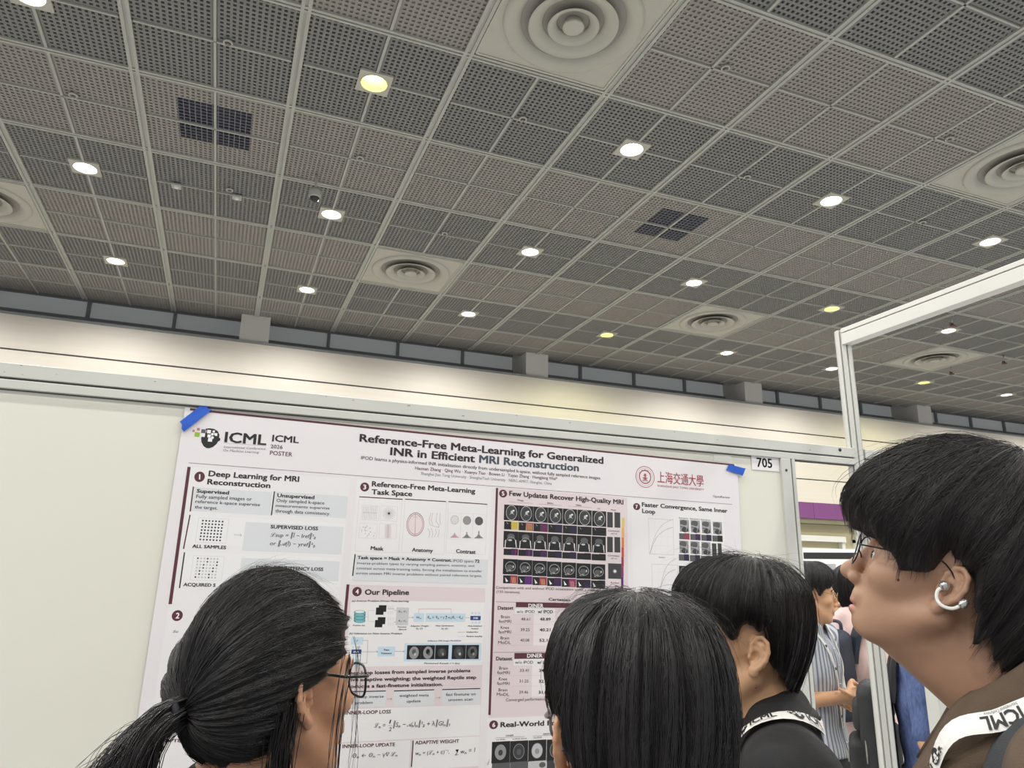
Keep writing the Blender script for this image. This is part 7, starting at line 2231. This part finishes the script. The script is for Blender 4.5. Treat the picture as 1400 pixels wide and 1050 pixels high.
def backpack(person, label, M, size=(.15, .30, .46), z=1.12, straps=(1, -1), strap_w=.062, gap=.0, sfield=True):
    s = person; sc = s.B['s']; t = attach('backpack', label, 'backpack', s)
    D_, W_, Hh = size; x1 = -.130 * sc - gap; x0 = x1 - D_
    def rb(xa, xb, w, za, zb, r, amp=0.004, sd=3):
        fd = Field(axis((xa - .03, xb + .03, .007)), axis((-w / 2 - .03, w / 2 + .03, .008)), axis((za - .03, zb + .03, .008)))
        c = np.array(((xa + xb) / 2, 0, (za + zb) / 2)); h = np.array(((xb - xa) / 2 - r, w / 2 - r, (zb - za) / 2 - r))
        def fn(X, Y, Z):
            a, b, g = np.abs(X - c[0]) - h[0], np.abs(Y - c[1]) * (1 + .25 * np.clip((Z - c[2]) / (zb - za), 0, 1)) - h[1], np.abs(Z - c[2]) - h[2]
            return np.sqrt(np.maximum(a, 0) ** 2 + np.maximum(b, 0) ** 2 + np.maximum(g, 0) ** 2) + np.minimum(np.maximum(a, np.maximum(b, g)), 0) - r
        fd.put(fn, c - (h + r), c + (h + r), .01); fd.folds(amp, sd, .8); return fd
    zc_ = z * sc
    field_mesh(rb(x0, x1, W_, zc_ - Hh / 2, zc_ + Hh / 2, .055), 'main_body', M, t)
    field_mesh(rb(x0 - .045, x0 + .05, W_ * .82, zc_ - Hh / 2 + .01, zc_ + Hh * .06, .035, .003, 7), 'front_pocket', M, t)
    field_mesh(rb(x0 - .02, x0 + .05, W_ * .70, zc_ + Hh * .10, zc_ + Hh * .36, .028, .003, 9), 'upper_pocket', M, t)
    q = MB()
    zz = zc_ + Hh * .40; pts = [(x0 + .02, W_ * .44 * math.cos(a), zz - .25 + .27 * math.sin(a)) for a in np.linspace(.05, PI - .05, 30)]
    q.tube(pts, .0035, 6); q.build('zip', m_zip, t)
    q = MB(); q.box(x0 - .049, x0 - .044, -W_ * .30, -W_ * .30 + .006, zc_ - .06, zc_ - .02); q.build('zip_puller', m_zip, t)
    q = MB(); q.tube(crom([(x1 - .03, -.05, zc_ + Hh / 2 - .01), (x1 - .03, -.04, zc_ + Hh / 2 + .035), (x1 - .03, .04, zc_ + Hh / 2 + .035), (x1 - .03, .05, zc_ + Hh / 2 - .01)], 16), .009, 8); q.build('handle', M, t)
    for sd in straps:
        pts = [(-.15, sd * .085, 1.24), (-.13, sd * .100, 1.36), (-.05, sd * .122, 1.455), (.03, sd * .128, 1.43), (.10, sd * .125, 1.33), (.115, sd * .13, 1.20), (.06, sd * .16, 1.06), (-.06, sd * .17, .98), (-.13, sd * .13, .95)]
        P_, N_ = s.on_shirt(pts, .012, 70)
        for _ in range(12): P_[1:-1] = .25 * P_[:-2] + .5 * P_[1:-1] + .25 * P_[2:]; N_[1:-1] = .25 * N_[:-2] + .5 * N_[1:-1] + .25 * N_[2:]
        ribbon(P_, N_, strap_w, .012, 'strap', M, t)
    return t

def glasses(person, label, rim, lens_shape='round', metal=(60, 60, 64), rad=.0011, w=.048, h=.040, z=.006, x=.112, ear=(.0, .079, .032), temple_r=None):
    s = person; t = attach('glasses', label, 'glasses', s)
    X = lambda p: s.ps(p)
    mf = mat('spectacle_frame', metal, 0.3, 0.6 if rim == 'metal' else 0.0)
    ml = mat('spectacle_lens', (225, 230, 232), 0.05, alpha=.16)
    for sd in (1, -1):
        c = np.array((x, sd * .033, z)); pts = []
        for k in range(28):
            a = 2 * PI * k / 28; e = .7 if lens_shape == 'soft' else 1.0
            cx_, cy_ = math.copysign(abs(math.cos(a)) ** e, math.cos(a)), math.copysign(abs(math.sin(a)) ** e, math.sin(a))
            yy = cx_ * w / 2; zz = cy_ * h / 2
            pts.append(c + (-.012 * (abs(c[1] + sd * 0 + yy) / .06) ** 2 - .10 * zz * -1 * .6, yy, zz))
        q = MB(); q.tube([X(p) for p in pts], rad, 8, closed=True); q.build('rim', mf, t)
        q = MB(); q.add([X(p) for p in pts], [tuple(range(28))]); q.build('lens', ml, t)
        hinge = np.array((x - .013, sd * .063, z + h * .22)); top = np.array((ear[0] + .006, sd * ear[1], ear[2])); end = np.array((ear[0] - .028, sd * (ear[1] + .001), ear[2] - .032))
        side = pts[0 if sd > 0 else 14] + (0, 0, h * .2)
        P_ = crom([side, hinge, hinge * .55 + top * .45 + (0, sd * .004, 0), top, end], 26)
        q = MB(); q.tube([X(p) for p in P_], temple_r or rad, 8); q.build('temple', mf, t)
        q = MB(); q.tube([X(p) for p in ((x - .004, sd * .011, z + .000), (x - .008, sd * .011, z - .005), (x - .010, sd * .011, z - .009))], .0009, 8); q.build('nose_pad', mf, t)
    q = MB(); q.tube([X(p) for p in crom([(x, .0105, z + .005), (x + .002, 0, z + .010), (x, -.0105, z + .005)], 10)], rad, 8); q.build('bridge', mf, t)
    return t

# ------------------------------------------------------------------ man in brown, right
def sym(d):
    out = dict(d)
    for k, v in d.items():
        if 0 < k < 180: out[-k] = v
    return out
SH = lambda L, k=1.0, dz=0.0: [(a * k, b * k + dz) for a, b in L]
p = Person('man in brown polo in profile at the right edge, white clip earbud', (0.8799, 0.6895, 1.6113), 125, pitch=24, chin=.013, skin=(172, 134, 110), bodyH=1.735, lean=.10, res=.0022, wide=1.06, moles=((.048, -.012, .0022),), jaw=1.06)
brown_man = p
p.eyes((1,)); p.brows((1,))
Hh = Hair(sym({0: [(0, .190), (.06, .189), (.115, .165), (.162, .118), (.180, .066), (.166, .032)], 30: [(0, .190), (.058, .188), (.11, .16), (.142, .11), (.15, .06), (.138, .026)],
               50: [(0, .190), (.055, .187), (.1, .155), (.125, .10), (.122, .04), (.106, -.004)], 66: [(0, .190), (.052, .186), (.094, .15), (.112, .10), (.104, .062), (.086, .042)], 84: [(0, .190), (.052, .185), (.09, .148), (.104, .09), (.094, .048), (.078, .026)],
               104: [(0, .190), (.052, .184), (.09, .145), (.105, .085), (.1, .01), (.086, -.045)], 140: [(0, .190), (.054, .184), (.092, .142), (.106, .08), (.102, .0), (.082, -.07)], 180: [(0, .190), (.054, .184), (.094, .142), (.11, .08), (.105, .0), (.08, -.085)]}),
          centre=(-.03, 0, 0), twist=-.45, clump=.0032, seed=4, jag=.075)
p.hair(Hh, m_hair2, [dict(n=9000, rad=.00055, off=(.0002, .0045), t0=(.0, .6), fly=.012, flyoff=.02, wander=.12), dict(n=500, rad=.0003, off=(.004, .010), t1=(.5, .88), fly=.25, flyoff=.022, wander=.25)])
m_brown_cloth = mat('brown_fleece', (92, 76, 62), 0.9, noise=0.14, nscale=30, bump=0.5, bscale=500)
p.shirt(m_brown_cloth, .022, .75, .80, .006, 'polo_shirt', 3, .003)
p.collar(m_brown_cloth, (.078, 1.505), (.132, 1.440), (.192, 1.375), 24, cx=-.010, back_lift=.085, thick=.006)
p.legs()
t = attach('lanyard', 'white lanyard over the brown polo collar', 'lanyard', p)
P_, N_ = p.on_collar([(40, .80), (62, .74), (92, .66), (125, .56), (155, .50), (180, .48)], [(.150, .02, 1.10), (.166, .05, 1.24)], .011)
o, info = ribbon(P_, N_, .025, .0014, 'band', m_band, t)
lanyard_print(info, t, (.22, .345, .47, .60), .0155, flip=1, mirror=-1)
backpack(p, 'dark backpack strap over the shoulder of the man in brown', mat('charcoal_webbing', (58, 60, 64), .8, bump=.4, bscale=600))
glasses(p, 'thin black wire glasses on the man in brown polo', 'metal', 'round', (32, 32, 36), .0010, .046, .040, .004, .112, (.004, .080, .030))
# clip-on earbud on the left ear
t = attach('earbud', 'white clip earbud on the ear of the man in brown', 'earbud', p)
m_bud = mat('glossy_white_plastic', (236, 234, 230), .15, coat=.5); m_sil = mat('silver_plastic', (190, 188, 184), .2, .8)
base, e1, up, n = ear_frame(1)
EP = lambda a, b, c: p.ps(base + e1 * a * .9 + up * b * .88 + n * c)
q = MB(); q.tube([EP(*v) for v in crom([(.010, .000, .010), (.008, -.008, .013), (.012, -.018, .013), (.021, -.023, .011), (.031, -.020, .006), (.036, -.010, .001)], 28)], [.0021] * 28, 10); q.build('bow', m_bud, t)
q = MB()
c = EP(.010, .002, .009)
q.lathe([(.0062 * math.sin(a), -.0062 * math.cos(a)) for a in np.linspace(.05, PI - .05, 14)], 24, tuple(c)); q.build('speaker_bead', m_sil, t)
q = MB(); q.tube([EP(.036, -.0145, .001), EP(.036, -.013, .001), EP(.036, -.009, .0005), EP(.037, -.003, -.0005), EP(.037, -.0005, -.001)], [.002, .0042, .0050, .0042, .0018], 16); q.build('battery', m_sil, t)

# ------------------------------------------------------------------ man in black polo
p = Person('man in black polo with white lanyard, moles on his cheek', (0.8409, 1.059, 1.4988), 152, pitch=4, yaw=3, skin=(204, 162, 128), res=.0026, moles=((.030, -.024, .0022), (.018, -.045, .0030), (-.006, -.043, .0016), (.034, -.098, .0028)))
black_man = p
p.eyes((1,)); p.brows((1,))
Hh = Hair(sym({0: [(0, .152), (.06, .150), (.105, .130), (.130, .10), (.134, .078), (.128, .064)], 26: [(0, .152), (.058, .149), (.10, .125), (.122, .092), (.124, .07), (.117, .058)], 44: [(0, .152), (.055, .148), (.095, .12), (.112, .085), (.112, .06), (.104, .044)],
               56: [(0, .152), (.052, .147), (.09, .118), (.106, .08), (.104, .045), (.095, .018)], 68: [(0, .152), (.05, .147), (.086, .117), (.100, .08), (.098, .060), (.092, .048)], 84: [(0, .152), (.05, .146), (.084, .116), (.097, .076), (.094, .054), (.086, .04)], 104: [(0, .152), (.05, .145), (.084, .114), (.096, .068), (.090, .015), (.078, -.025)],
               140: [(0, .152), (.05, .145), (.085, .114), (.096, .063), (.086, .0), (.066, -.055)], 180: [(0, .152), (.05, .145), (.087, .114), (.100, .063), (.090, .0), (.062, -.064)]}), centre=(-.02, 0, 0), twist=-.12, clump=.0024, seed=8, jag=.07)
p.hair(Hh, m_hair, [dict(n=8000, rad=.0005, off=(.0002, .0035), t0=(.0, .6), fly=.012, flyoff=.016, wander=.08), dict(n=160, rad=.0003, off=(.004, .012), t0=(0, .25), t1=(.3, .7), fly=.5, flyoff=.03, wander=.3)])
p.shirt(m_black, .018, .72, .82, .006, 'polo_shirt', 5, .0022)
p.collar(m_black, (.070, 1.488), (.088, 1.432), (.112, 1.365), 12, back_lift=.006, thick=.005)
p.legs()
t = attach('lanyard', 'white lanyard lying on the black polo collar', 'lanyard', p)
P_, N_ = p.on_shirt([(.125, .02, 1.10), (.120, .05, 1.22), (.095, .078, 1.34), (.04, .098, 1.425), (-.03, .096, 1.458), (-.085, .05, 1.465), (-.098, 0, 1.466), (-.085, -.05, 1.465), (-.03, -.096, 1.458), (.04, -.098, 1.425), (.095, -.078, 1.34), (.120, -.05, 1.22), (.125, -.02, 1.10)], .009, 160)
o, info = ribbon(P_, N_, .025, .0014, 'band', m_band, t)
lanyard_print(info, t, (.20, .285, .37, .46), .0155)

# ------------------------------------------------------------------ man seen from behind, centre
p = Person('man seen from behind with short black hair, glasses arm showing, centre front', (0.418, 0.7162, 1.4529), 82, pitch=-2, scale=.95, skin=(200, 150, 118), res=.0028, wide=.95)
back_man = p
R2 = {0: [(0, .152), (.06, .150), (.1, .125), (.118, .085), (.118, .05)], 45: [(0, .152), (.055, .149), (.090, .122), (.103, .08), (.102, .04)], 70: [(0, .153), (.032, .149), (.062, .137), (.084, .115), (.096, .078), (.096, .048), (.090, .034)],
               92: [(0, .153), (.032, .149), (.061, .136), (.083, .113), (.094, .074), (.094, .045), (.088, .020)], 112: [(0, .153), (.032, .149), (.061, .136), (.084, .112), (.095, .07), (.093, .015), (.080, -.035)], 150: [(0, .153), (.032, .149), (.064, .137), (.088, .112), (.100, .066), (.097, .0), (.074, -.075)], 180: [(0, .153), (.032, .149), (.065, .137), (.090, .112), (.104, .066), (.100, -.005), (.070, -.085)]}
R2 = sym(R2)
R2.update({-70: [(0, .153), (.032, .149), (.062, .137), (.085, .115), (.097, .075), (.098, .03), (.092, -.005)], -92: [(0, .153), (.032, .149), (.061, .136), (.084, .113), (.097, .07), (.098, .02), (.088, -.03)], -112: [(0, .153), (.032, .149), (.061, .136), (.084, .112), (.096, .068), (.094, .005), (.080, -.05)]})
Hh = Hair(R2, centre=(-.026, -.006, 0), twist=-.25, clump=.0030, seed=12, jag=.06)
p.hair(Hh, m_hair, [dict(n=9000, rad=.00055, off=(.0002, .0035), t0=(.0, .6), fly=.010, flyoff=.012, wander=.08), dict(n=220, rad=.0003, off=(.003, .010), t0=(0, .2), t1=(.25, .6), fly=.5, flyoff=.022, wander=.3)])
p.shirt(m_black, .014, .62, .82, .008, 't_shirt', 7, .002)
p.legs()
glasses(p, 'grey glasses on the man seen from behind', 'plastic', 'soft', (112, 112, 116), .0018, .050, .038, .004, .112, (.004, .080, .030), .0024)

# ------------------------------------------------------------------ woman with ponytail, left
p = Person('woman with black ponytail and black glasses, seen from behind at left', (0.0791, 0.9425, 1.4785), 28, pitch=5, skin=(190, 144, 114), res=.0026, scale=.91, wide=.88, nose=.9)
tail_woman = p
p.eyes((-1,)); p.brows((-1,))
# hair drawn back to the tie: the hair's own axis points backwards
ax_ = np.array((-.9982, 0, -.06)); ux = np.array((-.06, 0, .9982)); fr = np.stack([ux, np.cross(ax_, ux), ax_], 1)
Hh = Hair({0: [(0, .106), (.045, .104), (.104, .078), (.142, .022), (.138, -.034), (.102, -.084)], 35: [(0, .106), (.044, .103), (.094, .076), (.127, .022), (.124, -.034), (.097, -.085)], 70: [(0, .108), (.045, .112), (.082, .08), (.098, .03), (.099, -.03), (.088, -.072)],
           100: [(0, .108), (.042, .106), (.072, .075), (.085, .03), (.082, -.01), (.077, -.025)], 135: [(0, .108), (.04, .10), (.066, .075), (.078, .045), (.075, .012), (.072, .0)], 180: [(0, .108), (.04, .10), (.062, .08), (.074, .055), (.070, .03), (.066, .02)],
           -35: [(0, .106), (.044, .103), (.094, .076), (.127, .022), (.124, -.034), (.097, -.085)], -66: [(0, .108), (.045, .111), (.082, .08), (.098, .03), (.098, -.028), (.086, -.066)], -80: [(0, .108), (.043, .108), (.076, .077), (.090, .03), (.088, -.01), (.082, -.035)], -92: [(0, .108), (.042, .107), (.073, .076), (.085, .034), (.082, .018), (.078, .010)], -106: [(0, .108), (.042, .105), (.070, .075), (.082, .04), (.079, .025), (.075, .018)], -135: [(0, .108), (.04, .10), (.066, .075), (.078, .045), (.075, .012), (.072, .0)]},
          centre=(-.010, 0, .012), frame=fr, twist=.12, clump=.0018, seed=21, jag=.05)
Hh.c0 = np.array((0, 0, .0))
rs = np.random.RandomState(31)
tie = Hh.c + np.array((0, 0, .118)) @ fr.T
ex = []
tw = np.array(tie)
# ponytail: hangs back and down from the tie
path = [tw + (.014, 0, .002), tw + (-.018, 0, -.008), tw + (-.042, .002, -.034), tw + (-.056, .004, -.080), tw + (-.060, .004, -.145), tw + (-.060, .004, -.21)]
tailP, _ = lock(path, 2400, (.005, .007, .012, .016, .017, .012), rs, .00055, 18)
wisp, _ = lock([tw + (-.02, .0, -.01), tw + (-.058, .006, -.032), tw + (-.088, .010, -.064), tw + (-.112, .012, -.074)], 60, (.005, .010, .011, .009), rs, .00035, 14, wob=.007)
# loose locks in front of and behind the ear (right side = -y)
ex.append(lock([(.055, -.082, .045), (.040, -.086, .0), (.030, -.088, -.05), (.030, -.084, -.105), (.036, -.078, -.16)], 10, (.004, .003, .004, .005, .004), rs, .00045))
ex.append(lock([(.078, -.068, .05), (.072, -.074, .0), (.066, -.074, -.05), (.066, -.066, -.10), (.07, -.06, -.15)], 4, (.004, .003, .005, .006, .008), rs, .00035))
ex.append(lock([(-.03, -.080, .0), (-.040, -.083, -.03), (-.042, -.080, -.07), (-.036, -.074, -.12), (-.028, -.068, -.17)], 200, (.006, .006, .006, .005, .004), rs, .0005))
ex.append(lock([(.088, -.05, .06), (.092, -.056, .0), (.088, -.052, -.06), (.088, -.04, -.12)], 2, (.003, .004, .006, .008), rs, .0003))
h = p.hair(Hh, m_hair, [dict(n=9500, rad=.0005, off=(.0002, .003), t0=(.0, .75), t1=(.7, 1.03), fly=.012, flyoff=.014, wander=.05), dict(n=400, rad=.0003, off=(.002, .006), t0=(.35, .6), t1=(.7, 1.0), fly=.4, flyoff=.016, wander=.3)], extra=ex)
V, Q = merge([strand_tubes(tailP, np.full(len(tailP), .00055)), strand_tubes(wisp, np.full(len(wisp), .00035))])
X = lambda v: p.ps.o + (v * p.ps.k) @ p.ps.R.T
tag(new_mesh('ponytail_strands', X(V), Q, m_hair, None, h), kind='stuff')
q = MB(); C = crom(path, 20); q.tube([p.ps(c) for c in C], [.009 + .011 * min(1, i / 7) * (1 - max(0, i - 13) / 9) for i in range(20)], 14); q.build('ponytail', m_hair, h)
q = MB(); q.tube([p.ps(tw + np.array((-.004, 0, 0)) + fr @ np.array((.012 * math.cos(a), .012 * math.sin(a), 0))) for a in np.linspace(0, 2 * PI, 24, endpoint=False)], .0042, 8, closed=True); q.build('hair_tie', mat('hair_tie', (40, 40, 46), .7), h)
p.shirt(mat('dark_grey_knit', (70, 68, 72), .85, bump=.3, bscale=500), .014, .62, .84, .008, 't_shirt', 9, .002)
p.legs()
t = attach('lanyard', 'white lanyard at the nape of the woman with the ponytail', 'lanyard', p)
P_, N_ = p.on_shirt([(.11, .02, 1.10), (.105, .05, 1.22), (.085, .07, 1.34), (.03, .088, 1.43), (-.03, .080, 1.468), (-.075, .045, 1.485), (-.088, 0, 1.49), (-.075, -.045, 1.485), (-.03, -.080, 1.468), (.03, -.088, 1.43), (.085, -.07, 1.34), (.105, -.05, 1.22), (.11, -.02, 1.10)], .006, 160)
o, info = ribbon(P_, N_, .025, .0014, 'band', m_band, t)
lanyard_print(info, t, (.22, .30, .38, .46, .54), .0155, flip=1, mirror=-1)
glasses(p, 'black plastic glasses on the woman with the ponytail', 'plastic', 'soft', (26, 26, 28), .0015, .050, .042, .002, .112, (.002, .078, .028), .0020)

# ------------------------------------------------------------------ people beyond the stand
def short_hair(seed, k=1.0, front=.062, side=.03, nape=-.07):
    R = sym({0: [(0, .158), (.06, .155), (.10, .132), (.122, .10), (.126, front + .012), (.118, front)], 45: [(0, .158), (.055, .154), (.094, .126), (.110, .088), (.108, .055), (.100, .038)], 60: [(0, .158), (.052, .153), (.090, .122), (.103, .08), (.100, .04), (.092, .008)],
             75: [(0, .158), (.05, .152), (.086, .12), (.098, .078), (.096, .054), (.088, .044)], 100: [(0, .158), (.05, .151), (.085, .118), (.096, .07), (.090, .015), (.078, -.025)], 140: [(0, .158), (.05, .151), (.086, .118), (.098, .065), (.092, .0), (.074, nape + .012)], 180: [(0, .158), (.05, .151), (.088, .118), (.102, .065), (.096, .0), (.072, nape)]})
    return Hair(R, centre=(-.018, 0, 0), twist=-.2, clump=.0022, seed=seed, jag=.08)
def striped(name, base, line, freq):
    M = mat(name, base, .8, bump=.2, bscale=600); nt = M.node_tree; b = nt.nodes['Principled BSDF']
    tc = nt.nodes.new('ShaderNodeTexCoord'); sp_ = nt.nodes.new('ShaderNodeSeparateXYZ'); nt.links.new(tc.outputs['Object'], sp_.inputs[0])
    at = nt.nodes.new('ShaderNodeMath'); at.operation = 'ARCTAN2'; nt.links.new(sp_.outputs[1], at.inputs[0]); nt.links.new(sp_.outputs[0], at.inputs[1])
    mu = nt.nodes.new('ShaderNodeMath'); mu.operation = 'MULTIPLY'; mu.inputs[1].default_value = freq; nt.links.new(at.outputs[0], mu.inputs[0])
    si = nt.nodes.new('ShaderNodeMath'); si.operation = 'SINE'; nt.links.new(mu.outputs[0], si.inputs[0])
    mr = nt.nodes.new('ShaderNodeMapRange'); mr.inputs['From Min'].default_value = -.1; mr.inputs['From Max'].default_value = .7; nt.links.new(si.outputs[0], mr.inputs['Value'])
    mx = nt.nodes.new('ShaderNodeMixRGB'); mx.inputs[1].default_value = (*lin(base), 1); mx.inputs[2].default_value = (*lin(line), 1); nt.links.new(mr.outputs[0], mx.inputs[0])
    nt.links.new(mx.outputs[0], b.inputs['Base Color']); return M
m_stripe = striped('blue_striped_cotton', (204, 207, 214), (124, 132, 158), 46)
m_seer = mat('blue_seersucker', (86, 102, 148), .85, noise=0.35, nscale=150, bump=0.7, bscale=260, stretch=(1, 1, .35))
m_pink = mat('pink_cotton', (236, 206, 202), .85, bump=.2, bscale=400)
m_whitec = mat('white_cotton', (228, 228, 226), .85)

# man in striped shirt, hands clasped
H_ = 1.6671; sc = H_ / 1.72
A = {-1: (np.array((-.012, -.165, 1.405)) * sc, np.array((-.01, -.225, 1.135)) * sc, np.array((.175, -.055, 1.165)) * sc), 1: (np.array((-.012, .165, 1.405)) * sc, np.array((.0, .225, 1.135)) * sc, np.array((.205, .050, 1.115)) * sc)}
p = Person('man in blue striped shirt with hands clasped, beyond the open gap', (2.5888, 2.7273, 1.5361), -66, yaw=32, pitch=-2, skin=(206, 160, 126), res=.0045, arms=A, fine_hands=True,
           hand_opts={-1: ((.55, .80, .12), (-.75, .35, -.5), .95), 1: ((-.22, -.95, .18), (-.75, .25, .55), .45)})
p.eyes(); p.brows()
p.hair(short_hair(41), m_hair, [dict(n=3500, rad=.0009, off=(.0002, .004), t0=(.0, .6), fly=.02, flyoff=.015, wander=.1)])
p.shirt(m_stripe, .020, .10, .90, .007, 'striped_shirt', 11, .0045, long_=True)
p.collar(m_stripe, (.066, 1.492), (.084, 1.445), (.112, 1.375), 14, thick=.004)
q = MB()
P_, N_ = p.on_shirt([(.13, 0, 1.40), (.13, 0, 1.25), (.13, 0, 1.1), (.13, 0, .93)], .001, 30)
for k in range(2, 30, 5): q.lathe([(.0005, -.004), (.0065, -.002), (.0065, .002), (.0005, .003)], 12, tuple(P_[k]))
q.build('button', m_white, p.root)
P_, N_ = p.on_shirt([(.11, .0, 1.42), (.13, 0, 1.25), (.13, 0, 1.1), (.13, 0, .93)], .001, 40); ribbon(P_, N_, .032, .002, 'placket', m_stripe, p.root)
p.legs()
t = attach('lanyard', 'thin white lanyard hanging down the blue striped shirt', 'lanyard', p)
P_, N_ = p.on_shirt([(.13, -.01, 1.02), (.128, -.03, 1.2), (.10, -.062, 1.36), (.03, -.09, 1.44), (-.05, -.07, 1.475), (-.09, 0, 1.48), (-.05, .07, 1.475), (.03, .09, 1.44), (.10, .062, 1.36), (.128, .03, 1.2), (.13, .01, 1.02)], .006, 100)
o, info = ribbon(P_, N_, .015, .0014, 'band', m_band, t)
q = MB()
L_ = 1.0
for k in range(10):
    q.add(on_ribbon(info, np.array([(-.005, -.005), (.006, -.005), (.006, .005), (-.005, .005)]), .05 + k * .10), [(0, 1, 2, 3)])
q.build('mark_print', m_ink, t)
glasses(p, 'thin gold glasses on the man in the striped shirt', 'metal', 'round', (170, 140, 100), .0013, .046, .040, .004, .112)

# person in pink T-shirt with a navy backpack
H_ = 1.6687; sc = H_ / 1.72
A = {-1: (np.array((-.012, -.165, 1.405)) * sc, np.array((-.02, -.225, 1.12)) * sc, np.array((.19, -.13, 1.08)) * sc), 1: (np.array((-.012, .165, 1.405)) * sc, np.array((.0, .225, 1.12)) * sc, np.array((.21, .10, 1.10)) * sc)}
p = Person('person in pale pink T-shirt wearing a navy backpack, behind the striped shirt', (3.2373, 3.0828, 1.5377), 0, skin=(206, 162, 130), res=.006, arms=A)
p.hair(short_hair(43), m_hair, [dict(n=2500, rad=.001, off=(.0002, .003), t0=(.0, .6), wander=.1)])
p.shirt(m_pink, .022, .82, .84, .009, 't_shirt', 13, .004)
p.legs()
backpack(p, 'navy backpack on the person in pink, behind the striped shirt', m_navy, (.15, .26, .44), 1.18)

# person in white further back
p = Person('person in white shirt half hidden behind the man in striped shirt', (3.8531, 3.7905, 1.5182), 215, skin=(210, 164, 130), res=.006)
p.eyes(); p.brows()
p.hair(short_hair(47), m_hair, [dict(n=2000, rad=.001, off=(.0002, .003), t0=(.0, .6), wander=.1)])
p.shirt(m_whitec, .018, .62, .84, .009, 'white_shirt', 17, .003)
p.collar(m_whitec, (.066, 1.49), (.088, 1.44), (.11, 1.38), 14)
p.legs()

# person in blue with a black backpack, behind the tall post
p = Person('person in blue textured shirt with black backpack, behind the tall post', (2.6409, 2.1888, 1.4818), -47, skin=(206, 158, 126), res=.006, wide=1.04)
p.hair(short_hair(53), m_hair, [dict(n=2000, rad=.001, off=(.0002, .003), t0=(.0, .6), wander=.1)])
p.shirt(m_seer, .022, .85, .84, .007, 'blue_shirt', 19, .005)
p.collar(mat('dark_blue_collar', (44, 58, 100), .85), (.068, 1.495), (.082, 1.45), (.10, 1.39), 12)
p.legs()
t = attach('lanyard', 'white lanyard round the collar of the blue shirt', 'lanyard', p)
P_, N_ = p.on_shirt([(.125, .02, 1.12), (.120, .05, 1.25), (.095, .078, 1.36), (.04, .092, 1.435), (-.03, .088, 1.465), (-.085, .05, 1.472), (-.098, 0, 1.474), (-.085, -.05, 1.472), (-.03, -.088, 1.465), (.04, -.092, 1.435), (.095, -.078, 1.36), (.120, -.05, 1.25), (.125, -.02, 1.12)], .008, 120)
o, info = ribbon(P_, N_, .022, .0014, 'band', m_band, t); lanyard_print(info, t, (.24, .40, .52), .011)
backpack(p, 'large black backpack on the person in blue, behind the tall post', m_pack, (.13, .28, .46), 1.06)

# far poster board
t = thing('poster_board', 'distant white poster board with dark title strip beyond the people', 'poster board', (7.43, 7.07, 0), -.75)
q = MB(); q.box(-.6, .6, 0, .03, .7, 1.985); q.build('board', m_paper, t)
q = MB(); q.box(-.57, .57, -.002, 0, 1.86, 1.94); q.build('title_strip', m_ink, t)
q = MB(); q.box(-.5, -.2, -.002, 0, 1.55, 1.80); q.box(-.1, .5, -.002, 0, 1.60, 1.80); q.build('figure_print', mat('far_print', (170, 170, 176), .6), t)
for sx in (-.55, .55):
    q = MB(); q.tube([(sx, .02, 0), (sx, .02, 1.0)], .02); q.build('leg', m_alu, t)
